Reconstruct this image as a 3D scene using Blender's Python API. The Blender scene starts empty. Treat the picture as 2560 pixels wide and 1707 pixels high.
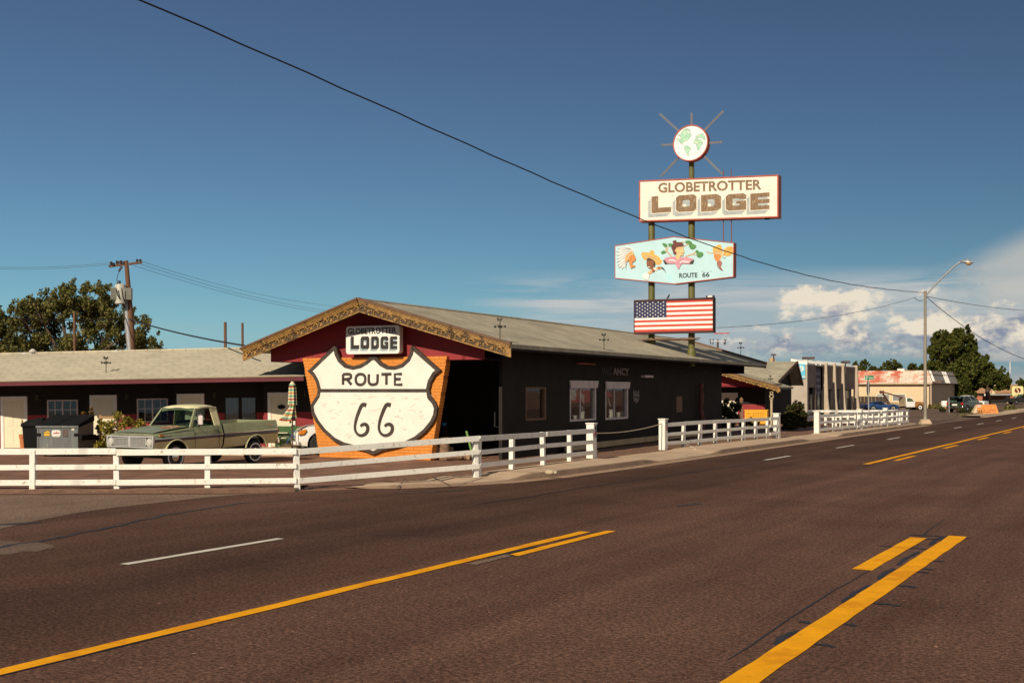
import bpy, bmesh, math, random
import numpy as np
from mathutils import Vector, Matrix
from mathutils.geometry import tessellate_polygon
SC = bpy.context.scene
COL = SC.collection
R = math.radians
# ---------------------------------------------------------------- camera, sky, sun, exposure
CAM_H = 2.3
cam_d = bpy.data.cameras.new("camera"); cam = bpy.data.objects.new("camera", cam_d); COL.objects.link(cam)
cam.location = (0, 0, CAM_H); cam.rotation_euler = (R(90), 0, 0)
cam_d.sensor_fit = 'HORIZONTAL'; cam_d.sensor_width = 36.0
cam_d.lens = 2940.0 / 2560.0 * 36.0
cam_d.shift_y = (974 - 853.5) / 2560.0
cam_d.clip_start = 0.1; cam_d.clip_end = 6000
SC.camera = cam
SUN_AZ, SUN_EL = R(28.5), R(32.0)           # azimuth measured behind the camera, towards its left
sun_to = Vector((-math.sin(SUN_AZ)*math.cos(SUN_EL), -math.cos(SUN_AZ)*math.cos(SUN_EL), math.sin(SUN_EL)))
sl = bpy.data.lights.new("sun", 'SUN'); sl.energy = 5.0; sl.angle = R(0.53); sl.color = (1.0, 0.89, 0.70)
so = bpy.data.objects.new("sun", sl); COL.objects.link(so); so.rotation_euler = sun_to.to_track_quat('Z', 'Y').to_euler(); so.location = (-30, -40, 50)
SC.view_settings.view_transform = 'Standard'; SC.view_settings.look = 'None'; SC.view_settings.exposure = 0.0; SC.view_settings.gamma = 1.0
SC.view_settings.use_curve_mapping = False
SKY_STRENGTH = 0.05
def build_world():
    w = bpy.data.worlds.new("World"); SC.world = w; w.use_nodes = True
    nt = w.node_tree; N = nt.nodes; L = nt.links; N.clear()
    def nd(t, **k):
        n = N.new(t)
        for a, b in k.items(): setattr(n, a, b)
        return n
    def mth(op, a, b=None, c=None, clamp=False):
        n = nd('ShaderNodeMath', operation=op, use_clamp=clamp)
        for i, x in enumerate((a, b, c)):
            if x is None: continue
            if isinstance(x, (int, float)): n.inputs[i].default_value = x
            else: L.new(x, n.inputs[i])
        return n.outputs[0]
    def mixc(f, a, b, mode='MIX'):
        n = nd('ShaderNodeMix', data_type='RGBA', blend_type=mode)
        for i, x in ((0, f), (6, a), (7, b)):
            if isinstance(x, (int, float)): n.inputs[i].default_value = x
            elif isinstance(x, tuple): n.inputs[i].default_value = (*x, 1)
            else: L.new(x, n.inputs[i])
        return n.outputs[2]
    def sstep(x, lo, hi):
        n = nd('ShaderNodeMapRange', interpolation_type='SMOOTHSTEP'); L.new(x, n.inputs[0])
        n.inputs[1].default_value = lo; n.inputs[2].default_value = hi; return n.outputs[0]
    sky = nd('ShaderNodeTexSky', sky_type='NISHITA', sun_disc=False)
    sky.sun_elevation = SUN_EL; sky.sun_rotation = R(180) - SUN_AZ
    sky.altitude = 1600; sky.air_density = 1.0; sky.dust_density = 0.3; sky.ozone_density = 1.6
    tc = nd('ShaderNodeTexCoord'); sp = nd('ShaderNodeSeparateXYZ'); L.new(tc.outputs['Generated'], sp.inputs[0])
    az = mth('ARCTAN2', sp.outputs[0], sp.outputs[1]); el = mth('ARCSINE', sp.outputs[2])
    # the sky deepens away from the horizon, as through the polarised air opposite the sun
    hs = nd('ShaderNodeHueSaturation'); hs.inputs['Saturation'].default_value = 1.0; hs.inputs['Value'].default_value = 1.0
    L.new(sky.outputs[0], hs.inputs['Color'])
    deep = mixc(1.0, hs.outputs[0], mixc(sstep(el, 0.0, 0.34), (0.64, 1.01, 1.10), (0.74, 0.84, 0.95)), 'MULTIPLY')
    def vec(sx, sy, oz=0.0, ox=0.0, oy=0.0):
        c = nd('ShaderNodeCombineXYZ'); L.new(mth('MULTIPLY_ADD', az, sx, ox), c.inputs[0]); L.new(mth('MULTIPLY_ADD', el, sy, oy), c.inputs[1]); c.inputs[2].default_value = oz
        return c.outputs[0]
    def noise(v, scale, detail=6, rough=.55, dist=0.0):
        n = nd('ShaderNodeTexNoise'); L.new(v, n.inputs['Vector']); n.inputs['Scale'].default_value = scale
        n.inputs['Detail'].default_value = detail; n.inputs['Roughness'].default_value = rough; n.inputs['Distortion'].default_value = dist
        return n.outputs[0]
    S = SKY_STRENGTH
    def rad(r, g, b): return (r/S, g/S, b/S)
    # envelope of the cumulus bank: how high the cloud tops reach at each azimuth
    env = nd('ShaderNodeValToRGB'); env.color_ramp.interpolation = 'EASE'
    L.new(mth('MULTIPLY_ADD', az, 1.0, 0.5), env.inputs[0])            # 0.5 is straight ahead
    cr = env.color_ramp; cr.elements[0].position = 0.0; cr.elements[0].color = (.06,)*3+(1,); cr.elements[1].position = 1.0; cr.elements[1].color = (.4,)*3+(1,)
    for p, v in ((0.45, .05), (0.56, .12), (0.62, .26), (0.69, .40), (0.745, .50), (0.785, .55), (0.82, .50), (0.88, .45)):
        e = cr.elements.new(p); e.color = (v, v, v, 1)
    top = mth('MULTIPLY', env.outputs[0], 0.125)
    n1 = noise(vec(30, 46, 1.7), 1.0, 10, .60, .15)
    n1b = noise(vec(30, 46, 1.7, .16, -.50), 1.0, 10, .60, .15)          # the same billows seen a little higher: their lit shoulders
    n2 = noise(vec(9, 30, 4.2), 1.0, 5, .5, .2)
    hgt = mth('DIVIDE', el, mth('MAXIMUM', top, 0.004))                 # 0 at the horizon, 1 at the cloud tops
    body = mth('ADD', mth('MULTIPLY', n1, .62), mth('MULTIPLY', n2, .38))
    dens = mth('ADD', body, mth('MULTIPLY', mth('SUBTRACT', 1.0, hgt), 0.24))
    cum = mth('MULTIPLY', mth('MULTIPLY', sstep(dens, 0.470, 0.570), sstep(el, 0.018, 0.044)), sstep(az, .10, .22))
    lit = mth('ADD', mth('MULTIPLY', mth('SUBTRACT', n1, n1b), 5.5), mth('MULTIPLY_ADD', hgt, .85, -.18), clamp=True)
    lit = mth('MULTIPLY', lit, sstep(mth('ADD', hgt, mth('MULTIPLY', n2, .8)), .48, .92))
    ccol = mixc(lit, rad(.235, .275, .365), rad(.84, .745, .60))
    # soft high layer: long streaks and an anvil over the bank
    st = noise(vec(6, 75, 9.1), 1.0, 7, .6, .5)
    stm = mth('MULTIPLY', sstep(st, .38, .64), mth('MULTIPLY', sstep(el, .030, .062), mth('SUBTRACT', 1.0, sstep(el, .076, .105))))
    stm = mth('MULTIPLY', stm, sstep(az, -0.06, 0.05))
    anv = mth('MULTIPLY', sstep(mth('ADD', mth('MULTIPLY', mth('SUBTRACT', az, .33), 1.5), mth('MULTIPLY', mth('SUBTRACT', noise(vec(9, 22, 6.6), 1.0, 7, .6, .3), .5), .42)), -.06, .16),
              mth('MULTIPLY', sstep(el, .05, .08), mth('SUBTRACT', 1.0, sstep(mth('SUBTRACT', el, mth('MULTIPLY', mth('SUBTRACT', az, .36), .42)), .084, .110))))
    low = mth('MULTIPLY', sstep(noise(vec(9, 70, 3.1), 1.0, 8, .6, .4), .46, .62), mth('SUBTRACT', 1.0, sstep(el, .034, .066)))
    low = mth('MULTIPLY', low, mth('MULTIPLY_ADD', sstep(az, .02, .12), .75, .25))
    right = sstep(az, .02, .20); haze = mth('SUBTRACT', 1.0, sstep(el, -.01, .080))
    c0 = mixc(mth('MULTIPLY', haze, .70), deep, mixc(right, rad(.275, .425, .56), rad(.155, .245, .37)))
    c1 = mixc(mth('MULTIPLY', low, .62), c0, mixc(right, rad(.42, .42, .46), rad(.46, .43, .42)))
    veil = mth('MULTIPLY', mth('MULTIPLY', sstep(az, -.04, .14), sstep(el, .015, .05)), mth('SUBTRACT', 1.0, sstep(mth('ADD', el, mth('MULTIPLY', mth('SUBTRACT', noise(vec(7, 30, 5.3), 1.0, 7, .6, .4), .5), .07)), .066, .090)))
    cv = mixc(mth('MULTIPLY', veil, .70), c1, rad(.42, .47, .50))
    c2 = mixc(mth('MULTIPLY', stm, .80), cv, rad(.58, .57, .55))
    c3 = mixc(mth('MULTIPLY', anv, .66), c2, rad(.60, .56, .50))
    c4 = mixc(mth('MULTIPLY', cum, .95), c3, ccol)
    bg = nd('ShaderNodeBackground'); bg.inputs[1].default_value = S; L.new(c4, bg.inputs[0])
    out = nd('ShaderNodeOutputWorld'); L.new(bg.outputs[0], out.inputs[0])
build_world()

# ---------------------------------------------------------------- frames: a pixel of the 2560 px photograph seen on a plane of the place
KF, CX, HY = 2940.0, 1280.0, 974.0
def G(px, py, h=0.0):
    z = KF*(CAM_H-h)/(py-HY); return Vector(((px-CX)*z/KF, z, h))
def at(px, py, z): return Vector(((px-CX)*z/KF, z, CAM_H-(py-HY)*z/KF))
class Fr:
    """an upright frame: x runs along a facade, y away from the viewer, z up"""
    def __init__(s, ox, oy, deg): s.o = (ox, oy); a = R(deg); s.a = a; s.W = (math.cos(a), -math.sin(a)); s.U = (math.sin(a), math.cos(a))
    def loc(s, P):
        d = (P[0]-s.o[0], P[1]-s.o[1]); return (d[0]*s.W[0]+d[1]*s.W[1], d[0]*s.U[0]+d[1]*s.U[1], P[2])
    def onT(s, px, py, t):
        rx = (px-CX)/KF; z = (t+s.o[0]*s.U[0]+s.o[1]*s.U[1])/(rx*s.U[0]+s.U[1]); return s.loc(at(px, py, z))
    def onS(s, px, py, q):
        rx = (px-CX)/KF; z = (q+s.o[0]*s.W[0]+s.o[1]*s.W[1])/(rx*s.W[0]+s.W[1]); return s.loc(at(px, py, z))
    def w(s, x, y, z=0.0): return Vector((s.o[0]+x*s.W[0]+y*s.U[0], s.o[1]+x*s.W[1]+y*s.U[1], z))
LODGE = Fr(-5.21, 39.7, 26)
RTH = R(29.5)
def rd(T, d, z=0.0): return Vector((T*math.sin(RTH)-d*math.cos(RTH), T*math.cos(RTH)+d*math.sin(RTH), z))   # along the road, left of it

# ---------------------------------------------------------------- materials
def srgb(r, g, b, k=1.0):
    f = lambda c: (c/255/12.92 if c <= 10.3 else ((c/255+.055)/1.055)**2.4)*k
    return (f(r), f(g), f(b))
MATS = {}
def M(name, c, r=.65, v=.14, s=5.0, b=.0, m=0., stretch=(1, 1, 1), wear=None, coat=0., bs=60., spec=.4, seed=0.):
    if name in MATS: return MATS[name]
    mt = bpy.data.materials.new(name); mt.use_nodes = True; nt = mt.node_tree; N = nt.nodes; L = nt.links
    p = N['Principled BSDF']; p.inputs['Roughness'].default_value = r; p.inputs['Metallic'].default_value = m
    p.inputs['Specular IOR Level'].default_value = spec
    if coat: p.inputs['Coat Weight'].default_value = coat; p.inputs['Coat Roughness'].default_value = .12
    tc = N.new('ShaderNodeTexCoord'); mp = N.new('ShaderNodeMapping'); L.new(tc.outputs['Object'], mp.inputs[0])
    mp.inputs['Scale'].default_value = stretch; mp.inputs['Location'].default_value = (seed, seed*1.7, seed*.3)
    def noise(sc, det=5, ro=.6):
        n = N.new('ShaderNodeTexNoise'); L.new(mp.outputs[0], n.inputs['Vector']); n.inputs['Scale'].default_value = sc
        n.inputs['Detail'].default_value = det; n.inputs['Roughness'].default_value = ro; return n.outputs[0]
    def ramp(f, lo, hi):
        q = N.new('ShaderNodeMapRange'); L.new(f, q.inputs[0]); q.inputs[1].default_value = lo; q.inputs[2].default_value = hi; return q.outputs[0]
    def mix(f, a, bb):
        q = N.new('ShaderNodeMix'); q.data_type = 'RGBA'; L.new(f, q.inputs[0])
        for i, x in ((6, a), (7, bb)):
            if isinstance(x, tuple): q.inputs[i].default_value = (*x, 1)
            else: L.new(x, q.inputs[i])
        return q.outputs[2]
    lo = tuple(max(0, x*(1-v)) for x in c); hi = tuple(min(1, x*(1+v)) for x in c)
    col = mix(ramp(noise(s), .3, .7), lo, hi)
    fine = mix(ramp(noise(s*9, 3), .25, .75), tuple(x*(1-v*.5) for x in (1, 1, 1)), (1, 1, 1))
    q = N.new('ShaderNodeMix'); q.data_type = 'RGBA'; q.blend_type = 'MULTIPLY'; q.inputs[0].default_value = 1; L.new(col, q.inputs[6]); L.new(fine, q.inputs[7]); col = q.outputs[2]
    for wr in (wear if isinstance(wear, list) else [wear] if wear else []):
        wc, th, ws = wr
        col = mix(ramp(noise(ws, 8, .7), th, th+.06), col, wc)
    L.new(col, p.inputs['Base Color'])
    if b:
        bp = N.new('ShaderNodeBump'); bp.inputs['Strength'].default_value = b; bp.inputs['Distance'].default_value = .01
        L.new(noise(bs, 4), bp.inputs['Height']); L.new(bp.outputs[0], p.inputs['Normal'])
    MATS[name] = mt; return mt
def M_brick(name, c1, c2, mortar, bw, bh, axes='xy', ms=.01, rough=.85, dirt=.25, off=.5, wave=0.0):
    if name in MATS: return MATS[name]
    mt = bpy.data.materials.new(name); mt.use_nodes = True; nt = mt.node_tree; N = nt.nodes; L = nt.links; p = N['Principled BSDF']
    p.inputs['Roughness'].default_value = rough; p.inputs['Specular IOR Level'].default_value = .2
    tc = N.new('ShaderNodeTexCoord'); sp = N.new('ShaderNodeSeparateXYZ'); cb = N.new('ShaderNodeCombineXYZ'); L.new(tc.outputs['Object'], sp.inputs[0])
    for i, a in enumerate(axes): L.new(sp.outputs['xyz'.index(a)], cb.inputs[i])
    br = N.new('ShaderNodeTexBrick'); L.new(cb.outputs[0], br.inputs['Vector']); br.inputs['Scale'].default_value = 1
    br.inputs['Color1'].default_value = (*c1, 1); br.inputs['Color2'].default_value = (*c2, 1); br.inputs['Mortar'].default_value = (*mortar, 1)
    br.inputs['Mortar Size'].default_value = ms; br.inputs['Brick Width'].default_value = bw; br.inputs['Row Height'].default_value = bh; br.offset = off
    br.inputs['Mortar Smooth'].default_value = .2; br.inputs['Bias'].default_value = 0
    nz = N.new('ShaderNodeTexNoise'); L.new(tc.outputs['Object'], nz.inputs['Vector']); nz.inputs['Scale'].default_value = .9; nz.inputs['Detail'].default_value = 9; nz.inputs['Roughness'].default_value = .65
    mr = N.new('ShaderNodeMapRange'); L.new(nz.outputs[0], mr.inputs[0]); mr.inputs[1].default_value = .3; mr.inputs[2].default_value = .7; mr.inputs[3].default_value = 1-dirt; mr.inputs[4].default_value = 1+dirt*.4
    q = N.new('ShaderNodeMix'); q.data_type = 'RGBA'; q.blend_type = 'MULTIPLY'; q.inputs[0].default_value = 1; L.new(br.outputs[0], q.inputs[6]); L.new(mr.outputs[0], q.inputs[7])
    L.new(q.outputs[2], p.inputs['Base Color'])
    bp = N.new('ShaderNodeBump'); bp.inputs['Strength'].default_value = .5; bp.inputs['Distance'].default_value = .02; bp.invert = True
    L.new(br.outputs['Fac'], bp.inputs['Height']); L.new(bp.outputs[0], p.inputs['Normal'])
    MATS[name] = mt; return mt
def M_glass(name, tint=(.5, .55, .52), ior=1.28, rough=.03):
    if name in MATS: return MATS[name]
    mt = bpy.data.materials.new(name); mt.use_nodes = True; nt = mt.node_tree; N = nt.nodes; L = nt.links; N.clear()
    o = N.new('ShaderNodeOutputMaterial'); t = N.new('ShaderNodeBsdfTransparent'); t.inputs[0].default_value = (*tint, 1)
    g = N.new('ShaderNodeBsdfGlossy'); g.inputs['Roughness'].default_value = rough; g.inputs[0].default_value = (.9, .9, .9, 1)
    lw = N.new('ShaderNodeLayerWeight'); lw.inputs[0].default_value = .5; pw = N.new('ShaderNodeMath'); pw.operation = 'POWER'; L.new(lw.outputs['Facing'], pw.inputs[0]); pw.inputs[1].default_value = 4
    f = N.new('ShaderNodeMath'); f.operation = 'MULTIPLY_ADD'; L.new(pw.outputs[0], f.inputs[0]); f.inputs[1].default_value = .6; f.inputs[2].default_value = (ior-1)*.12
    mx = N.new('ShaderNodeMixShader'); L.new(f.outputs[0], mx.inputs[0]); L.new(t.outputs[0], mx.inputs[1]); L.new(g.outputs[0], mx.inputs[2]); L.new(mx.outputs[0], o.inputs[0])
    MATS[name] = mt; return mt
def M_leaf(name, dark, light, warm=None, trans=.25):
    if name in MATS: return MATS[name]
    mt = bpy.data.materials.new(name); mt.use_nodes = True; nt = mt.node_tree; N = nt.nodes; L = nt.links; N.clear()
    o = N.new('ShaderNodeOutputMaterial'); d = N.new('ShaderNodeBsdfDiffuse'); t = N.new('ShaderNodeBsdfTranslucent'); mx = N.new('ShaderNodeMixShader'); mx.inputs[0].default_value = trans
    gm = N.new('ShaderNodeNewGeometry'); rp = N.new('ShaderNodeValToRGB'); L.new(gm.outputs['Random Per Island'], rp.inputs[0])
    rp.color_ramp.elements[0].color = (*dark, 1); rp.color_ramp.elements[1].color = (*light, 1)
    if warm: e = rp.color_ramp.elements.new(.93); e.color = (*warm, 1)
    L.new(rp.outputs[0], d.inputs[0]); L.new(rp.outputs[0], t.inputs[0]); L.new(d.outputs[0], mx.inputs[1]); L.new(t.outputs[0], mx.inputs[2])
    L.new(mx.outputs[0], o.inputs[0]); MATS[name] = mt; return mt

# ---------------------------------------------------------------- mesh builder
class MB:
    def __init__(s): s.v = []; s.f = []; s.m = []; s.cur = 0
    def mat(s, i): s.cur = i; return s
    def add(s, vs, fs):
        n = len(s.v); s.v += [tuple(x) for x in vs]
        for f in fs: s.f.append(tuple(i+n for i in f)); s.m.append(s.cur)
        return s
    def box(s, x0, x1, y0, y1, z0, z1):
        return s.add([(x0,y0,z0),(x1,y0,z0),(x1,y1,z0),(x0,y1,z0),(x0,y0,z1),(x1,y0,z1),(x1,y1,z1),(x0,y1,z1)],
                     [(0,3,2,1),(4,5,6,7),(0,1,5,4),(1,2,6,5),(2,3,7,6),(3,0,4,7)])
    def hexa(s, lo, hi):   # two quads of four points each
        return s.add(list(lo)+list(hi), [(0,3,2,1),(4,5,6,7),(0,1,5,4),(1,2,6,5),(2,3,7,6),(3,0,4,7)])
    def bar(s, a, b, w, h=None, up=(0,0,1)):
        a = Vector(a); b = Vector(b); h = w if h is None else h; d = (b-a).normalized(); u = Vector(up)
        if abs(d.dot(u)) > .98: u = Vector((0,1,0))
        x = d.cross(u).normalized()*(w/2); y = x.cross(d).normalized()*(h/2)
        return s.hexa([a-x-y, a+x-y, a+x+y, a-x+y], [b-x-y, b+x-y, b+x+y, b-x+y])
    def prism(s, poly, d0, d1, plane='xz'):
        def P(a, b, d): return (a, d, b) if plane == 'xz' else (a, b, d) if plane == 'xy' else (d, a, b)
        n = len(poly); vs = [P(a, b, d0) for a, b in poly]+[P(a, b, d1) for a, b in poly]
        if n > 5:
            tr = tessellate_polygon([[Vector((a, b, 0)) for a, b in poly]]); caps = [tuple(t) for t in tr]+[tuple(n+i for i in reversed(t)) for t in tr]
        else: caps = [tuple(range(n)), tuple(range(2*n-1, n-1, -1))]
        return s.add(vs, caps+[(i, (i+1)%n, n+(i+1)%n, n+i) for i in range(n)])
    def ring(s, outer, inner, d0, d1, plane='xz'):
        def P(a, b, d): return (a, d, b) if plane == 'xz' else (a, b, d) if plane == 'xy' else (d, a, b)
        n = len(outer); vs = [P(a, b, d0) for a, b in outer]+[P(a, b, d0) for a, b in inner]+[P(a, b, d1) for a, b in outer]+[P(a, b, d1) for a, b in inner]
        fs = []
        for i in range(n):
            j = (i+1)%n; fs += [(i, j, n+j, n+i), (2*n+i, 3*n+i, 3*n+j, 2*n+j), (i, 2*n+i, 2*n+j, j), (n+i, n+j, 3*n+j, 3*n+i)]
        return s.add(vs, fs)
    def tube(s, pts, r, n=8, caps=True):
        pts = [Vector(p) for p in pts]; rs = r if isinstance(r, (list, tuple)) else [r]*len(pts); vs = []; up = None
        for i, p in enumerate(pts):
            d = (pts[min(i+1, len(pts)-1)]-pts[max(i-1, 0)]).normalized()
            if up is None: up = Vector((0,0,1)) if abs(d.z) < .9 else Vector((1,0,0))
            x = d.cross(up).normalized(); up = x.cross(d).normalized()
            for k in range(n):
                a = 2*math.pi*k/n; vs.append(p+(x*math.cos(a)+up*math.sin(a))*rs[i])
        fs = []
        for i in range(len(pts)-1):
            for k in range(n): fs.append((i*n+k, i*n+(k+1)%n, (i+1)*n+(k+1)%n, (i+1)*n+k))
        if caps: fs += [tuple(range(n-1, -1, -1)), tuple((len(pts)-1)*n+k for k in range(n))]
        return s.add(vs, fs)
    def lathe(s, prof, n=24, o=(0,0,0), ax='z', sc=(1,1)):
        vs = []
        for r_, h in prof:
            for k in range(n):
                a = 2*math.pi*k/n; c, q = r_*math.cos(a)*sc[0], r_*math.sin(a)*sc[1]
                vs.append((o[0]+c, o[1]+q, o[2]+h) if ax == 'z' else (o[0]+c, o[1]+h, o[2]+q) if ax == 'y' else (o[0]+h, o[1]+c, o[2]+q))
        m = len(prof); fs = []
        for i in range(m-1):
            for k in range(n): fs.append((i*n+k, i*n+(k+1)%n, (i+1)*n+(k+1)%n, (i+1)*n+k))
        fs += [tuple(range(n-1, -1, -1)), tuple((m-1)*n+k for k in range(n))]
        return s.add(vs, fs)
    def ball(s, c, r, n=12, sc=(1,1,1)):
        m = max(4, n//2); vs = [(c[0], c[1], c[2]+r*sc[2])]
        for i in range(1, m):
            t = math.pi*i/m
            for k in range(n):
                a = 2*math.pi*k/n; vs.append((c[0]+r*sc[0]*math.sin(t)*math.cos(a), c[1]+r*sc[1]*math.sin(t)*math.sin(a), c[2]+r*sc[2]*math.cos(t)))
        vs.append((c[0], c[1], c[2]-r*sc[2])); fs = [(0, 1+k, 1+(k+1)%n) for k in range(n)]; e = len(vs)-1
        for i in range(m-2):
            for k in range(n): fs.append((1+i*n+k, 1+(i+1)*n+k, 1+(i+1)*n+(k+1)%n, 1+i*n+(k+1)%n))
        fs += [(e, 1+(m-2)*n+(k+1)%n, 1+(m-2)*n+k) for k in range(n)]
        return s.add(vs, fs)
    def sheet(s, rows):    # grid of points
        n = len(rows[0]); vs = [p for r_ in rows for p in r_]
        return s.add(vs, [(i*n+j, i*n+j+1, (i+1)*n+j+1, (i+1)*n+j) for i in range(len(rows)-1) for j in range(n-1)])
    def mesh(s, name, mats, smooth=None, recalc=True):
        me = bpy.data.meshes.new(name); me.from_pydata([tuple(map(float, v)) for v in s.v], [], s.f)
        for m in (mats if isinstance(mats, (list, tuple)) else [mats]): me.materials.append(m)
        me.polygons.foreach_set('material_index', s.m)
        if recalc:
            bm = bmesh.new(); bm.from_mesh(me); bmesh.ops.recalc_face_normals(bm, faces=bm.faces); bm.to_mesh(me); bm.free()
        if smooth is not None:
            me.polygons.foreach_set('use_smooth', [True]*len(me.polygons))
            me.set_sharp_from_angle(angle=R(smooth))
        me.update(); return me
def link(name, me, parent=None, loc=None, rotz=0.0, bevel=0, bevang=40):
    o = bpy.data.objects.new(name, me); COL.objects.link(o)
    if parent is not None: o.parent = parent
    if loc is not None: o.location = loc
    if rotz: o.rotation_euler[2] = rotz
    if bevel:
        b = o.modifiers.new('edge', 'BEVEL'); b.width = bevel; b.segments = 2; b.limit_method = 'ANGLE'; b.angle_limit = R(bevang)
    return o
def part(name, mb, mats, parent, smooth=None, bevel=0, **k): return link(name, mb.mesh(name, mats, smooth, **k), parent, bevel=bevel)
def tag(o, label, cat, group=None, kind=None):
    o['label'] = label; o['category'] = cat
    if group: o['group'] = group
    if kind: o['kind'] = kind
    return o
def thing(name, label, cat, loc=(0,0,0), rotz=0.0, group=None):
    o = bpy.data.objects.new(name, None); COL.objects.link(o); o.location = loc; o.rotation_euler[2] = rotz; o.empty_display_size = .3
    return tag(o, label, cat, group)
def solo(name, mb, mats, label, cat, loc=(0,0,0), rotz=0., group=None, smooth=None, bevel=0):
    return tag(link(name, mb.mesh(name, mats, smooth), None, loc, rotz, bevel), label, cat, group)
def struct(name, mb, mats, smooth=None, recalc=True):
    o = link(name, mb.mesh(name, mats, smooth, recalc)); o['kind'] = 'structure'; return o
def frame_thing(fr, name, label, cat, group=None): return thing(name, label, cat, (fr.o[0], fr.o[1], 0), -fr.a, group)
def copy_tree(o, parent=None):
    c = o.copy(); COL.objects.link(c)
    if parent: c.parent = parent
    for ch in list(o.children): copy_tree(ch, c)
    return c
def text_pts(s, bold=0.0, depth=.004):
    cu = bpy.data.curves.new('lettering', 'FONT'); cu.body = s; cu.offset = bold; cu.extrude = depth/2; cu.resolution_u = 3
    ob = bpy.data.objects.new('lettering', cu); me = bpy.data.meshes.new_from_object(ob)
    bpy.data.objects.remove(ob); bpy.data.curves.remove(cu)
    v = [tuple(x.co) for x in me.vertices]; f = [tuple(p.vertices) for p in me.polygons]; bpy.data.meshes.remove(me); return v, f
def add_text(mb, s, x0, x1, z0, z1, y, bold=0.0, depth=.004, z0r=None, z1r=None):
    """lettering fitted to a box on a facade that faces -y; z0r, z1r let the far end rise"""
    v, f = text_pts(s, bold, 1.0); ax = min(p[0] for p in v); bx = max(p[0] for p in v); ay = min(p[1] for p in v); by = max(p[1] for p in v)
    out = []
    for p in v:
        u = (p[0]-ax)/(bx-ax); w = (p[1]-ay)/(by-ay); lo = z0 if z0r is None else z0+(z0r-z0)*u; hi = z1 if z1r is None else z1+(z1r-z1)*u
        out.append((x0+(x1-x0)*u, y-(p[2]+.5)*depth, lo+(hi-lo)*w))
    return mb.add(out, f)
def ribbon(pts, w):
    n = len(pts); ws = w if isinstance(w, (list, tuple)) else [w]*n; l = []; r_ = []
    for i in range(n):
        a = Vector(pts[max(i-1, 0)]); b = Vector(pts[min(i+1, n-1)]); d = (b-a).normalized(); nn = Vector((-d.y, d.x))*ws[i]/2
        l.append(tuple(Vector(pts[i])+nn)); r_.append(tuple(Vector(pts[i])-nn))
    return l, r_
def add_ribbon(mb, pts, w, y0, y1):
    l, r_ = ribbon(pts, w)
    for i in range(len(pts)-1): mb.prism([l[i], l[i+1], r_[i+1], r_[i]], y0, y1)
    return mb
def smooth_path(pts, k=4):
    out = []
    for i in range(len(pts)-1):
        p0 = Vector(pts[max(i-1, 0)]); p1 = Vector(pts[i]); p2 = Vector(pts[i+1]); p3 = Vector(pts[min(i+2, len(pts)-1)])
        for j in range(k):
            t = j/k; out.append(tuple(.5*((2*p1)+(p2-p0)*t+(2*p0-5*p1+4*p2-p3)*t*t+(3*p1-p0-3*p2+p3)*t**3)))
    out.append(tuple(pts[-1])); return out
def leaves(name, clumps, n, size, mat, parent, seed, flat=.0, aspect=1.6):
    """n leaf-sized faces spread through clumps = (x, y, z, radius)"""
    rg = np.random.default_rng(seed); c = np.array(clumps, float); p = c[:, 3]**2.2; p /= p.sum()
    idx = rg.choice(len(c), n, p=p); d = rg.normal(size=(n, 3)); d /= np.linalg.norm(d, axis=1)[:, None]
    rr = rg.random(n)**.45; pos = c[idx, :3]+d*(c[idx, 3]*rr)[:, None]
    nr = rg.normal(size=(n, 3))+d*.6; nr[:, 2] += flat; nr /= np.linalg.norm(nr, axis=1)[:, None]
    t = np.cross(nr, rg.normal(size=(n, 3))); t /= np.linalg.norm(t, axis=1)[:, None]; b = np.cross(nr, t)
    sz = size*(.6+.8*rg.random(n))[:, None]
    V = np.stack([pos-t*sz*aspect*.5, pos+b*sz*.5, pos+t*sz*aspect*.5, pos-b*sz*.5], 1).reshape(-1, 3)
    me = bpy.data.meshes.new(name); me.vertices.add(4*n); me.vertices.foreach_set('co', V.astype(np.float32).ravel())
    me.loops.add(4*n); me.loops.foreach_set('vertex_index', np.arange(4*n, dtype=np.int32)); me.polygons.add(n)
    me.polygons.foreach_set('loop_start', np.arange(0, 4*n, 4, dtype=np.int32)); me.materials.append(mat); me.update(); me.validate()
    return link(name, me, parent)
def sub_clumps(blobs, k, rf, seed):
    rg = np.random.default_rng(seed); out = []
    for (x, y, z, r_) in blobs:
        for _ in range(k):
            d = rg.normal(size=3); d /= np.linalg.norm(d); q = r_*(.35+.65*rg.random()**.5); out.append((x+d[0]*q, y+d[1]*q, z+d[2]*q*.95, r_*rf*(.6+.8*rg.random())))
    return out
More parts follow.
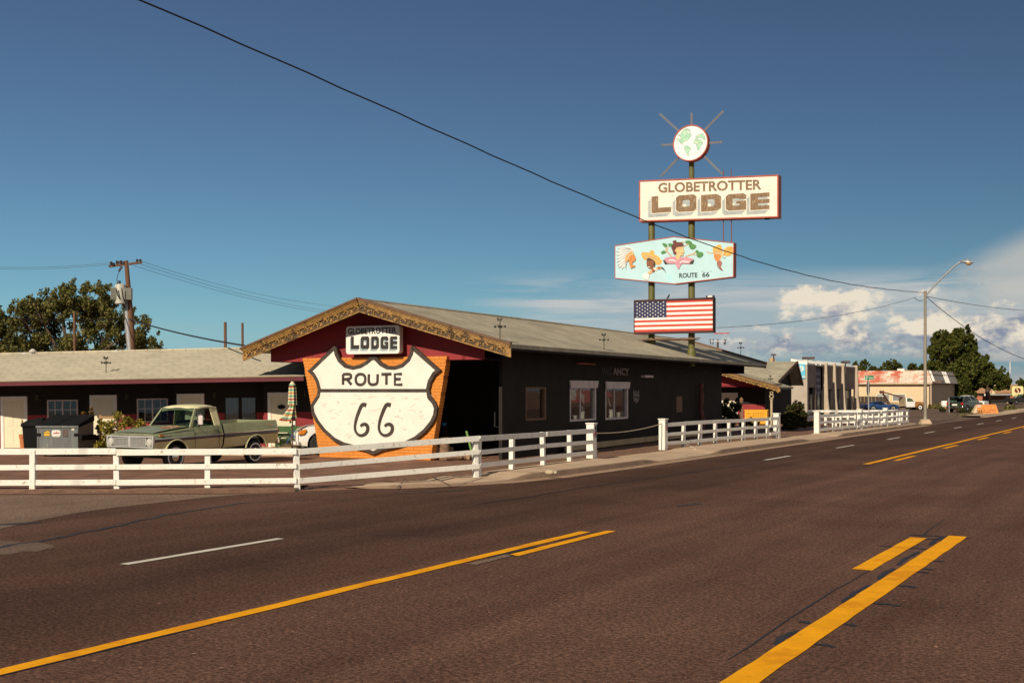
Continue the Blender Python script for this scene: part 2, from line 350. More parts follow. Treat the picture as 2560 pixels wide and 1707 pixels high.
def tree(name, label, base, h_trunk, blobs, n, size, lmat, bark, seed, k=16, rf=.3, group=None, cat='tree', tr=.22):
    o = thing(name, label, cat, base, 0, group); cl = sub_clumps(blobs, k, rf, seed); rs = random.Random(seed+7)
    for (x, y, z, r_) in blobs:                                    # shoots that break the outline
        for _ in range(5):
            a = rs.uniform(-.4, math.pi+.4); q = r_*rs.uniform(.95, 1.2); c = (x+q*math.cos(a), y+rs.uniform(-.4, .4)*r_, z+q*math.sin(a)); w = r_*rs.uniform(.09, .17)
            cl += [(*c, w), (c[0]+w*.5, c[1], c[2]+w*1.3, w*.7), (c[0]-w*.3, c[1], c[2]-w*1.2, w*1.2)]
    leaves('crown', cl, n, size, lmat, o, seed)
    t = MB(); rg = random.Random(seed); t.tube([(0,0,-.2), (rg.uniform(-.1,.1), .05, h_trunk*.5), (rg.uniform(-.15,.15), 0, h_trunk)], [tr*1.25, tr, tr*.8], 9)
    for (x, y, z, r_) in blobs[::2]:
        m = Vector((x*.45, y*.45, h_trunk+(z-h_trunk)*.5)); t.tube([(0, 0, h_trunk*.85), m, (x, y, z), (x+r_*.3, y, z+r_*.6)], [tr*.5, tr*.28, tr*.12, tr*.03], 6)
    for q in cl[::4]: t.tube([(q[0]*.75, q[1]*.75, h_trunk+(q[2]-h_trunk)*.75), (q[0], q[1], q[2])], [tr*.08, tr*.02], 4)
    part('trunk', t, bark, o, 40)
    return o
# ---------------------------------------------------------------- ground, road, pavement
def M_asphalt(name, c, tracks=True, speck=.5, v=.18):
    mt = bpy.data.materials.new(name); mt.use_nodes = True; nt = mt.node_tree; N = nt.nodes; L = nt.links; p = N['Principled BSDF']
    p.inputs['Roughness'].default_value = .9; p.inputs['Specular IOR Level'].default_value = .06
    tc = N.new('ShaderNodeTexCoord'); mp = N.new('ShaderNodeMapping'); L.new(tc.outputs['Object'], mp.inputs[0]); mp.inputs['Rotation'].default_value = (0, 0, RTH)  # y runs along the road
    def nz(sc, det, ro=.6, vec=None, st=None):
        n = N.new('ShaderNodeTexNoise'); n.inputs['Scale'].default_value = sc; n.inputs['Detail'].default_value = det; n.inputs['Roughness'].default_value = ro
        if st:
            m2 = N.new('ShaderNodeMapping'); m2.inputs['Scale'].default_value = st; L.new(mp.outputs[0], m2.inputs[0]); L.new(m2.outputs[0], n.inputs['Vector'])
        else: L.new(mp.outputs[0], n.inputs['Vector'])
        return n.outputs[0]
    def mr(f, a, b, lo, hi):
        q = N.new('ShaderNodeMapRange'); L.new(f, q.inputs[0]); q.inputs[1].default_value = a; q.inputs[2].default_value = b; q.inputs[3].default_value = lo; q.inputs[4].default_value = hi; return q.outputs[0]
    def mul(a, b):
        q = N.new('ShaderNodeMath'); q.operation = 'MULTIPLY'; L.new(a, q.inputs[0]); L.new(b, q.inputs[1]); return q.outputs[0]
    f = mr(nz(.35, 6), .3, .7, 1-v, 1+v)
    f = mul(f, mr(nz(1, 5, .6, st=(1.1, .05, 1)), .3, .7, 1-v*1.3, 1+v*1.2))                 # streaks worn by the traffic
    f = mul(f, mr(nz(22, 3, .9), .42, .60, 1-speck*.95, 1+speck*1.25))                       # stones in the binder
    f = mul(f, mr(nz(6, 3, .7), .36, .64, 1-speck*.2, 1+speck*.2))
    vo = N.new('ShaderNodeTexVoronoi'); L.new(mp.outputs[0], vo.inputs['Vector']); vo.inputs['Scale'].default_value = 6
    st = mr(vo.outputs['Distance'], .07, .12, 1+speck*4.5, 1.0)
    nn = mr(nz(9, 3), .48, .60, 0, 1); one = N.new('ShaderNodeMix'); one.inputs[2].default_value = 1; L.new(nn, one.inputs[0]); L.new(st, one.inputs[3]); f = mul(f, one.outputs[0])
    if tracks:      # the far lanes carry a darker, tyre-polished surface than the turn lane
        sx = N.new('ShaderNodeSeparateXYZ'); L.new(mp.outputs[0], sx.inputs[0]); dd = N.new('ShaderNodeMath'); dd.operation = 'MULTIPLY_ADD'; dd.inputs[1].default_value = -1; L.new(sx.outputs[0], dd.inputs[0])
        wob = mr(nz(.22, 4), .3, .7, -1.0, 1.0); L.new(wob, dd.inputs[2])
        def ss(a, b, lo, hi):
            n = N.new('ShaderNodeMapRange'); n.interpolation_type = 'SMOOTHSTEP'; L.new(dd.outputs[0], n.inputs[0]); n.inputs[1].default_value = a; n.inputs[2].default_value = b; n.inputs[3].default_value = lo; n.inputs[4].default_value = hi; return n.outputs[0]
        f = mul(f, ss(7.4, 11.0, 1.06, .70)); f = mul(f, ss(13.2, 15.5, 1.0, 1.36))
    q = N.new('ShaderNodeMix'); q.data_type = 'RGBA'; q.blend_type = 'MULTIPLY'; q.inputs[0].default_value = 1; q.inputs[6].default_value = (*c, 1)
    cb = N.new('ShaderNodeCombineColor'); [L.new(f, cb.inputs[i]) for i in range(3)]; L.new(cb.outputs[0], q.inputs[7])
    hue = N.new('ShaderNodeMix'); hue.data_type = 'RGBA'; hue.blend_type = 'MULTIPLY'; hue.inputs[0].default_value = 1; hue.inputs[7].default_value = (1, 1, 1, 1)
    L.new(q.outputs[2], hue.inputs[6]); L.new(hue.outputs[2], p.inputs['Base Color'])
    bp = N.new('ShaderNodeBump'); bp.inputs['Strength'].default_value = .5; bp.inputs['Distance'].default_value = .012; L.new(nz(55, 3, .7), bp.inputs['Height']); L.new(bp.outputs[0], p.inputs['Normal'])
    MATS[name] = mt; return mt
m_road = M_asphalt('asphalt_reddish', (.108, .057, .040))
m_side = M_asphalt('asphalt_worn_grey', (.19, .128, .092), tracks=False, speck=.4)
m_cross = M_asphalt('asphalt_side_street', (.14, .095, .072), tracks=False, speck=.25)
m_dirt = M('red_gravel', (.215, .105, .064), .95, .34, 1.3, .6, bs=40, wear=[((.30, .19, .12), .63, 1.1), ((.11, .055, .035), .66, 7.0)])
m_soil = M('verge_soil', (.19, .095, .055), .95, .35, 3.0, .8, bs=30, wear=[((.36, .27, .16), .60, 9.0)])
m_conc = M('pavement_concrete', (.50, .355, .235), .9, .16, 1.2, .25, wear=[((.25, .165, .11), .62, 2.0)])
m_joint = M('pavement_joint', (.12, .075, .05), .95, .2)
m_yel = M('yellow_road_paint', (.86, .365, .008), .8, .12, 3.0, .35, bs=50, spec=.08, wear=[((.34, .14, .015), .61, 18.0), ((.70, .27, .008), .52, 1.0), ((.16, .085, .04), .68, 6.0)])
m_wht = M('white_road_paint', (.62, .56, .47), .7, .15, 3.0, .3, bs=50, wear=[((.30, .24, .2), .60, 14.0)])
m_tar = M('tar_seal', (.022, .018, .016), .5, .2, 4.0)
g = MB(); g.sheet([[(x, y, -.012) for x in (-2500, -300, -60, 0, 60, 300, 2500)] for y in (-60, 0, 30, 60, 120, 400, 3500)]); struct('ground', g, m_dirt)
g = MB()
pl = [rd(-70, -16), rd(900, -16), rd(900, 13.9), rd(30, 13.95), rd(26, 14.2), rd(24, 15.0), rd(22.6, 15.8), Vector((-3.45, 27.3, 0)), Vector((-5.5, 26.4, 0)), Vector((-9, 26.05, 0)), Vector((-60, 25.6, 0)), Vector((-60, -5, 0))]
g.add(pl, [tuple(range(len(pl)))]); struct('road', g, m_road)
sd = [(-700, 1240), (0, 1238), (300, 1237), (560, 1236), (640, 1233), (700, 1231), (626, 1235), (520, 1243), (400, 1256), (300, 1267), (200, 1281), (100, 1300), (0, 1322), (-120, 1352), (-400, 1400), (-700, 1440)]
g = MB(); g.add([G(x, y)+Vector((0, 0, .005)) for x, y in sd[2:-1]]+[Vector((-34, 13.5, .005)), Vector((-60, 12.5, .005)), Vector((-60, 25.2, .005)), Vector((-15, 25.6, .005))], [tuple(range(len(sd)+1))]); struct('side_street', g, m_side)
g = MB(); pts = [(-60, 1352), (20, 1351), (62, 1356), (95, 1355), (128, 1362), (141, 1368), (118, 1372), (92, 1379), (60, 1378), (28, 1385), (-60, 1391)]
g.add([G(x, y)+Vector((0, 0, .005)) for x, y in pts], [tuple(range(len(pts)))]); struct('road_patch', g, m_cross)
rng = random.Random(3)
def stripe(name, mat, T0, T1, d, w, step=.35, jag=.008, z=.008, parts=None):
    mb = parts or MB(); n = max(2, int((T1-T0)/step)); A = []; B = []
    for i in range(n+1):
        T = T0+(T1-T0)*i/n; A.append(rd(T, d+w/2+rng.uniform(-jag, jag), z)); B.append(rd(T, d-w/2+rng.uniform(-jag, jag), z))
    mb.sheet([A, B])
    if parts is None: struct(name, mb, mat, recalc=False)
    return mb
stripe('yellow_line', m_yel, -25, 17.15, 8.34, .185)
stripe('yellow_line', m_yel, 14.2, 17.45, 8.02, .17)
stripe('yellow_line', m_yel, -25, 19.5, 2.99, .265)
stripe('yellow_line', m_yel, 15.25, 19.0, 3.50, .25)
stripe('yellow_line', m_yel, 36.9, 420, 8.36, .19, 4)
far = MB()
for i in range(24): stripe('', m_yel, 39.3+i*9.1, 42.4+i*9.1, 7.95, .17, parts=far)
struct('yellow_dashes', far, m_yel, recalc=False)
wd = MB(); stripe('', m_wht, 10.95, 14.05, 12.06, .145, parts=wd)
for i in range(26): stripe('', m_wht, 37.5+i*9.15, 40.3+i*9.15, 11.72-min(i, 8)*.03, .14, parts=wd)
struct('white_dashes', wd, m_wht, recalc=False)
faded = MB(); stripe('', m_wht, 13.2, 14.25, 8.08, .14, parts=faded); struct('faded_dash', faded, m_side, recalc=False)
# tar-sealed cracks
def crack(pts, w, z=.0065, wob=.06, n=5):
    mb = MB(); P = []
    for i in range(len(pts)-1):
        for j in range(n): t = j/n; P.append(pts[i].lerp(pts[i+1], t)+Vector((rng.uniform(-wob, wob), rng.uniform(-wob, wob), 0)))
    P.append(pts[-1]); A = []; B = []
    for i, p in enumerate(P):
        d = (P[min(i+1, len(P)-1)]-P[max(i-1, 0)]).normalized(); nn = Vector((-d.y, d.x, 0)); e = w*(.55+.6*rng.random())*(.25 if i in (0, len(P)-1) else 1)
        A.append((p+nn*e/2)+Vector((0, 0, z))); B.append((p-nn*e/2)+Vector((0, 0, z)))
    mb.sheet([A, B]); struct('road_crack', mb, m_tar, recalc=False)
crack([G(-60, 1374), G(0, 1368), G(140, 1345), G(300, 1312), G(420, 1287), G(520, 1270), G(600, 1258), G(626, 1256)], .11)
crack([G(626, 1256), G(760, 1250), G(900, 1243), G(1010, 1237), G(1100, 1229), G(1230, 1220)], .035)
crack([G(-30, 1313), G(40, 1310), G(105, 1306)], .22, wob=.02)
crack([G(1185, 1260), G(1300, 1246), G(1420, 1226), G(1560, 1204), G(1700, 1184), G(1850, 1163), G(2010, 1141)], .05)
crack([G(980, 1232), G(1040, 1231), G(1110, 1228), G(1160, 1227)], .16, wob=.02)
crack([G(1696, 1266), G(1720, 1262), G(1752, 1258)], .15, wob=.02)
crack([G(720, 1345), G(900, 1338), G(1180, 1335)], .022)
crack([rd(36.2, 8.25), rd(37.0, 8.25)], .08, wob=.01); crack([rd(13.8, 8.2), rd(15.2, 8.17)], .12, wob=.02)
for T in (-1.5, .9, 2.9, 5.2): crack([rd(T, 8.46), rd(T+.9, 8.45)], .07, wob=.01, z=.0062)
crack([rd(-3, 8.235), rd(4, 8.235), rd(9, 8.235)], .028, wob=.008, z=.0062)
for T, a, b in ((19.3, 2.75, 3.75), (18.9, 3.1, 3.4), (17.7, 3.1, 3.85), (16.5, 2.7, 2.86), (15.7, 2.72, 2.86), (15.4, 2.72, 2.86), (14.2, 2.62, 2.86), (12.9, 2.55, 2.86), (11.6, 2.72, 2.86), (11.5, 3.12, 3.27), (10.55, 2.66, 2.86)):
    for_pts = [rd(T, a), rd(T+.06, (a+b)/2), rd(T+.03, b)]; crack(for_pts, .085, wob=.008, n=3)
for T0, T1, d in ((15.9, 17.4, 3.2), (14.6, 15.6, 3.17), (12.8, 14.2, 3.155), (10.4, 11.1, 3.16), (18.2, 19.4, 3.19)):
    crack([rd(T0, d), rd((T0+T1)/2, d+.03), rd(T1, d-.01)], .075, wob=.012, z=.006)
crack([rd(9.6, 3.33), rd(13, 3.42), rd(16, 3.4), rd(22, 3.6)], .02, wob=.015, z=.006)
# pavement: kerb that drops at each ramp
def lerp_tab(tab, t):
    for i in range(len(tab)-1):
        if t <= tab[i+1][0]:
            f = (t-tab[i][0])/(tab[i+1][0]-tab[i][0]); f = max(0, min(1, f)); return tab[i][1]+(tab[i+1][1]-tab[i][1])*f
    return tab[-1][1]
KD = [(22.1, 16.35), (22.6, 15.65), (23.8, 14.95), (25.4, 14.25), (27.5, 13.95), (32, 13.85), (500, 13.75)]
KH = [(22.1, .012), (22.9, .05), (23.1, .06), (23.9, .02), (25.6, .02), (26.6, .15), (33.4, .15), (34.7, .03), (39.3, .03), (40.6, .15), (50.8, .15), (52.4, .03), (57, .03), (58, .15), (77, .15), (79, .03), (80, .02)]
KB = [(22.1, 16.55), (22.9, 17.0), (24.3, 16.8), (25.0, 16.45), (25.9, 15.85), (33.4, 16.15), (40, 16.1), (52.5, 15.95), (76.4, 14.9), (82, 14.9)]
rows = []; T = 22.1
while T < 80:
    k = lerp_tab(KH, T); d0 = lerp_tab(KD, T); db = lerp_tab(KB, T); hb = min(max(k, .10 if T > 25 else k), .15)
    rows.append([rd(T, d0-.05, .004), rd(T, d0+.32, .014), rd(T, d0+.36, k*.9+.012), rd(T, d0+.44, k+.012), rd(T, max(db-.05, d0+.6), hb), rd(T, max(db, d0+.65), hb), rd(T, max(db, d0+.65)+.02, -.02)])
    T += .45
g = MB(); g.sheet(rows)
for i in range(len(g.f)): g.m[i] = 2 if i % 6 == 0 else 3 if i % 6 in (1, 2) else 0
g.mat(1)
for T in [24.0, 25.4, 26.9]+[28.4+1.55*i for i in range(33)]:
    k = lerp_tab(KH, T); d0 = lerp_tab(KD, T); db = lerp_tab(KB, T); hb = min(max(k, .10 if T > 25 else k), .15)
    g.add([rd(T, d0+.47, k+.017), rd(T+.02, d0+.47, k+.017), rd(T+.02, db-.06, hb+.005), rd(T, db-.06, hb+.005)], [(0, 1, 2, 3)])
    if k > .12: g.add([rd(T, d0+.30, .018), rd(T+.025, d0+.30, .018), rd(T+.025, d0+.44, k+.016), rd(T, d0+.44, k+.016)], [(0, 1, 2, 3)])
for (a, b) in (((1080, 1190), (1128, 1214)), ((1014, 1194), (992, 1221)), ((1240, 1185), (1128, 1214)), ((1240, 1185), (1353, 1186))):
    pa, pb = G(*a, .09), G(*b, .04); d = (pb-pa).normalized(); nn = Vector((-d.y, d.x, 0))*.015; g.add([pa-nn, pa+nn, pb+nn, pb-nn], [(0, 1, 2, 3)])
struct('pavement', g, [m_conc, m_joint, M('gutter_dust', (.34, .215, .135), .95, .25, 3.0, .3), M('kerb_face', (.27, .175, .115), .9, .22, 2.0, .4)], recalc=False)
# bank of soil between the pavement and the lot, and under the white fence
g = MB(); rows = []; T = 24.2
while T < 80:
    db = lerp_tab(KB, T); k = lerp_tab(KH, T); hb = .10 if T > 25 else .05
    e = min(1, max(0, (T-24.2)/2.2)); rows.append([rd(T, db-.01, (hb-.012)*e+rng.uniform(-.008, .006)-.01*(1-e)), rd(T, db+.35, .10*e+rng.uniform(-.015, .015)), rd(T, db+.9, .08*e+rng.uniform(-.015, .015)), rd(T, db+2.2, .02*e+rng.uniform(-.01, .01)), rd(T, db+3.4, -.03)]); T += .4
g.sheet(rows); struct('verge', g, m_soil, 60, recalc=False)
g = MB(); rows = []
for i in range(60):
    x = -30+i*.425; yb = 26.45+(.55 if x > -5 else .0)*max(0, (x+6)/1.4)
    rows.append([(x, yb-.35+rng.uniform(-.06, .06), -.008), (x, yb, .03+rng.uniform(0, .02)), (x, yb+.7, .045+rng.uniform(0, .03)), (x, yb+1.3, .02), (x, yb+1.9, -.03)])
g.sheet(rows); struct('fence_bank', g, m_soil, 60, recalc=False)
# the crossing street beyond the pavement, its kerb and the yards behind
g = MB(); pl = [rd(80.5, 13.9), rd(103, 13.9), rd(103, 70), rd(80.5, 70)]; pl = [p+Vector((0, 0, .004)) for p in pl]; g.add(pl, [(0, 1, 2, 3)]); struct('crossing_street', g, m_cross)
g = MB(); pl = [rd(103, 15.2), rd(260, 15.2), rd(260, 60), rd(103, 60)]; g.add([p+Vector((0, 0, .006)) for p in pl], [(0, 1, 2, 3)]); struct('asphalt_yard', g, m_cross)
g = MB(); rows = []
for T, k in ((82.5, .02), (84, .14), (92, .14), (100, .14), (104, .14), (112, .14), (122, .03), (128, .03), (132, .14), (260, .14)):
    rows.append([rd(T, 13.85, .004), rd(T, 14.2, .012), rd(T, 14.25, k), rd(T, 15.6, k), rd(T, 15.65, 0)])
g.sheet(rows[4:]); g.sheet([[rd(80.2+.0, d, z) for d, z in ((14.9, .0), (14.9, .12), (60, .12), (60, 0))], [rd(79.2, d, z) for d, z in ((14.9, .0), (14.9, .12), (60, .12), (60, 0))]])
struct('far_pavement', g, m_conc, recalc=False)

# ---------------------------------------------------------------- the lodge
m_black = M('dark_stucco', (.027, .0225, .0185), .9, .18, 1.2, .4, bs=24, spec=.15, wear=[((.042, .034, .028), .62, 2.2)])
m_red = M('red_board_paint', (.27, .024, .028), .7, .10, 1.5, .15, wear=[((.30, .03, .03), .64, 5.0)])
m_fascia = M('fascia_red', (.12, .013, .022), .6, .12, 3.0, stretch=(.3, 1, 1))
m_gold = M('carved_gold_wood', (.40, .215, .060), .6, .35, 6.0, .5, bs=25, wear=[((.095, .052, .022), .54, 2.6), ((.74, .50, .17), .60, 9.0)])
m_gold_dk = M('carved_dark_recess', (.10, .06, .03), .8, .3, 9.0, .4)
m_brownwood = M('brown_rafters', (.16, .085, .05), .75, .25, 3.0, .2, stretch=(1, 6, 6))
m_shing = M_brick('lodge_shingle', (.47, .41, .30), (.39, .34, .245), (.20, .165, .12), .31, .145, 'xy', .006, .95, .30)
m_white = M('white_trim', (.78, .73, .66), .55, .05, 4.0, .1)
m_trimdk = M('weathered_trim', (.60, .50, .47), .7, .12, 4.0, .15)
m_glass = M_glass('window_glass', (.86, .88, .86))
m_dark = M('dark_interior', (.012, .012, .012), .9, .1)
L_ = LODGE
lodge = frame_thing(L_, 'lodge_building', 'dark walled single storey lodge with grey shingle gable roof, carved gold bargeboards and red gable', 'building')
RX, RZ, EZ, EXR, EXL = 0.95, 5.22, 3.73, 5.90, -4.42
LEN = 32.5
def roofz(x): return RZ-(RZ-EZ)*abs(x-RX)/((EXR-RX) if x > RX else (RX-EXL))
# roof: thick slab with a prow at the front ridge
g = MB(); th = .13
def slope(x0, x1, y00, y01, z0, z1, ye):
    g.hexa([(x0, y00, z0-th), (x1, y01, z1-th), (x1, ye, z1-th), (x0, ye, z0-th)], [(x0, y00, z0), (x1, y01, z1), (x1, ye, z1), (x0, ye, z0)])
slope(EXL, RX, -.36, -1.28, EZ, RZ, LEN); slope(RX, EXR, -1.28, -.36, RZ, EZ, LEN)
part('roof', g, m_shing, lodge)
g = MB(); g.tube([(RX, -1.25, RZ+.0), (RX, 12, RZ+.02), (RX, LEN, RZ)], .05, 6); part('ridge_cap', g, m_shing, lodge)
def barge(name, x0, y0, z0, x1, y1, z1, par, scrolls=True, hgt=.44, sgn=1):
    """carved bargeboard from the ridge (x0) to the eave (x1)"""
    a = Vector((x0, y0, z0)); b = Vector((x1, y1, z1)); d = (b-a); Ln = d.length; d.normalize(); mb = MB(); up = Vector((0, 0, 1))
    n = Vector((0, -1, 0)); n = (n-d*n.dot(d)).normalized(); dn = -up
    def P(s, h, o): return a+d*s+dn*h+n*o
    def slab(s0, s1, h0, h1, o0, o1): mb.hexa([P(s0, h0, o0), P(s1, h0, o0), P(s1, h1, o0), P(s0, h1, o0)], [P(s0, h0, o1), P(s1, h0, o1), P(s1, h1, o1), P(s0, h1, o1)])
    mb.mat(2); slab(-.02, Ln+.05, -.03, .035, .0, .20)
    mb.mat(0); slab(0, Ln+.02, .035, .075, 0, .165); slab(0, Ln, .075, .125, 0, .13); slab(0, Ln-.02, .125, .17, 0, .10); slab(0, Ln, .17, .20, 0, .08)
    mb.mat(1); slab(0, Ln-.12, .20, hgt-.02, 0, .035)
    mb.mat(0); slab(0, Ln-.16, hgt-.035, hgt, 0, .06)
    if scrolls:
        k = int(Ln/.235); rg = random.Random(int(x1*10))
        for i in range(k):
            s = (i+.5)*Ln/k-.02; fl = 1 if i % 2 else -1; pts = []
            for q in range(11):
                t = q/10*4.4; r_ = .085*(1-q/14); pts.append(P(s+fl*(.05*(q/10-.5)*2)+r_*math.cos(t)*.9, .30+fl*.01+r_*math.sin(t)*fl, .05+.015*math.sin(t)))
            mb.tube(pts, [.022]*4+[.02]*4+[.026, .03, .02], 5)
            mb.ball(P(s+.1, .245+rg.uniform(0, .03), .05), .028, 6); mb.ball(P(s-.06, .36, .05), .022, 6)
        pts = []
        for q in range(14):
            t = q/13*2*math.pi*1.2; r_ = .12*(1-q/18); pts.append(P(Ln-.11+r_*math.cos(t+1.2), .31+r_*math.sin(t+1.2), .06))
        mb.tube(pts, .032, 6)
    mb.mat(0); slab(Ln-.13, Ln+.03, .16, hgt+.0, 0, .07)
    return part(name, mb, [m_gold, m_gold_dk, m_brownwood], par, bevel=.006)
barge('bargeboard', RX, -1.30, RZ+.03, EXR+.03, -.38, EZ+.03, lodge); barge('bargeboard', RX, -1.30, RZ+.03, EXL-.05, -.38, EZ+.03, lodge)
g = MB(); g.bar((RX, LEN+.02, RZ-.06), (EXR, LEN+.02, EZ-.06), .06, .36); g.bar((RX, LEN+.02, RZ-.06), (EXL, LEN+.02, EZ-.06), .06, .36); part('rear_bargeboard', g, m_brownwood, lodge)
g = MB(); g.prism([(-3.6, 3.2), (4.78, 3.2), (4.78, roofz(4.78)-th-.01), (RX, RZ-th-.01), (-3.6, roofz(-3.6)-th-.01)], LEN-.6, LEN-.5); part('far_gable_boards', g, m_black, lodge)
g = MB(); g.box(EXR-.03, EXR+.0, -.3, LEN, EZ-.20, EZ-.132); part('eave_fascia', g, m_black, lodge)
# red gable boards over the open porch
xl, xr, zb = -3.625, 4.78, 3.27
g = MB(); prof = [(xl, zb), (xr, zb), (xr, roofz(xr)-th-.01), (RX, RZ-th-.01), (xl, roofz(xl)-th-.01)]
g.prism(prof, 0.0, .10); part('gable_boards', g, m_red, lodge)
g = MB()
for z0, x0, x1 in ((3.62, -3.2, 4.4),): g.box(x0, x1, -.004, .0, z0, z0+.012)
for x in (-1.85, -.55, 2.55, 3.35): g.box(x, x+.012, -.005, .0, zb+.01, 3.62)
part('board_seams', g, m_gold_dk, lodge)
# walls: porch back wall, street wall with openings, far and inner walls
wx = 4.75; WT = .12
def P_(px, py): q = L_.onS(px, py, wx); return q[1], q[2]
wins = []
for (a, b), (c, d) in (((1424, 952), (1489, 1050)), ((1513, 955), (1569, 1046)), ((1313, 967), (1364, 1049))):
    y0, z1 = P_(a, b); y1, z0 = P_(c, d); wins.append((y0, y1, z0, z1))
def wall_with_holes(mb, y0, y1, z0, z1, holes, x0, x1):
    ys = sorted({y0, y1, *[h[0] for h in holes], *[h[1] for h in holes]})
    for i in range(len(ys)-1):
        a, b = ys[i], ys[i+1]; hs = [h for h in holes if h[0] <= a+1e-6 and h[1] >= b-1e-6]
        if not hs: mb.box(x0, x1, a, b, z0, z1)
        else:
            mb.box(x0, x1, a, b, z0, hs[0][2]); mb.box(x0, x1, a, b, hs[0][3], z1)
g = MB(); top = roofz(wx)-th
WE = L_.onS(1803, 1000, wx)[1]; wall_with_holes(g, 1.4, WE, 0, top, sorted(wins), wx-WT, wx)
g.box(xl, wx-WT, 4.4, 4.55, 0, 3.7); g.box(xl, xl+.12, 4.55, WE, 0, 3.7)
g.prism([(xl, 0), (wx, 0), (wx, top), (RX, RZ-th-.02), (xl, roofz(xl)-th-.02)], WE, WE+.1)
part('wall', g, m_black, lodge)
g = MB(); g.box(xl, xr-.12, .11, 4.4, zb+.0, zb+.06); part('porch_ceiling', g, m_black, lodge)
g = MB(); g.hexa([(wx, .12, top-.03), (EXR-.03, .12, EZ-th-.03), (EXR-.03, LEN-.6, EZ-th-.03), (wx, LEN-.6, top-.03)], [(wx, .12, top-.01), (EXR-.03, .12, EZ-th-.012), (EXR-.03, LEN-.6, EZ-th-.012), (wx, LEN-.6, top-.01)]); part('soffit', g, m_black, lodge)
m_winred = M('shop_red_banner', (.50, .025, .025), .7, .1)
m_cream = M('cream_paint', (.72, .64, .46), .6, .05, 2.0, .05)
for i, (y0, y1, z0, z1) in enumerate(wins):
    fm = m_trimdk if i < 2 else m_brownwood; fw = .075
    o = MB(); X = wx-.13
    o.box(X, wx+.025, y0, y0+fw, z0, z1); o.box(X, wx+.025, y1-fw*1.8, y1, z0, z1); o.box(X, wx+.022, y0+fw, y1-fw*1.8, z0, z0+fw); o.box(X, wx+.022, y0+fw, y1-fw*1.8, z1-fw, z1)
    if i < 2:
        ym = y0+(y1-y0)*.44; o.box(wx-.09, wx-.03, ym-.03, ym+.03, z0+fw, z1-fw)
        h = .27; o.prism([(y0-.12, z1+.02), (y1+.14, z1+.02), (y1+.02, z1-h), (y0-.02, z1-h)], wx+.026, wx+.085, 'yz')
    w = part('window', o, fm, lodge, bevel=.006)
    o = MB(); o.box(wx-.075, wx-.065, y0+fw, y1-fw*1.8, z0+fw, z1-fw); part('pane', o, m_glass, w)
    o = MB(); o.box(wx-1.0, wx-.95, y0-.4, y1+.4, z0-.2, z1+.2); o.box(wx-.95, wx-.14, y0-.4, y1+.4, z0-.22, z0-.2); part('backing', o, m_dark, w)
    if i == 0:
        o = MB(); zt = z1-.28; o.box(wx-.105, wx-.10, y0+.08, y1-.35, z0+.70, zt)
        o.mat(1)
        def ringz(yc, zc, ry, rz, w_):
            a = [(yc+ry*math.cos(t*math.pi/8), zc+rz*math.sin(t*math.pi/8)) for t in range(16)]; b = [(yc+(ry-w_)*math.cos(t*math.pi/8), zc+(rz-w_)*math.sin(t*math.pi/8)) for t in range(16)]; o.ring(a, b, wx-.10, wx-.095, 'yz')
        ringz(y0+.32, zt-.17, .16, .10, .05); ringz(y0+.34, zt-.35, .18, .11, .05); ringz(y0+.72, zt-.25, .16, .2, .055)
        o.prism([(y0+.12, z0+.98), (y0+.2, z0+.82), (y0+.62, z0+.80), (y0+.72, z0+.95), (y0+.82, z0+.86), (y0+.84, z0+1.02), (y0+.7, z0+1.2), (y0+.12, z0+1.15)], wx-.10, wx-.095, 'yz')
        for k in range(5):
            yy = y0+1.1+k*.12; o.prism([(yy, zt-.12-k*.03), (yy+.09, zt-.10-k*.03), (yy+.05, zt-.24-k*.10), (yy-.03, zt-.30-k*.06)], wx-.10, wx-.095, 'yz')
            o.prism([(yy, zt-.62-k*.04), (yy+.09, zt-.56-k*.04), (yy+.03, zt-.80-k*.03)], wx-.10, wx-.095, 'yz')
        part('window_banner', o, [m_winred, m_white], w)
    if i == 1:
        o = MB(); o.prism([(y0+.62, z0+1.25), (y0+1.15, z0+1.0), (y0+1.3, z0+1.08), (y0+1.25, z0+.92), (y0+.62, z0+.95)], wx-.16, wx-.15, 'yz'); part('window_banner', o, m_winred, w)
        o = MB(); o.tube([(wx-.2, y0+.25, z0+.55), (wx-.2, y0+.48, z0+.86)], .03, 6); o.tube([(wx-.2, y0+.68, z0+1.0), (wx-.2, y0+.82, z0+.9), (wx-.2, y0+1.02, z0+.55)], .03, 6); o.prism([(y0+.8, z0+.85), (y0+1.1, z0+.6), (y0+1.22, z0+.5), (y0+1.08, z0+.52), (y0+1.0, z0+.5)], wx-.2, wx-.19, 'yz')
        o.ball((wx-.2, y0+.42, z0+.28), .12, 8, (.6, .8, 1.9)); part('shop_figure', o, m_cream, w)
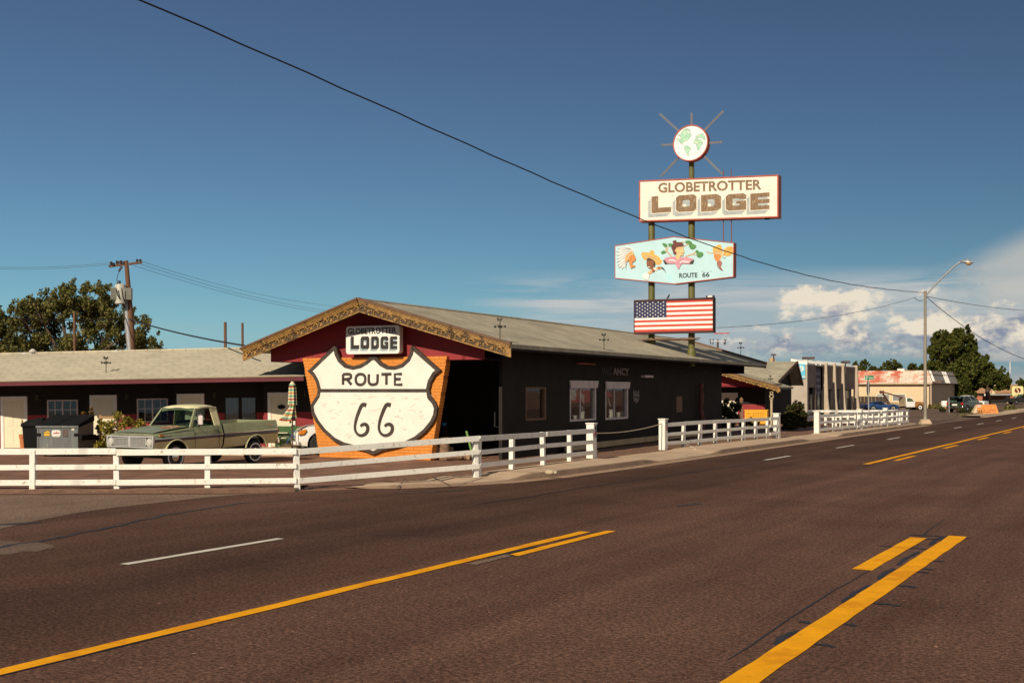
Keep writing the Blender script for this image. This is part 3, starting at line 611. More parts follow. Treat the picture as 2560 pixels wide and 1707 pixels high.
# lettering left on the dark street wall
v, f = text_pts('ANCY', .022, 1.0); ax = min(p[0] for p in v); bx = max(p[0] for p in v); ay = min(p[1] for p in v); by = max(p[1] for p in v)
ya, _ = P_(1533, 930); yb, _ = P_(1572, 930); zt_, zb_ = 3.20, 2.90
dull = M('dull_letter_paint', (.25, .215, .19), .8, .2, 3.0, wear=[((.12, .10, .09), .62, 3.0)]); ghost = M('ghost_letter', (.05, .042, .036), .8, .2)
g = MB(); g.add([(wx+(p[2]+.5)*.006, ya+(yb-ya)*(p[0]-ax)/(bx-ax), zb_+(zt_-zb_)*(p[1]-ay)/(by-ay)) for p in v], f); part('lettering', g, dull, lodge)
v, f = text_pts('VAC', .022, 1.0); ax = min(p[0] for p in v); bx = max(p[0] for p in v); yb = ya-.18; ya, _ = P_(1504, 930); g = MB(); g.add([(wx+(p[2]+.5)*.006, ya+(yb-ya)*(p[0]-ax)/(bx-ax), zb_+(zt_-zb_)*(p[1]-ay)/(by-ay)) for p in v], f); part('lettering', g, ghost, lodge)['label'] = 'faded first letters'
y0, z0 = P_(1602, 940); y1, _ = P_(1623, 940); g = MB(); g.box(wx+.0, wx+.2, y0, y1, z0-.06, z0+.04); part('tube_lamp', g, m_trimdk, lodge)
g = MB(); g.box(wx+.0, wx+.1, *sorted((P_(1441, 909)[0], P_(1483, 909)[0])), P_(1460, 909)[1]-.03, P_(1460, 909)[1]+.02); part('neon_tube', g, M('rust_tube', (.35, .10, .03), .7), lodge)
for px, py, w, h, mm in ((1697, 1010, .9, .75, m_brownwood),):
    y, z = P_(px, py); g = MB(); g.box(wx+.0, wx+.03, y-w/2, y+w/2, z-h/2, z+h/2); part('notice_board', g, mm, lodge)
SH = [(0, 1), (.13, .92), (.22, .80), (.36, .86), (.5, 1.0), (.64, .86), (.78, .80), (.87, .92), (1, 1), (1.06, .8), (1.0, .62), (1.04, .35), (.85, .12), (.5, 0), (.15, .12), (-.04, .35), (0, .62), (-.06, .8)]
y0, z1 = P_(1583, 975); y1, z0 = P_(1596, 1007)
small = tag(thing('shield_emblem', '', '', (0, 0, 0)), 'small pale highway shield plaque on the dark wall beside the shop windows', 'emblem'); small.location = (L_.o[0], L_.o[1], 0); small.rotation_euler[2] = -L_.a
g = MB(); o_ = [(y0+(y1-y0)*a, z0+(z1-z0)*b) for a, b in SH]; i_ = [(y0+(y1-y0)*(.5+(a-.5)*.84), z0+(z1-z0)*(.5+(b-.5)*.88)) for a, b in SH]
g.ring(o_, i_, wx, wx+.03, 'yz'); zz = z0+(z1-z0)*.60; g.box(wx, wx+.03, y0, y1, zz-.03, zz+.03); part('border', g, dull, small)
g = MB(); v, f = text_pts('66', .02, 1.0); ax = min(p[0] for p in v); bx = max(p[0] for p in v); ay = min(p[1] for p in v); by = max(p[1] for p in v)
g.add([(wx+(p[2]+.5)*.02, y0+(y1-y0)*(.22+.56*(p[0]-ax)/(bx-ax)), z0+(z1-z0)*(.15+.36*(p[1]-ay)/(by-ay))) for p in v], f)
v, f = text_pts('ROUTE', .02, 1.0); ax = min(p[0] for p in v); bx = max(p[0] for p in v); ay = min(p[1] for p in v); by = max(p[1] for p in v)
g.add([(wx+(p[2]+.5)*.02, y0+(y1-y0)*(.12+.76*(p[0]-ax)/(bx-ax)), z0+(z1-z0)*(.64+.14*(p[1]-ay)/(by-ay))) for p in v], f); part('lettering', g, dull, small)
# tall carved post figure against the dark wall
y, z = P_(1741, 960); y2, z2 = P_(1745, 1035)
g = MB(); g.tube([(wx+.25, y, .05), (wx+.28, y+.1, .7), (wx+.22, y-.05, 1.4), (wx+.26, y, 2.0), (wx+.25, y-.03, 2.45)], [.13, .15, .12, .14, .07], 8); g.ball((wx+.25, y, 2.5), .14, 8)
solo('carved_post', g, M('carved_red_wood', (.13, .045, .035), .8, .4, 4.0), 'dark reddish carved wooden post standing against the lodge street wall', 'carved post', (L_.o[0], L_.o[1], 0), -L_.a, smooth=50)

# ---------------------------------------------------------------- orange brick wall, shield and gable sign
m_orange = M('orange_painted_brick', (.64, .225, .034), .75, .10, 3.0, .3, bs=50, wear=[((.55, .17, .02), .66, 8.0)])
wall_o = frame_thing(L_, 'brick_wall', 'orange painted brick panel wall, wider at the top, carrying the big highway shield', 'brick wall')
courses = 32; zt = 3.385; rg = random.Random(5); g = MB(); hc = zt/courses
for c in range(courses):
    z = c*hc; f = (c+.5)/courses; x0 = -1.44+(-2.15+1.44)*f; x1 = 2.92+(3.54-2.92)*f; bl = .40; x = x0-(bl/2 if c % 2 else 0); first = True
    while x < x1-.02:
        a = max(x, x0); b = min(x+bl, x1); a = x0+rg.uniform(-.01, .015) if a == x0 else a
        if b-a > .04: g.box(a+.003, b-.003, -.16+rg.uniform(-.004, .004), .14, z+.004, z+hc-.004)
        x += bl
part('bricks', g, m_orange, wall_o, bevel=.004)
g = MB()
for c in range(courses):
    z = c*hc; f = (c+.5)/courses; g.box(-1.43-.71*f, 2.91+.62*f, -.15, .13, z, z+hc)
part('mortar', g, M('orange_mortar', (.42, .13, .02), .9, .1), wall_o)
def Z(fr, ox, oy, k, t):
    def f(x, y): p = fr.onT(ox+x/k, oy+y/k, t); return (p[0], p[2])
    return f
zs = Z(L_, 600, 720, 3.36, -.25)
out = [(790,488),(803,492),(815,512),(822,550),(845,598),(890,640),(950,655),(1010,642),(1060,612),(1100,578),(1125,570),(1150,582),(1190,625),(1240,652),(1300,655),(1360,636),(1408,592),(1430,545),(1438,490),(1450,482),(1530,552),(1610,622),(1690,692),(1640,730),(1606,790),(1592,850),(1602,910),(1640,955),(1660,1005),(1652,1070),(1622,1135),(1560,1210),(1480,1275),(1390,1318),(1300,1345),(1200,1365),(1120,1400),(1045,1368),(950,1345),(870,1325),(790,1285),(700,1205),(640,1125),(605,1055),(594,985),(618,945),(648,900),(656,850),(640,790),(610,735),(570,698),(680,592)]
so_ = [zs(*p) for p in out]
def inset(poly, d):
    n = len(poly); ar = sum(poly[i][0]*poly[(i+1) % n][1]-poly[(i+1) % n][0]*poly[i][1] for i in range(n)); sg = 1 if ar > 0 else -1; res = []
    for i in range(n):
        p0 = Vector(poly[i-1]); p = Vector(poly[i]); p1 = Vector(poly[(i+1) % n]); a = (p-p0).normalized(); b = (p1-p).normalized()
        na = Vector((-a.y, a.x))*sg; nb = Vector((-b.y, b.x))*sg; m = (na+nb); m = m.normalized() if m.length > .2 else na; c = max(.45, m.dot(na)); res.append(tuple(p+m*min(d/c, d*2.0)))
    return res
si_ = inset(so_, .125)
m_shw = M('shield_white_paint', (.76, .72, .63), .6, .06, 2.0, .15, wear=[((.48, .40, .29), .64, 3.0), ((.60, .53, .42), .60, 11.0)])
m_shb = M('shield_brown_paint', (.055, .038, .028), .65, .35, 5.0, .25, wear=[((.13, .09, .065), .60, 6.0)])
shield = frame_thing(L_, 'shield_sign', 'huge white highway shield with brown border reading ROUTE 66 on the orange brick wall', 'sign')
g = MB(); g.ring(so_, si_, -.275, -.165); part('border', g, m_shb, shield, bevel=.005)
g = MB(); g.prism(inset(so_, .11), -.262, -.168); part('panel', g, m_shw, shield)
g = MB(); a = zs(665, 862); b = zs(1600, 862); g.prism([(a[0]+.05, a[1]+.062), (b[0]-.07, b[1]+.062), (b[0]-.07, b[1]-.05), (a[0]+.05, a[1]-.05)], -.272, -.2625); part('divider_bar', g, m_shb, shield)
g = MB(); x0, z1 = zs(863, 714); x1, z0 = zs(1372, 822)
letters = {'R': [[(0,0),(0,1)], [(0,.97),(.5,1),(.82,.93),(.86,.73),(.7,.56),(0,.50)], [(.42,.52),(.92,0)]], 'O': [[(.5,1),(.2,.93),(.03,.7),(.0,.42),(.12,.12),(.4,.0),(.68,.03),(.92,.22),(1.0,.55),(.92,.82),(.7,.97),(.5,1)]],
           'U': [[(.04,1),(.02,.5),(.06,.2),(.25,.03),(.55,.02),(.8,.1),(.9,.3),(.92,.7),(.92,1)]], 'T': [[(0,.98),(1,1)], [(.5,.98),(.5,0)]], 'E': [[(.9,1),(.05,1),(.05,0),(.95,.02)], [(.05,.52),(.75,.53)]]}
for ch, (a, b) in zip('ROUTE', ((868, 945), (975, 1055), (1082, 1165), (1190, 1275), (1300, 1370))):
    xa, zb1 = zs(a, 812); xb, zt1 = zs(b, 722)
    for st in letters[ch]:
        p = [(xa+(xb-xa)*u, zb1+(zt1-zb1)*w) for u, w in st]
        if len(p) > 3 and ch in 'OUR': p = smooth_path(p, 3)
        add_ribbon(g, p, .10, -.270, -.2625)
six = [(1063,985),(1040,978),(1022,990),(1000,1040),(978,1105),(968,1165),(975,1205),(998,1232),(1028,1237),(1058,1222),(1075,1192),(1073,1160),(1052,1143),(1028,1148),(1015,1162)]
for dx, k in ((0, 1.0), (200, 1.05)):
    p = smooth_path([zs(1063+(x-1063)*k+dx+12*(k-1)*10, y) for x, y in six], 3); n = len(p); add_ribbon(g, p, [.14 if i < 5 else .115+.02*math.sin(i*.25) for i in range(n)], -.270, -.2625)
part('lettering', g, m_shb, shield)
m_pen = M('pen_scribble', (.42, .38, .31), .7, .2)
g = MB(); rg = random.Random(8)
for i in range(62):
    cx, cy = rg.uniform(690, 1600), rg.uniform(890, 1250)
    if (930 < cx < 1110 or 1130 < cx < 1310) and 950 < cy: 
        if rg.random() < .8: continue
    if cy > 1100 and abs(cx-1120) > 430-(cy-1100)*1.3: continue
    ang = rg.uniform(-.7, .4); ln = rg.uniform(18, 60); p = []
    for q in range(9): u = (q/8-.5)*ln; p.append(zs(cx+u*math.cos(ang)+rg.uniform(-3, 3), cy+u*math.sin(ang)+rg.uniform(-8, 8)))
    add_ribbon(g, p, .012, -.2635, -.2622)
part('pen_marks', g, m_pen, shield)
# small sign on the gable
m_signw = M('sign_white', (.80, .76, .68), .5, .04, 2.0)
m_shadow_letter = M('letter_drop_shade', (.36, .42, .44), .7, .15, 4.0)
m_letterb = M('letter_black', (.030, .024, .020), .6, .2, 4.0)
def block(ch):
    if ch == 'L': return [[(0,0),(1,0),(1,.30),(.34,.30),(.34,1),(0,1)]], None
    if ch == 'E': return [[(0,0),(1,0),(1,.24),(.40,.24),(.40,.38),(1,.38),(1,.62),(.40,.62),(.40,.76),(1,.76),(1,1),(0,1)]], None
    oc = [(.14,0),(.86,0),(1,.12),(1,.88),(.86,1),(.14,1),(0,.88),(0,.12)]; ic = [(.38,.30),(.62,.30),(.68,.35),(.68,.65),(.62,.70),(.38,.70),(.32,.65),(.32,.35)]
    if ch == 'O': return None, (oc, ic)
    if ch == 'D': return None, ([(0,0),(.80,0),(1,.16),(1,.84),(.80,1),(0,1),(0,.9),(0,.1)], [(.33,.28),(.60,.28),(.68,.36),(.68,.64),(.60,.72),(.33,.72),(.33,.65),(.33,.35)])
    if ch == 'G': return [[(.14,0),(1,0),(1,.56),(.50,.56),(.50,.40),(.68,.40),(.68,.28),(.38,.28),(.33,.33),(.33,.67),(.38,.72),(.66,.72),(.66,.66),(1,.66),(1,.88),(.86,1),(.14,1),(0,.88),(0,.12)]], None
def add_block(mb, ch, bx, y0, y1, shx=0, shz=0):
    (x0, z0), (x1, z1) = bx; polys, rg_ = block(ch); f = lambda p: (x0+(x1-x0)*p[0]+shx, z0+(z1-z0)*p[1]+shz)
    if polys:
        for q in polys: mb.prism([f(p) for p in q], y0, y1)
    if rg_: mb.ring([f(p) for p in rg_[0]], [f(p) for p in rg_[1]], y0, y1)
def rrect(x0, x1, z0, z1, r, n=5):
    out = []
    for cx, cz, a0 in ((x1-r, z0+r, -90), (x1-r, z1-r, 0), (x0+r, z1-r, 90), (x0+r, z0+r, 180)):
        for i in range(n+1): a = R(a0+90*i/n); out.append((cx+r*math.cos(a), cz+r*math.sin(a)))
    return out
zg = Z(L_, 600, 720, 3.36, -.46)
gs = frame_thing(L_, 'gable_sign', 'white rounded box sign with black lodge name hanging in the shade of the red gable', 'sign')
xa, zb1 = zg(889, 556); xb, zt1 = zg(1338, 310)
g = MB(); g.prism(rrect(xa, xb, zb1, zt1, .10), -.45, -.22); part('panel', g, m_signw, gs, bevel=.01)
g = MB(); q0 = zg(905, 390); q1 = zg(1312, 328); add_text(g, 'GLOBETROTTER', q0[0], q1[0], q0[1], q1[1], -.451, .022, .01)
for ch, (a, b) in zip('LODGE', ((932, 1000), (1015, 1085), (1103, 1166), (1183, 1245), (1262, 1320))): add_block(g, ch, (zg(a, 512), zg(b, 405)), -.464, -.4565)
part('lettering', g, m_letterb, gs)
g = MB()
for ch, (a, b) in zip('LODGE', ((932, 1000), (1015, 1085), (1103, 1166), (1183, 1245), (1262, 1320))):
    add_block(g, ch, (zg(a, 512), zg(b, 405)), -.4525, -.4508, -.045, -.07); add_block(g, ch, (zg(a, 512), zg(b, 405)), -.4555, -.4528, -.022, -.035)
part('letter_shade', g, m_shadow_letter, gs)
g = MB(); g.bar((.4, -.2, zt1-.1), (.4, .0, zt1-.1), .05); g.bar((1.4, -.2, zt1-.1), (1.4, .0, zt1-.1), .05); g.bar((.4, -.22, zb1+.15), (.4, .0, zb1+.15), .05); g.bar((1.4, -.22, zb1+.15), (1.4, .0, zb1+.15), .05); part('bracket', g, m_dark, gs)
# ---------------------------------------------------------------- the sign tower that rises through the lodge roof
m_pole = M('olive_pole_paint', (.125, .115, .030), .55, .25, 3.0, .1, stretch=(1, 1, .4), wear=[((.20, .19, .10), .64, 5.0)])
m_redrim = M('sign_rim_red', (.42, .085, .055), .6, .2, 3.0)
m_rimdk = M('sign_side_dark', (.06, .022, .02), .7, .2, 3.0)
m_plyw = M('peeling_white_board', (.80, .73, .62), .7, .06, 1.4, .2, wear=[((.42, .30, .18), .63, 2.6), ((.60, .50, .38), .58, 7.0), ((.20, .13, .08), .68, 9.0)])
m_plyb = M('weathered_brown_letter', (.25, .155, .085), .8, .35, 6.0, .3, stretch=(3, 1, .6), wear=[((.05, .04, .035), .62, 4.0), ((.58, .46, .32), .58, 8.0)])
m_blueb = M('mural_sky_blue', (.46, .66, .70), .65, .06, 1.2, .05, wear=[((.40, .68, .73), .60, 1.0)])
TP = 20.0
fo = (L_.o[0], L_.o[1], 0)
for i, (px, zt_, lab) in enumerate(((1629, 10.4, 'olive steel sign pole, the shorter of two, rising from the shingle roof'), (1729, 13.2, 'tall olive steel sign pole carrying the globe disc, with a flared base at the eave'))):
    x = L_.onT(px, 850, TP+.4)[0]; o = frame_thing(L_, 'sign_pole', lab, 'sign pole', 'poles of the sign tower')
    g = MB(); g.lathe([(.155, roofz(x)-.5), (.155, 10.3), (.12, 10.45)] if i == 0 else [(.155, roofz(x)-.5), (.155, 11.0), (.125, 11.2), (.125, zt_)], 20, (x, TP+.4, 0)); part('pole', g, m_pole, o, 40)
    g = MB(); zb = roofz(x)+(.05 if i else .02); g.lathe([(.20, -.4), (.20, .12), (.18, .22), (.16, .26)], 20, (x, TP+.4, zb)); part('flared_base', g, m_pole, o, 40)
def panel_sign(name, label, poly, t0, t1, m_face, m_rim, rim=.045):
    o = frame_thing(L_, name, label, 'sign'); g = MB(); g.ring(poly, inset(poly, rim), t0-.02, t1); part('rim', g, [m_rim], o)
    g = MB(); g.prism(inset(poly, rim*.8), t0, t1-.01); part('panel', g, m_face, o); return o
# globe disc with rays
o = frame_thing(L_, 'globe_sign', 'round white globe sign with green continents and thin silver rays on the pole top', 'sign'); gx, gz, gr = 5.385, 13.89, .855
cir = [(gx+gr*math.cos(2*math.pi*i/48), gz+gr*math.sin(2*math.pi*i/48)) for i in range(48)]
cin = [(gx+gr*.945*math.cos(2*math.pi*i/48), gz+gr*.945*math.sin(2*math.pi*i/48)) for i in range(48)]
g = MB(); g.ring(cir, cin, TP-.04, TP+.34); part('rim', g, m_redrim, o, 30)
g = MB(); g.prism(cin, TP-.01, TP+.3); part('disc', g, M('globe_white', (.68, .76, .76), .5, .08, 2.5, wear=[((.78, .74, .66), .6, 1.5)]), o)
zG = Z(L_, 1560, 260, 4.9, TP)
conts = [[(640,425),(672,428),(700,440),(690,395),(705,350),(740,312),(775,300),(770,345),(790,365),(812,345),(828,382),(800,420),(775,450),(745,462),(715,478),(735,505),(700,490),(675,462)],
         [(742,515),(775,512),(800,528),(820,545),(808,580),(792,600),(798,635),(775,628),(762,595),(742,560)],
         [(878,400),(905,385),(925,372),(960,365),(985,390),(1000,430),(985,452),(960,420),(930,412),(900,420),(882,430)],
         [(858,452),(880,432),(915,438),(950,446),(968,470),(958,500),(938,520),(928,558),(908,568),(890,520),(885,492),(855,485)], [(770,302),(800,310),(815,330),(795,340)], [(690,380),(660,378),(675,400)]]
g = MB()
for c in conts: g.prism([zG(*p) for p in c], TP-.016, TP-.0105)
part('continents', g, M('continent_green', (.36, .62, .44), .6, .18, 5.0, wear=[((.70, .66, .42), .56, 6.0)]), o)
g = MB()
for c in conts:
    q = [zG(*p) for p in c]; add_ribbon(g, q+[q[0]], .014, TP-.0165, TP-.0162)
part('coast_lines', g, M('coast_line', (.40, .36, .26), .7), o)
m_ray = M('ray_metal', (.15, .14, .145), .5, .15, 3.0)
for (px, py, sx, sy) in ((440,125,668,330), (828,113,828,262), (1215,90,985,325), (1203,470,1040,480), (1205,860,985,645), (450,890,675,652), (457,505,605,498)):
    a = L_.onT(1560+px/4.9, 260+py/4.9, TP+.12); b = L_.onT(1560+sx/4.9, 260+sy/4.9, TP+.12); g = MB(); d = (Vector(a)-Vector(b)).normalized(); b = Vector(b)-d*.1
    n = d.cross(Vector((0, 1, 0)))*.04; g.bar(b+n, Vector(a)+n, .022); g.bar(b-n, Vector(a)-n, .022); g.bar(Vector(a)-n, Vector(a)+n, .022); g.bar(b, a, .040, .012, (0, 1, 0)); part('ray', g, m_ray, o)
# long name board
zl = Z(L_, 1560, 260, 4.9, TP)
o = panel_sign('name_board', 'long weathered white board with brown peeling lodge name in large shaded letters', [zl(185, 1443), zl(1893, 1390), zl(1893, 866), zl(185, 940)], TP, TP+.55, m_plyw, m_redrim, .06)
g = MB(); a = zl(420, 1090); b = zl(420, 968); c = zl(1685, 1050); d = zl(1685, 925); add_text(g, 'GLOBETROTTER', a[0], c[0], a[1], b[1], TP-.003, .026, .008, c[1], d[1]); 
LB = (('L', 338, 578, 1340, 1118), ('O', 638, 888, 1328, 1106), ('D', 945, 1190, 1322, 1100), ('G', 1248, 1498, 1312, 1092), ('E', 1548, 1782, 1304, 1084))
for ch, a, b, c, d in LB: add_block(g, ch, (zl(a, c), zl(b, d)), TP-.018, TP-.0125)
part('lettering', g, m_plyb, o)
g = MB()
for ch, a, b, c, d in LB:
    add_block(g, ch, (zl(a, c), zl(b, d)), TP-.0055, TP-.001, -.17, -.19); add_block(g, ch, (zl(a, c), zl(b, d)), TP-.009, TP-.006, -.09, -.10)
part('letter_shade', g, M('faded_blue_shade', (.40, .43, .42), .75, .15, 3.0, wear=[((.7, .62, .5), .62, 4.0)]), o)
g = MB()
for ch, a, b, c, d in LB: add_block(g, ch, ((zl(a, c)[0]-.035, zl(a, c)[1]-.035), (zl(b, d)[0]+.035, zl(b, d)[1]+.035)), TP-.012, TP-.0095)
part('letter_outline', g, m_plyw, o)
g = MB(); g.tube([(*zl(1090, 915)[:1], TP+.1, zl(1090, 915)[1]), (zl(1060, 930)[0], TP, zl(1060, 930)[1])], .02, 5); g.box(zl(1710, 1395)[0], zl(1770, 1395)[0], TP+.1, TP+.3, zl(1740, 1408)[1], zl(1740, 1390)[1]); part('loose_fitting', g, m_dark, o)
m_rod = M('red_rust_pipe', (.22, .055, .045), .6, .2)
for px in (1808.5, 1828.5):
    a = L_.onT(px, 552, TP+.2); b = L_.onT(px, 606, TP+.2); g = MB(); g.tube([(a[0], TP+.2, b[2]-.3), (a[0], TP+.2, a[2]+.3)], .022, 6)
    solo('conduit', g, m_rod, 'thin red conduit running between the name board and the mural board', 'conduit', fo, -L_.a, 'thin red conduits between the boards')
for px, py in ((1809, 425), (1828, 424)):
    a = L_.onT(px, py, TP+.2); g = MB(); g.tube([(a[0], TP+.2, 12.1), (a[0], TP+.2, a[2])], .018, 6)
    solo('aerial_rod', g, m_rod, 'thin rod sticking up from the top edge of the name board', 'rod', fo, -L_.a, 'rods on top of the name board')
# hexagonal mural board
zm = Z(L_, 1520, 580, 6.918, TP)
o = panel_sign('mural_board', 'light blue six sided board painted with four heads and the words ROUTE 66', [zm(115, 805), zm(1150, 905), zm(2175, 780), zm(2180, 183), zm(1140, 76), zm(115, 232)], TP, TP+.42, m_blueb, m_redrim, .035)
COLS = {}
def paint(name, c, rough=.6): return M('mural_'+name, c, rough, .12, 5.0)
def figure(pname, layers):
    """flat painted shapes, one thin layer on the next, of one figure"""
    mb = MB(); ms = []; y = TP-.003
    for col, kind, data in layers:
        mt = paint(*col)
        if mt not in ms: ms.append(mt)
        mb.mat(ms.index(mt))
        if kind == 'p': mb.prism([zm(*p) for p in data], y-.0022, y)
        elif kind == 's': mb.prism([zm(*p) for p in smooth_path(data+[data[0]], 3)[:-1]], y-.0022, y)
        else: add_ribbon(mb, [zm(*p) for p in smooth_path(data, 3)], kind, y-.0022, y)
        y -= .0024
    part(pname, mb, ms, o)
SK = ('skin_orange', (.62, .24, .06)); WH = ('white', (.78, .76, .72)); GY = ('grey_line', (.26, .27, .28)); BK = ('black', (.04, .035, .03)); TN = ('tan', (.66, .42, .18)); GN = ('green', (.08, .24, .06)); PK = ('pink', (.60, .27, .33)); BR = ('brown_hair', (.14, .035, .025)); SB = ('brown_skin', (.24, .085, .03)); ST = ('straw', (.74, .40, .09)); LS = ('light_skin', (.74, .46, .22))
fth = [((430, 330-0), (360, 262)), ((405, 300), (290, 262)), ((380, 300), (225, 270)), ((360, 320), (175, 290)), ((340, 340), (150, 340)), ((325, 370), (150, 400)), ((315, 400), (160, 460)), ((310, 430), (160, 520)), ((320, 470), (170, 580)), ((330, 500), (180, 620)), ((330, 520), (240, 640))]
lay = []
for (a, b) in fth:
    dx, dy = b[0]-a[0], b[1]-a[1]; ln = math.hypot(dx, dy); nx, ny = -dy/ln*26, dx/ln*26
    lay.append((WH, 's', [(a[0]+nx*.5, a[1]+ny*.5), (a[0]+dx*.55+nx, a[1]+dy*.55+ny), b, (a[0]+dx*.55-nx, a[1]+dy*.55-ny), (a[0]-nx*.5, a[1]-ny*.5)]))
lay += [(GY, .012, [a, ((a[0]+b[0])/2+4, (a[1]+b[1])/2+3), b]) for a, b in fth]
lay += [(SK, 's', [(365, 470), (400, 410), (445, 395), (465, 400), (474, 430), (488, 470), (472, 490), (470, 505), (440, 512), (425, 545), (430, 575), (470, 572), (472, 605), (440, 610), (405, 632), (385, 590), (372, 540)]), (TN, 's', [(298, 480), (315, 410), (370, 350), (430, 330), (448, 395), (400, 405), (365, 470), (355, 500), (310, 520)]), (BK, .012, [(330, 440), (370, 385), (420, 355)]), (GY, .014, [(335, 500), (318, 560), (318, 650)]), (BK, .02, [(345, 495), (356, 497)]), (BK, .01, [(402, 470), (420, 474)])]
figure('feathered_head', lay)
figure('straw_hat_head', [(SB, 's', [(668, 480), (690, 455), (800, 480), (815, 520), (812, 560), (790, 610), (765, 650), (720, 640), (700, 632), (688, 600), (668, 560)]), (BK, 's', [(668, 490), (700, 452), (760, 455), (805, 480), (825, 520), (815, 600), (795, 605), (785, 560), (790, 520), (760, 490), (700, 492)]),
    (ST, 's', [(575, 370), (600, 352), (690, 355), (720, 365), (800, 385), (880, 430), (930, 500), (925, 545), (880, 570), (830, 560), (810, 510), (760, 470), (690, 450), (640, 490), (590, 430)]), (TN, 's', [(610, 400), (690, 395), (790, 420), (860, 480), (885, 535), (850, 540), (815, 500), (750, 455), (680, 440), (650, 455)]), (ST, 's', [(712, 372), (735, 325), (770, 314), (795, 330), (800, 385), (760, 385)]), (('hat_brown', (.42, .17, .05)), .02, [(640, 420), (740, 425), (840, 480), (875, 545)]),
    (BK, .02, [(672, 594), (700, 590), (735, 592)]), (WH, 's', [(695, 600), (730, 598), (715, 618)]), (TN, 's', [(690, 700), (760, 650), (860, 605), (910, 600), (930, 640), (840, 660), (760, 710), (700, 740)]), (('stripe_red', (.28, .07, .05)), 's', [(760, 655), (790, 645), (815, 680), (775, 700)]), (('stripe_red', (.28, .07, .05)), 's', [(860, 608), (890, 602), (905, 635), (880, 645)]), (WH, 's', [(800, 640), (825, 630), (850, 660), (830, 668)]), (WH, 's', [(600, 780), (610, 740), (660, 705), (720, 745), (700, 800), (720, 828), (640, 822)]), (BK, 's', [(905, 600), (960, 620), (1000, 690), (1003, 705), (970, 660), (925, 625)])])
BRN = ('branch', (.58, .36, .17))
figure('woman_and_tree', [(BRN, .06, [(1100, 425), (1050, 370), (1015, 345), (1000, 265)]), (BRN, .04, [(1015, 345), (1045, 255)]), (BRN, .06, [(1330, 440), (1400, 405), (1470, 385), (1530, 330)]), (BRN, .03, [(1470, 390), (1540, 405)]), (BRN, .035, [(1230, 190), (1280, 175), (1350, 178)]), (BRN, .035, [(1320, 260), (1350, 225), (1420, 205)]),
    (GN, 's', [(935, 200), (980, 195), (1025, 220), (1020, 262), (970, 250)]), (GN, 's', [(1040, 205), (1110, 200), (1105, 240), (1085, 260), (1050, 240)]), (GN, 's', [(920, 345), (960, 322), (1005, 340), (980, 372), (930, 380)]), (GN, 's', [(1345, 155), (1410, 150), (1455, 185), (1400, 205), (1345, 190)]), (GN, 's', [(1400, 215), (1450, 200), (1530, 245), (1475, 300), (1415, 275)]), (GN, 's', [(1515, 330), (1545, 312), (1572, 335), (1560, 365), (1525, 360)]), (GN, 's', [(1535, 380), (1580, 350), (1635, 352), (1650, 395), (1600, 440), (1545, 425)]),
    (PK, 's', [(955, 490), (1010, 445), (1100, 432), (1180, 425), (1215, 480), (1250, 440), (1400, 445), (1490, 480), (1440, 520), (1420, 552), (1330, 550), (1270, 560), (1225, 645), (1185, 585), (1160, 550), (1040, 548), (1000, 520)]), (BK, 'p', [(952, 488), (985, 495), (1040, 555), (985, 555)]), (BK, 'p', [(1492, 478), (1475, 548), (1410, 552), (1440, 505)]), (WH, .05, [(1050, 510), (1080, 488), (1130, 492), (1185, 510)]), (WH, .05, [(1245, 535), (1300, 508), (1350, 518), (1415, 515)]),
    (LS, 's', [(1175, 300), (1210, 255), (1300, 250), (1310, 300), (1322, 345), (1308, 372), (1305, 412), (1260, 412), (1250, 445), (1215, 490), (1170, 430), (1190, 380)]), (BR, 's', [(1100, 280), (1130, 205), (1200, 178), (1290, 190), (1312, 230), (1290, 258), (1210, 265), (1180, 300), (1185, 380), (1140, 382), (1125, 330)]), (BR, 's', [(1118, 165), (1150, 150), (1180, 145), (1182, 175), (1140, 192)]), (LS, 's', [(1160, 320), (1185, 300), (1195, 330), (1175, 350)]), (BR, .012, [(1225, 290), (1255, 285)]), (BR, .012, [(1270, 375), (1300, 372)])])
figure('wide_brim_hat_head', [(LS, 's', [(1825, 380), (1900, 362), (1975, 350), (1985, 400), (1960, 450), (1930, 500), (1895, 515), (1855, 480), (1832, 430)]), (SK, 's', [(1828, 390), (1900, 380), (1955, 400), (1940, 460), (1895, 510), (1850, 478)]), (ST, 's', [(1812, 262), (1870, 242), (1935, 215), (1960, 245), (1985, 330), (1975, 350), (1900, 352), (1825, 370)]), (ST, 's', [(1990, 320), (2040, 270), (2100, 248), (2158, 262), (2168, 330), (2140, 395), (2060, 420), (1990, 400), (2000, 360)]), (('hat_brown', (.42, .17, .05)), .018, [(2000, 400), (2060, 330), (2155, 270)]), (TN, .03, [(1705, 340), (1760, 362), (1825, 362), (1900, 345), (1980, 320)]), (('scarf', (.36, .13, .10)), 's', [(1890, 515), (1940, 490), (1975, 540), (1955, 600), (1990, 668), (1930, 630), (1890, 560)]), (BK, .014, [(1985, 430), (2010, 455), (2035, 448)]), (BK, .014, [(1890, 520), (1895, 590), (1940, 645), (1990, 670)])])
g = MB(); a = zm(1232, 797); b = zm(1232, 712); c = zm(1548, 786); d = zm(1548, 702); add_text(g, 'ROUTE', a[0], c[0], a[1], b[1], TP-.005, .028, .006, c[1], d[1])
a = zm(1630, 782); b = zm(1630, 697); c = zm(1755, 777); d = zm(1755, 690); add_text(g, '66', a[0], c[0], a[1], b[1], TP-.005, .02, .006, c[1], d[1])
for x in (1628, 1640, 1768, 1780): add_ribbon(g, [zm(x, 675), zm(x+3, 688)], .02, TP-.008, TP-.002)
part('lettering', g, paint('text', (.035, .05, .05)), o)
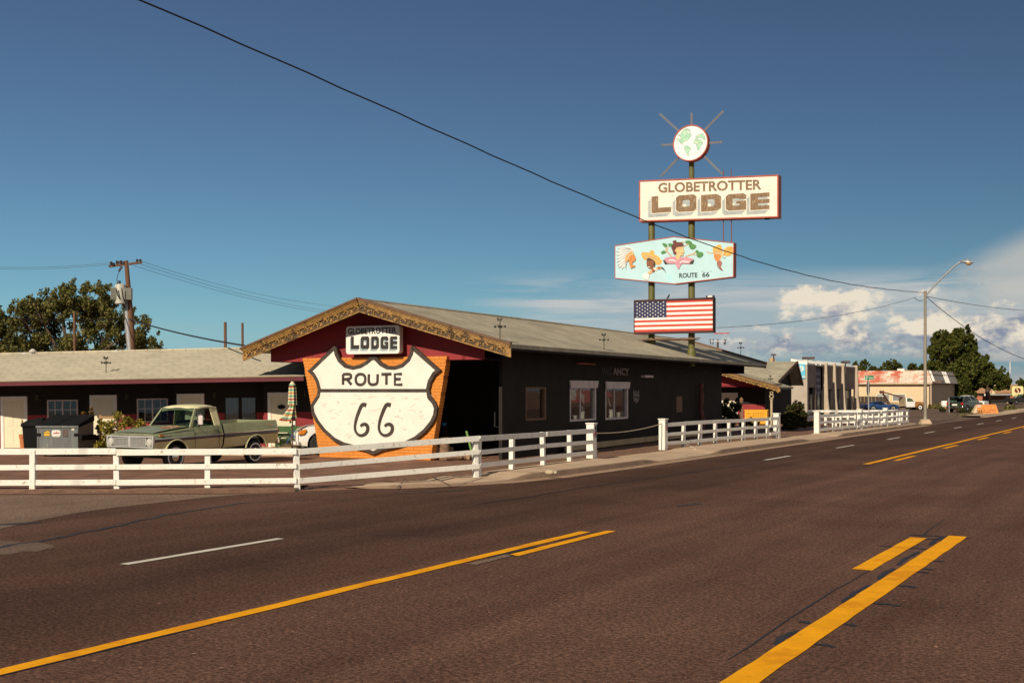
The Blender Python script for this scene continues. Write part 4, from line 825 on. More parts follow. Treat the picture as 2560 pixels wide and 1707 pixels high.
# flag board
o = frame_thing(L_, 'flag_board', 'boxed flag board of red and white stripes and white stars, lowest on the poles', 'sign'); fx0, fx1, fz0, fz1 = 2.575, 6.495, 4.965, 6.60
g = MB(); g.ring([(fx0, fz0), (fx1, fz0), (fx1, fz1), (fx0, fz1)], [(fx0+.03, fz0+.10), (fx1-.03, fz0+.10), (fx1-.03, fz1-.08), (fx0+.03, fz1-.08)], TP-.05, TP+.35); g.box(fx0, fx1, TP+.3, TP+.36, fz0, fz1); part('case', g, m_rimdk, o)
mF = [M('flag_red', (.55, .055, .028), .55, .08), M('flag_white', (.82, .79, .72), .55, .05), M('flag_navy', (.02, .022, .075), .55, .1)]
ax0, ax1, az0, az1 = fx0+.03, fx1-.03, fz0+.10, fz1-.08; st = (az1-az0)/13; ux = ax0+(ax1-ax0)*.415
g = MB()
for i in range(13): g.mat(i % 2); g.box(ax0, ax1, TP-.01, TP+.1, az1-(i+1)*st, az1-i*st)
part('stripes', g, mF, o)
g = MB(); g.box(ax0, ux, TP-.02, TP-.011, az1-7*st, az1); cant = part('canton', g, mF[2], o)
g = MB()
for r_ in range(9):
    for c in range(6 if r_ % 2 == 0 else 5):
        cx = ax0+(ux-ax0)*((c+.5+(.5 if r_ % 2 else 0))/6.05); cz = az1-7*st*(r_+.75)/9.4; g.prism([(cx+(.042 if k % 2 == 0 else .018)*math.sin(k*math.pi/5), cz+(.042 if k % 2 == 0 else .018)*math.cos(k*math.pi/5)) for k in range(10)], TP-.026, TP-.0205)
part('stars', g, mF[1], cant)
g = MB(); g.bar((3.0, TP-.0, 4.70), (5.85, TP-.0, 4.715), .07, .05); g.box(2.95, 5.6, TP-.1, TP+.7, 4.66, 4.685); solo('cross_beam', g, m_brownwood, 'slim cross beam bolted to both poles just above the roof', 'beam', fo, -L_.a)
g = MB(); a = L_.onT(1788, 833, TP); g.box(6.5, 7.2, TP+.1, TP+.16, a[2]-.03, a[2]+.02); solo('bracket_arm', g, M('red_arm', (.42, .06, .04), .6), 'short red arm reaching out from the foot of the flag board', 'bracket', fo, -L_.a)
# little lamp and birds on the flag board
g = MB(); g.box(6.18, 6.45, TP+.05, TP+.2, fz1+.02, fz1+.09); g.mat(1); g.box(6.12, 6.2, TP+.05, TP+.2, fz1, fz1+.10); g.box(6.40, 6.5, TP+.05, TP+.2, fz1, fz1+.10); solo('sign_lamp', g, [m_white, m_dark], 'small white lamp bracketed on the top edge of the flag board', 'lamp', fo, -L_.a)
def bird(label, x, y, z, s, fr, face=1):
    o = tag(frame_thing(fr, 'bird', label, 'bird'), label, 'bird'); g = MB()
    g.tube([(x-.10*face*s, y, z+.02*s), (x-.03*face*s, y, z+.10*s), (x+.03*face*s, y, z+.19*s), (x+.045*face*s, y, z+.25*s), (x+.085*face*s, y, z+.26*s), (x+.12*face*s, y, z+.25*s)], [.012*s, .05*s, .055*s, .04*s, .035*s, .004], 8)
    g.tube([(x, y-.02*s, z+.08*s), (x+.01, y-.02*s, z)], .007*s, 4); g.tube([(x, y+.02*s, z+.08*s), (x+.01, y+.02*s, z)], .007*s, 4); part('body', g, M('bird_dark', (.03, .03, .032), .7), o, 60)
bird('dark bird perched on the top edge of the flag board', L_.onT(1669, 743, TP)[0], TP+.1, fz1, .78, L_)
# weathervanes and roof vents
def vane(fr, x, y, z, h, label, rot=.0, group='weathervanes on the roofs'):
    o = thing('weathervane', label, 'weathervane', fr.w(x, y, z), -fr.a+rot, group); mt = M('vane_iron', (.05, .045, .04), .6, .2)
    g = MB(); g.tube([(0,0,-.1), (0,0,h)], .014, 6); part('stem', g, mt, o)
    g = MB(); zc = h*.72; g.bar((-.16, 0, zc), (.16, 0, zc), .018); g.bar((0, -.16, zc), (0, .16, zc), .018); g.ball((0, 0, zc), .055, 10)
    for a, b in ((-.16, 0), (.16, 0), (0, -.16), (0, .16)): g.ball((a, b, zc), .042, 8)
    part('compass_arms', g, mt, o)
    g = MB(); g.prism([(a*.8, h+b*.8) for a, b in ((-.10, 0), (-.03, .02), (.02, -.01), (.07, .03), (.11, .10), (.07, .14), (.03, .09), (-.03, .08), (-.09, .15), (-.13, .08))], -.012, .012); part('pointer', g, mt, o)
    return o
def on_roof(px, py, side=1):
    # where the ray to a pixel meets the street slope of the lodge roof
    r_ = Vector(((px-CX)/KF, 1, -(py-HY)/KF)); lo, hi = 36.0, 75.0
    f = lambda z: (lambda q: q[2]-roofz(q[0]))(L_.loc(Vector((0, 0, CAM_H))+r_*z))
    best = None
    for i in range(400):
        z = lo+(hi-lo)*i/400
        if f(z) < 0: best = z; break
    return L_.loc(Vector((0, 0, CAM_H))+r_*(best or 45))
q = on_roof(1250, 852); vane(L_, q[0], q[1], roofz(q[0]), .62, 'iron weathervane near the front right eave of the lodge roof', .2)
q = on_roof(1510, 874); vane(L_, q[0], q[1], roofz(q[0]), .52, 'iron weathervane on the lodge roof in front of the sign poles', .5)

# ---------------------------------------------------------------- motel wing with its row of doors
WG = Fr(-19.34, 45.5, 11)
m_shing2 = M_brick('wing_shingle', (.54, .475, .35), (.49, .43, .315), (.33, .28, .205), .55, .27, 'xy', .018, .95, .16, .36)
m_door = M('door_cream', (.74, .66, .47), .55, .04, 2.0)
wing = thing('motel_wing', 'long low motel wing with pale shingle roof, red fascia and a row of cream doors', 'building', (WG.o[0], WG.o[1], 0)); wing.rotation_euler = (0, -R(.85), -WG.a)
wx0, wx1 = -14.0, 12.6
ye, zE, yr, zR = -1.70, 2.60, 3.0, 3.83
g = MB(); g.hexa([(wx0, ye, zE-.10), (wx1, ye, zE-.10), (wx1, yr, zR-.10), (wx0, yr, zR-.10)], [(wx0, ye, zE), (wx1, ye, zE), (wx1, yr, zR), (wx0, yr, zR)])
g.hexa([(wx0, yr, zR-.10), (wx1, yr, zR-.10), (wx1, 8.2, 2.56), (wx0, 8.2, 2.56)], [(wx0, yr, zR), (wx1, yr, zR), (wx1, 8.2, 2.66), (wx0, 8.2, 2.66)]); part('roof', g, m_shing2, wing)
g = MB(); g.box(wx0, wx1, yr-.12, yr+.12, zR-.02, zR+.035); part('ridge_cap', g, m_shing2, wing)
g = MB(); g.box(wx0, wx1, ye-.03, ye+.02, 2.43, 2.555); g.mat(1); g.box(wx0, wx1, ye-.05, ye-.0, 2.556, 2.60); part('fascia', g, [m_fascia, m_brownwood], wing)
g = MB(); g.box(wx0, wx1, ye+.02, 1.2, 2.44, 2.47); part('soffit', g, m_black, wing)
edges = [WG.onT(px, 1000, 0)[0] for px in (3, 226, 444, 671)]; per = 3.43
edges = [edges[0]-4*per, edges[0]-3*per, edges[0]-2*per, edges[0]-per]+edges+[wx1+.9]
sk = .24
gw = MB()
for i in range(len(edges)-1):
    x0, x1 = edges[i]-.14, edges[i+1]-.14; x1 = min(x1, wx1); dy = (x1-x0)*sk
    for mi, a, b in ((1, 0, 1.30), (0, 1.30, 2.46)):
        gw.mat(mi); gw.hexa([(x0, 0, a), (x1, dy, a), (x1, dy+.14, a), (x0, .14, a)], [(x0, 0, b), (x1, dy, b), (x1, dy+.14, b), (x0, .14, b)])
        gw.hexa([(x1-.10, .14, a), (x1, .14, a), (x1, dy+.02, a), (x1-.10, dy, a)], [(x1-.10, .14, b), (x1, .14, b), (x1, dy+.02, b), (x1-.10, dy, b)]) if dy > .3 else None
gw.mat(0); gw.box(wx0, wx1, 7.3, 7.45, 0, 2.6); gw.box(wx1-.15, wx1, .9, 7.3, 0, 2.5); part('wall', gw, [m_black, m_red], wing)
g = MB(); g.box(wx0, wx1, -2.2, .9, -.25, .03); part('walkway', g, m_conc, wing)
def shear(mb, xi): mb.v = [(x, y+sk*(x-xi), z) for x, y, z in mb.v]; return mb
fz = 2.04
for i, e in enumerate(edges[:-1]):
    if i < 2: continue
    xi = e-.14; W_ = .98
    g = MB()
    for a, b, c, d in ((e, e+.11, .03, fz), (e+W_-.11, e+W_, .03, fz), (e+.11, e+W_-.11, fz-.11, fz)): g.box(a, b, -.05, .10, c, d)
    fr_ = part('door_frame', shear(g, xi), m_white, wing)
    g = MB(); g.box(e+.11, e+W_-.11, -.025, .04, .05, fz-.11); dx0, dw = e+.11, W_-.22
    for (a, b) in ((.14, .45), (.55, .86)):
        for c, d in ((.14, .75), (.88, 1.45), (1.56, 1.80)):
            if i % 2 == 0: g.box(dx0+dw*a, dx0+dw*b, -.034, -.0255, c, d)
    dr = part('door', shear(g, xi), m_door, wing, bevel=.004)
    g = MB(); g.ball((dx0+dw*.9, -.065, .98), .035, 8); g.box(dx0+dw*.87, dx0+dw*.93, -.045, -.026, .9, 1.12); part('handle', shear(g, xi), M('brass', (.25, .17, .06), .4, m=.8), dr)
    if i == len(edges)-2:
        el = [(dx0+dw*.5+.14*math.cos(t*.393), 1.50+.085*math.sin(t*.393)) for t in range(16)]; el2 = [(dx0+dw*.5+.115*math.cos(t*.393), 1.50+.062*math.sin(t*.393)) for t in range(16)]
        g = MB(); g.ring(el, el2, -.05, -.026); g.prism([(a+.0, b) for a, b in el2][::2], -.037, -.026); part('number_plaque', shear(g, xi), m_dark, dr)
    # window of the unit
    if i < len(edges)-2:
        a, b = e+1.72, e+2.86; z0, z1 = .98, 1.88
        g = MB(); t = .045
        if i != 6:
            for q in ((a, a+t, z0, z1), (b-t, b, z0, z1), ((a+b)/2-t/2, (a+b)/2+t/2, z0+t, z1-t), (a+t, b-t, z0, z0+t), (a+t, b-t, z1-t, z1)): g.box(q[0], q[1], -.03, .05, q[2], q[3])
            for q in range(2):
                m_ = a+(b-a)*(.25+.5*q); g.box(m_-.012, m_+.012, -.012, .02, z0+t, z1-t)
            g.box(a+t, (a+b)/2-t/2, -.011, .019, (z0+z1)/2+.05, (z0+z1)/2+.075); g.box((a+b)/2+t/2, b-t, -.011, .019, (z0+z1)/2+.05, (z0+z1)/2+.075)
        else:
            for q in ((a, a+.03, z0, z1), (b-.03, b, z0, z1), ((a+b)/2-.07, (a+b)/2+.05, z0, z1)): g.box(q[0], q[1], -.02, .05, q[2], q[3])
        wf = part('window', shear(g, xi), m_trimdk if i != 6 else m_black, wing)
        g = MB(); g.box(a+.02, b-.02, -.006, -.002, z0+.02, z1-.02); part('pane', shear(g, xi), m_glass, wf)
        g = MB(); g.box(a+.02, b-.02, -.0015, -.0005, z0+.02, z1-.02)
        part('curtain', shear(g, xi), M('dark_curtain', (.035, .03, .03), .9, .3, 3) if i != 6 else M('grey_curtain', (.22, .19, .20), .9, .2, 4, stretch=(5, 1, .3)), wf)
    g = MB(); xs = e+W_+.35; g.box(xs, xs+.09, -.10, .0, 1.88, 2.08); g.box(xs+.015, xs+.075, -.14, -.1, 1.92, 2.0)
    part('wall_lamp', shear(g, xi), M('lamp_bronze', (.06, .045, .03), .6), wing)
# vents and vane on the wing
m_vent = M('vent_galv', (.55, .52, .46), .5, .15, 6)
for k, (px, py, s) in enumerate(((62, 889, .75), (82, 886, 1.0), (292, 884, .8))):
    q = WG.onT(px, py, yr-.1); lab = ['short square tin roof vent on the ridge of the motel wing', 'taller round tin roof vent beside the short square one', 'tin roof vent on the wing ridge in front of the utility pole'][k]
    o = thing('roof_vent', lab, 'roof vent', WG.w(q[0], yr-.1, q[2]-.1), -WG.a, 'tin roof vents on the motel wing'); g = MB(); g.lathe([(.07*s, -.1), (.07*s, .22*s)], 12); g.lathe([(.15*s, .20*s), (.15*s, .24*s), (.05*s, .33*s)], 14)
    for a in range(4): g.bar((.11*s*math.cos(a*1.57), .11*s*math.sin(a*1.57), .05), (.11*s*math.cos(a*1.57), .11*s*math.sin(a*1.57), .22*s), .03)
    part('cowl', g, m_vent, o, 40)
q = WG.onT(270, 933, .0); zz = 2.60+(q[1]-ye)*(zR-zE)/(yr-ye)
for _ in range(3): q = WG.onT(270, 936, q[1]+((2.60+(q[1]-ye)*.2436)-q[2])*-3.0)
vane(WG, q[0], -.7, 2.92+.0146*q[0], .45, 'small iron weathervane standing on the motel wing roof', .9)
# ---------------------------------------------------------------- helpers for vehicles
m_tyre = M('tyre_rubber', (.022, .021, .020), .85, .2, 8); m_chrome = M('chrome', (.70, .68, .64), .18, .04, 3, m=1.0); m_under = M('underbody_dark', (.015, .014, .013), .9)
m_glasscar = M_glass('car_glass', (.40, .50, .44), 1.28); m_lens = M('headlight_lens', (.50, .48, .42), .12, .03, 3, coat=.5); m_amber = M('amber_lens', (.62, .20, .015), .3, .1); m_redlens = M('red_lens', (.40, .015, .012), .3, .1)
def loft(mb, secs, mats_row=None):
    """closed loops of equal length along x, capped"""
    n = len(secs[0]); base = len(mb.v); mb.v += [p for s in secs for p in s]
    for i in range(len(secs)-1):
        for j in range(n):
            k = (j+1) % n; mb.f.append((base+i*n+j, base+i*n+k, base+(i+1)*n+k, base+(i+1)*n+j)); mb.m.append(mats_row[j] if mats_row else mb.cur)
    mb.f.append(tuple(base+j for j in range(n-1, -1, -1))); mb.m.append(mb.cur); mb.f.append(tuple(base+(len(secs)-1)*n+j for j in range(n))); mb.m.append(mb.cur)
    return mb
def boolean_cut(me, cutter_mb):
    a = bpy.data.objects.new('tmp_a', me); c = bpy.data.objects.new('tmp_c', cutter_mb.mesh('tmp_c', [m_under])); COL.objects.link(a); COL.objects.link(c)
    md = a.modifiers.new('b', 'BOOLEAN'); md.operation = 'DIFFERENCE'; md.object = c; md.solver = 'EXACT'
    dg = bpy.context.evaluated_depsgraph_get(); dg.update(); res = bpy.data.meshes.new_from_object(a.evaluated_get(dg))
    cm = c.data; bpy.data.objects.remove(a); bpy.data.objects.remove(c); bpy.data.meshes.remove(cm); bpy.data.meshes.remove(me)
    res.polygons.foreach_set('use_smooth', [True]*len(res.polygons)); res.set_sharp_from_angle(angle=R(32)); return res
def wheel(par, x, y, z, r, w, side, ww=None, cap=True, steer=0.0, rim=.62):
    o = thing('wheel', '', ''); [o.__delitem__(k) for k in ('label', 'category')]; o.parent = par; o.location = (x, y, z)
    if steer: o.rotation_euler[2] = steer
    s = side; g = MB(); pr = [(r*rim, -w/2), (r*.86, -w/2-.005), (r*.97, -w*.36), (r, -w*.2), (r, w*.2), (r*.97, w*.36), (r*.86, w/2+.005), (r*rim, w/2)]
    g.lathe(pr, 32, (0, 0, 0), 'y'); part('tyre', g, m_tyre, o, 40)
    if ww:
        g = MB(); a = [(r*ww[1]*math.cos(t*math.pi/20), r*ww[1]*math.sin(t*math.pi/20)) for t in range(40)]; b = [(r*ww[0]*math.cos(t*math.pi/20), r*ww[0]*math.sin(t*math.pi/20)) for t in range(40)]
        g.ring(a, b, *sorted((s*(w/2-.01), s*(w/2+.009)))); part('whitewall', g, m_white, o)
    g = MB(); q = s*w/2
    g.lathe([(r*rim, q*.95), (r*rim*.97, q*1.03), (r*rim*.88, q*.78), (r*rim*.62, q*.70), (r*rim*.58, q*.98), (r*rim*.40, q*1.12), (r*rim*.16, q*1.16), (.005, q*1.2)], 32, (0, 0, 0), 'y')
    part('hubcap', g, m_chrome, o, 35); return o
# ---------------------------------------------------------------- the old two-tone pickup
BT = R(30.0); fx = Vector((math.sin(BT), math.cos(BT), 0)); fy = Vector((-math.cos(BT), math.sin(BT), 0))
tp = Vector((-9.72, 34.0, 0))-fx*.85+fy*.93
truck = thing('pickup_truck', 'old sage green and cream pickup with chrome grille, parked by the motel doors', 'pickup truck', tp, R(90)-BT)
m_green = M('sage_green_paint', (.235, .25, .14), .38, .14, 2.2, .05, coat=.25, wear=[((.33, .34, .24), .64, 3.0)])
m_hood = M('sage_hood_paint', (.225, .245, .14), .4, .14, 2.2, .05, coat=.2, wear=[((.33, .34, .24), .62, 3.0)])
m_creamc = M('cream_car_paint', (.56, .50, .26), .4, .10, 2.0, .05, coat=.25); m_roofc = M('cream_roof_paint', (.66, .60, .34), .45, .06, 2.0, coat=.15)
m_trim = M('dark_wood_trim', (.055, .032, .028), .4, .3, 6.0, stretch=(.3, 1, 1))
RK = .026
def zk(x, z): return z+RK*x
def cabx(mb): mb.v = [((1.6+(p[0]-1.6)*.774 if p[0] > 1.6 else p[0]), p[1], p[2]) for p in mb.v]
def loop(x, half):   # half section from the sill round to the middle of the top
    pts = [(x, -y, zk(x, z)) for y, z in half]; return pts+[(x, y, zk(x, z)) for y, z in reversed(half) if y > 0]
def hs(x, ze, zt, wk=1.0, zb=.47): return [(.88*wk, zb), (.945*wk, .58), (.975*wk, .795), (.985*wk, .81), (.985*wk, .885), (.98*wk, .90), (.955*wk, .99), (.895*wk, ze-.01), (.86*wk, ze), (.5*wk, (ze+zt)/2+.012), (0, zt)]
nh = 11; row = [1, 1, 3, 2, 3, 4, 4, 4, 4, 4, 4]
def rowmats(): # per edge j -> j+1 around the loop
    r_ = row[:nh-1]; n = 2*nh-1; return r_+list(reversed(r_))+[0]
secs = [loop(x, hs(x, e, t, w, b)) for x, e, t, w, b in ((.03, .99, 1.0, .965, .55), (.06, 1.02, 1.035, .975, .52), (.16, 1.035, 1.06, .985, .50), (.5, 1.06, 1.10, 1, .48), (1.0, 1.10, 1.145, 1, .47), (1.45, 1.13, 1.18, 1, .46), (1.60, 1.15, 1.19, 1, .46), (2.0, 1.165, 1.19, 1, .46), (2.6, 1.175, 1.19, 1, .46), (2.73, 1.175, 1.19, .995, .46))]
g = MB(); g.cur = 0; loft(g, secs, rowmats()); mats = [m_under, m_creamc, m_trim, m_chrome, m_green]
cut = MB(); cut.lathe([(.455, -1.3), (.455, 1.3)], 36, (.85, 0, .40), 'y')
me = boolean_cut(g.mesh('body', mats), cut); link('body', me, truck)
bl = lambda x, w: [(x, -y*w, zk(x, z)) for y, z in ((.88, .47), (.945, .58), (.975, .775), (.988, .79), (.988, .895), (.98, .91), (.955, .99), (.905, 1.16), (.88, 1.195), (.80, 1.195), (.795, .66))]
def bloop(x, w): a = bl(x, w); return a+[(p[0], -p[1], p[2]) for p in reversed(a)]
g = MB(); row2 = [1, 1, 3, 2, 3, 4, 4, 4, 4, 4]; rm = row2+[0]+list(reversed(row2))+[0]
loft(g, [bloop(x, w) for x, w in ((2.79, .995), (3.4, 1), (4.6, 1), (5.1, .99), (5.22, .975), (5.25, .95))], rm)
cut = MB(); cut.lathe([(.47, -1.3), (.47, -.70)], 36, (4.18, 0, .42), 'y'); cut.lathe([(.47, .70), (.47, 1.3)], 36, (4.18, 0, .42), 'y')
me = boolean_cut(g.mesh('cargo_bed', mats), cut); link('cargo_bed', me, truck)
g = MB(); g.box(5.20, 5.255, -.78, .78, zk(5.2, .66), zk(5.2, 1.19)); part('tailgate', g, m_green, truck, bevel=.01)
g = MB(); g.box(2.795, 2.84, -.80, .80, zk(3.1, .66), zk(3.1, 1.19)); part('bed_front', g, m_green, truck)
# arch lips
g = MB()
for cx, r_, cz in ((.85, .46, .40), (4.18, .475, .42)):
    for s in (-1, 1):
        pts = [(cx+r_*math.cos(t), s*.972, cz+r_*math.sin(t)) for t in [R(10+160*i/16) for i in range(17)]]; g.tube(pts, .024, 6)
        if cx > 2: g.tube([(3.2, s*.94, zk(3.2, .52)), (cx-r_, s*.965, zk(3.7, .56)), (cx-r_*.98, s*.972, .52)], .02, 6)
part('arch_lip', g, m_roofc, truck, 50)
# hood with worn patch, panel lines and door
g = MB(); hsx = [(.10, 1.045), (.3, 1.085), (.7, 1.125), (1.1, 1.155), (1.48, 1.178)]
g.sheet([[(x, y, zk(x, z+.022*(1-(y/.8)**2))+.008) for y in (-.80, -.72, -.5, -.25, 0, .25, .5, .72, .80)] for x, z in hsx]); part('hood', g, m_hood, truck, 60)
m_rust = M('bare_hood_patch', (.34, .13, .06), .7, .3, 6.0, wear=[((.62, .55, .42), .53, 7.0)])
g = MB(); rg = random.Random(2); pc = [(1.10+(.26+rg.uniform(-.05, .05))*math.cos(t*.4488), -.42+(.30+rg.uniform(-.05, .05))*math.sin(t*.4488)) for t in range(14)]
def hoodz(x, y):
    for i in range(len(hsx)-1):
        if x <= hsx[i+1][0]: f = (x-hsx[i][0])/(hsx[i+1][0]-hsx[i][0]); z = hsx[i][1]+f*(hsx[i+1][1]-hsx[i][1]); break
    else: z = hsx[-1][1]
    return zk(x, z+.022*(1-(y/.8)**2))+.008
ctr = (1.10, -.42); g.add([(ctr[0], ctr[1], hoodz(*ctr)+.006)]+[(x, y, hoodz(x, y)+.006) for x, y in pc], [(0, i+1, (i+1) % 14+1) for i in range(14)]); part('hood_rust', g, m_rust, truck)
g = MB()
for x in (1.56, 2.83):
    for s in (-1,): g.tube([(x, s*.985, zk(x, .50)), (x, s*.992, zk(x, .84)), (x, s*.962, zk(x, .99)), (x, s*.875, zk(x, 1.17))], .008, 4)
g.tube([(1.56, -.984, zk(1.5, .50)), (2.83, -.984, zk(2.8, .50))], .007, 4); g.tube([(.2, -.925, zk(.2, 1.02)), (1.5, -.925, zk(1.5, 1.09))], .006, 4)
cabx(g); part('panel_gaps', g, m_under, truck)
g = MB(); g.hexa([(1.58, -.955, zk(1.58, .99)), (2.81, -.955, zk(2.81, .99)), (2.81, -.90, zk(2.81, 1.15)), (1.58, -.90, zk(1.58, 1.15))], [(1.58, -.96, zk(1.58, .99)), (2.81, -.96, zk(2.81, .99)), (2.81, -.905, zk(2.81, 1.15)), (1.58, -.905, zk(1.58, 1.15))]); cabx(g); dr = part('door', g, m_green, truck)
g = MB(); g.bar((2.52, -.968, zk(2.5, 1.055)), (2.72, -.968, zk(2.7, 1.05)), .035); cabx(g); part('handle', g, m_chrome, dr, bevel=.008)
# trim seam for the trim strip and side badges
g = MB(); g.box(.42, .62, -.972, -.955, zk(.5, .955), zk(.5, .995)); part('fender_badge', g, m_chrome, truck, bevel=.004)
g = MB(); g.box(.20, .36, -.975, -.945, zk(.3, .96), zk(.3, 1.01)); part('turn_light', g, m_amber, truck, bevel=.008)
g = MB(); add_text(g, 'Ranger', 4.62, 5.0, zk(4.8, 1.045), zk(4.8, 1.10), 0, .01, .006); g.v = [(x, -.947+(y)-(z-1.17)*.2, z) for x, y, z in g.v]; part('side_script', g, m_chrome, truck)
g = MB(); g.box(5.18, 5.262, -.965, -.86, zk(5.2, .81), zk(5.2, .93)); g.box(5.18, 5.262, .86, .965, zk(5.2, .81), zk(5.2, .93)); part('tail_light', g, m_redlens, truck, bevel=.01)
# grille, lamps and bumper
g = MB(); zf = .74; fx0_ = -.005
g.ring([(-.93, .64), (.93, .64), (.95, .80), (.95, .95), (.93, .985), (-.93, .985), (-.95, .95), (-.95, .80)], [(-.89, .68), (.89, .68), (.90, .80), (.90, .92), (.89, .94), (-.89, .94), (-.90, .92), (-.90, .80)], -.03, .05, 'yz')
m_grl = M('grille_silver', (.58, .56, .53), .3, .06, 4, m=.35)
grl = part('grille', g, m_grl, truck, bevel=.008)
g = MB(); g.box(.012, .03, -.9, .9, .67, .95); part('grille_backing', g, m_under, grl)
g = MB()
for a, b in ((-.66, -.035), (.035, .66)):
    g.ring([(a, .70), (b, .70), (b, .92), (a, .92)], [(a+.02, .722), (b-.02, .722), (b-.02, .898), (a+.02, .898)], -.025, .01, 'yz')
    for i in range(1, 6): z = .722+.176*i/6; g.box(-.012, .006, a+.02, b-.02, z-.006, z+.006)
    for i in range(1, 11): y = a+(b-a)*i/11; g.box(-.008, .008, y-.0045, y+.0045, .722, .898)
g.box(-.035, .02, -.03, .03, .67, .95); part('grille_bars', g, m_grl, grl)
for s in (-1, 1):
    g = MB(); g.lathe([(.105, -.02), (.115, -.035), (.125, -.02), (.125, .03)], 24, (0, s*.785, .805), 'x'); h = part('headlight', g, m_grl, truck, 40)
    g = MB(); g.lathe([(.10, -.012), (.095, -.03), (.06, -.045), (.003, -.052)], 24, (0, s*.785, .805), 'x'); part('lens', g, m_lens, h, 50)
g = MB(); g.tube([(.10, -.97, .53), (-.02, -.93, .53), (-.09, -.7, .53), (-.11, 0, .53), (-.09, .7, .53), (-.02, .93, .53), (.10, .97, .53)], .075, 8); part('front_bumper', g, m_creamc, truck, 50)
g = MB(); g.box(5.26, 5.36, -.9, .9, .58, .72); g.bar((5.2, -.4, .6), (5.3, -.4, .64), .05); g.bar((5.2, .4, .6), (5.3, .4, .64), .05); part('rear_bumper', g, m_chrome, truck, bevel=.02)
g = MB()
for i, y in enumerate((-.42, -.21, 0, .21)): g.box(.075, .10, y-.03, y+.03, zk(0, 1.045), zk(0, 1.06))
part('hood_letters', g, m_chrome, truck)
# cab: roof, pillars, glass, seat
rs = []
for x, zc, wy in ((1.90, 1.705, .66), (1.96, 1.755, .70), (2.15, 1.785, .72), (2.5, 1.795, .735), (2.8, 1.785, .735), (2.97, 1.755, .72), (3.03, 1.70, .69)):
    rs.append([(x, y*wy/.7, zk(x, zc-.055*abs(y/.7)**3)) for y in (-.7, -.62, -.4, 0, .4, .62, .7)]+[(x, y*wy/.7, zk(x, zc-.055*abs(y/.7)**3-.055)) for y in (.7, .4, 0, -.4, -.7)])
g = MB(); loft(g, rs); cabx(g); part('roof', g, m_roofc, truck, 45)
g = MB(); g.tube([(1.93, -.72, zk(1.9, 1.675)), (2.5, -.755, zk(2.5, 1.70)), (2.98, -.735, zk(3, 1.665)), (3.05, -.80, zk(3, 1.35))], .013, 5); g.tube([(1.9, -.70, zk(1.9, 1.675)), (1.87, 0, zk(1.9, 1.70)), (1.9, .70, zk(1.9, 1.675))], .012, 5); cabx(g); part('drip_rail', g, m_chrome, truck)
B0, B1 = 1.155, 1.70
def pillar(mb, x0, x1, X0, X1, y0, y1, s, t=.03):
    mb.hexa([(x0, s*y0, zk(x0, B0)), (x1, s*y0, zk(x1, B0)), (x1, s*(y0-t), zk(x1, B0)), (x0, s*(y0-t), zk(x0, B0))], [(X0, s*y1, zk(X0, B1)), (X1, s*y1, zk(X1, B1)), (X1, s*(y1-t), zk(X1, B1)), (X0, s*(y1-t), zk(X0, B1))])
for s in (-1, 1):
    g = MB(); pillar(g, 1.47, 1.57, 1.91, 2.0, .865, .705, s, .06); cabx(g); part('windshield_pillar', g, m_green, truck, bevel=.008)
    g = MB(); pillar(g, 2.74, 3.06, 2.62, 3.0, .865, .725, s); cabx(g); part('rear_pillar', g, m_roofc, truck, bevel=.008)
g = MB(); g.hexa([(3.03, -.85, zk(3, B0)), (3.07, -.85, zk(3, B0)), (3.07, .85, zk(3, B0)), (3.03, .85, zk(3, B0))], [(3.02, -.82, zk(3, 1.30)), (3.06, -.82, zk(3, 1.30)), (3.06, .82, zk(3, 1.30)), (3.02, .82, zk(3, 1.30))])
g.box(2.96, 3.01, -.70, .70, zk(3, 1.62), zk(3, 1.70)); g.hexa([(3.0, -.84, zk(3, 1.3)), (3.05, -.84, zk(3, 1.3)), (3.05, -.62, zk(3, 1.3)), (3.0, -.62, zk(3, 1.3))], [(2.95, -.72, zk(3, 1.7)), (3.0, -.72, zk(3, 1.7)), (3.0, -.56, zk(3, 1.7)), (2.95, -.56, zk(3, 1.7))]); g.hexa([(3.0, .84, zk(3, 1.3)), (3.05, .84, zk(3, 1.3)), (3.05, .62, zk(3, 1.3)), (3.0, .62, zk(3, 1.3))], [(2.95, .72, zk(3, 1.7)), (3.0, .72, zk(3, 1.7)), (3.0, .56, zk(3, 1.7)), (2.95, .56, zk(3, 1.7))]); cabx(g); part('cab_back', g, m_green, truck)
g = MB(); g.add([(1.50, -.82, zk(1.5, B0+.02)), (1.47, 0, zk(1.5, B0+.03)), (1.50, .82, zk(1.5, B0+.02)), (1.93, .68, zk(1.93, B1-.01)), (1.90, 0, zk(1.93, B1)), (1.93, -.68, zk(1.93, B1-.01))], [(0, 1, 4, 5), (1, 2, 3, 4)]); cabx(g); part('windshield', g, m_glasscar, truck)
for s in (-1, 1):
    g = MB(); g.add([(1.58, s*.84, zk(1.5, B0)), (2.76, s*.84, zk(2.7, B0)), (2.64, s*.70, zk(2.6, B1)), (2.0, s*.69, zk(2, B1))], [(0, 1, 2, 3)]); cabx(g); part('side_window', g, m_glasscar, truck)
g = MB(); g.add([(3.0, -.63, zk(3, 1.3)), (3.0, .63, zk(3, 1.3)), (2.97, .57, zk(3, 1.62)), (2.97, -.57, zk(3, 1.62))], [(0, 1, 2, 3)]); cabx(g); part('rear_window', g, m_glasscar, truck)
g = MB()
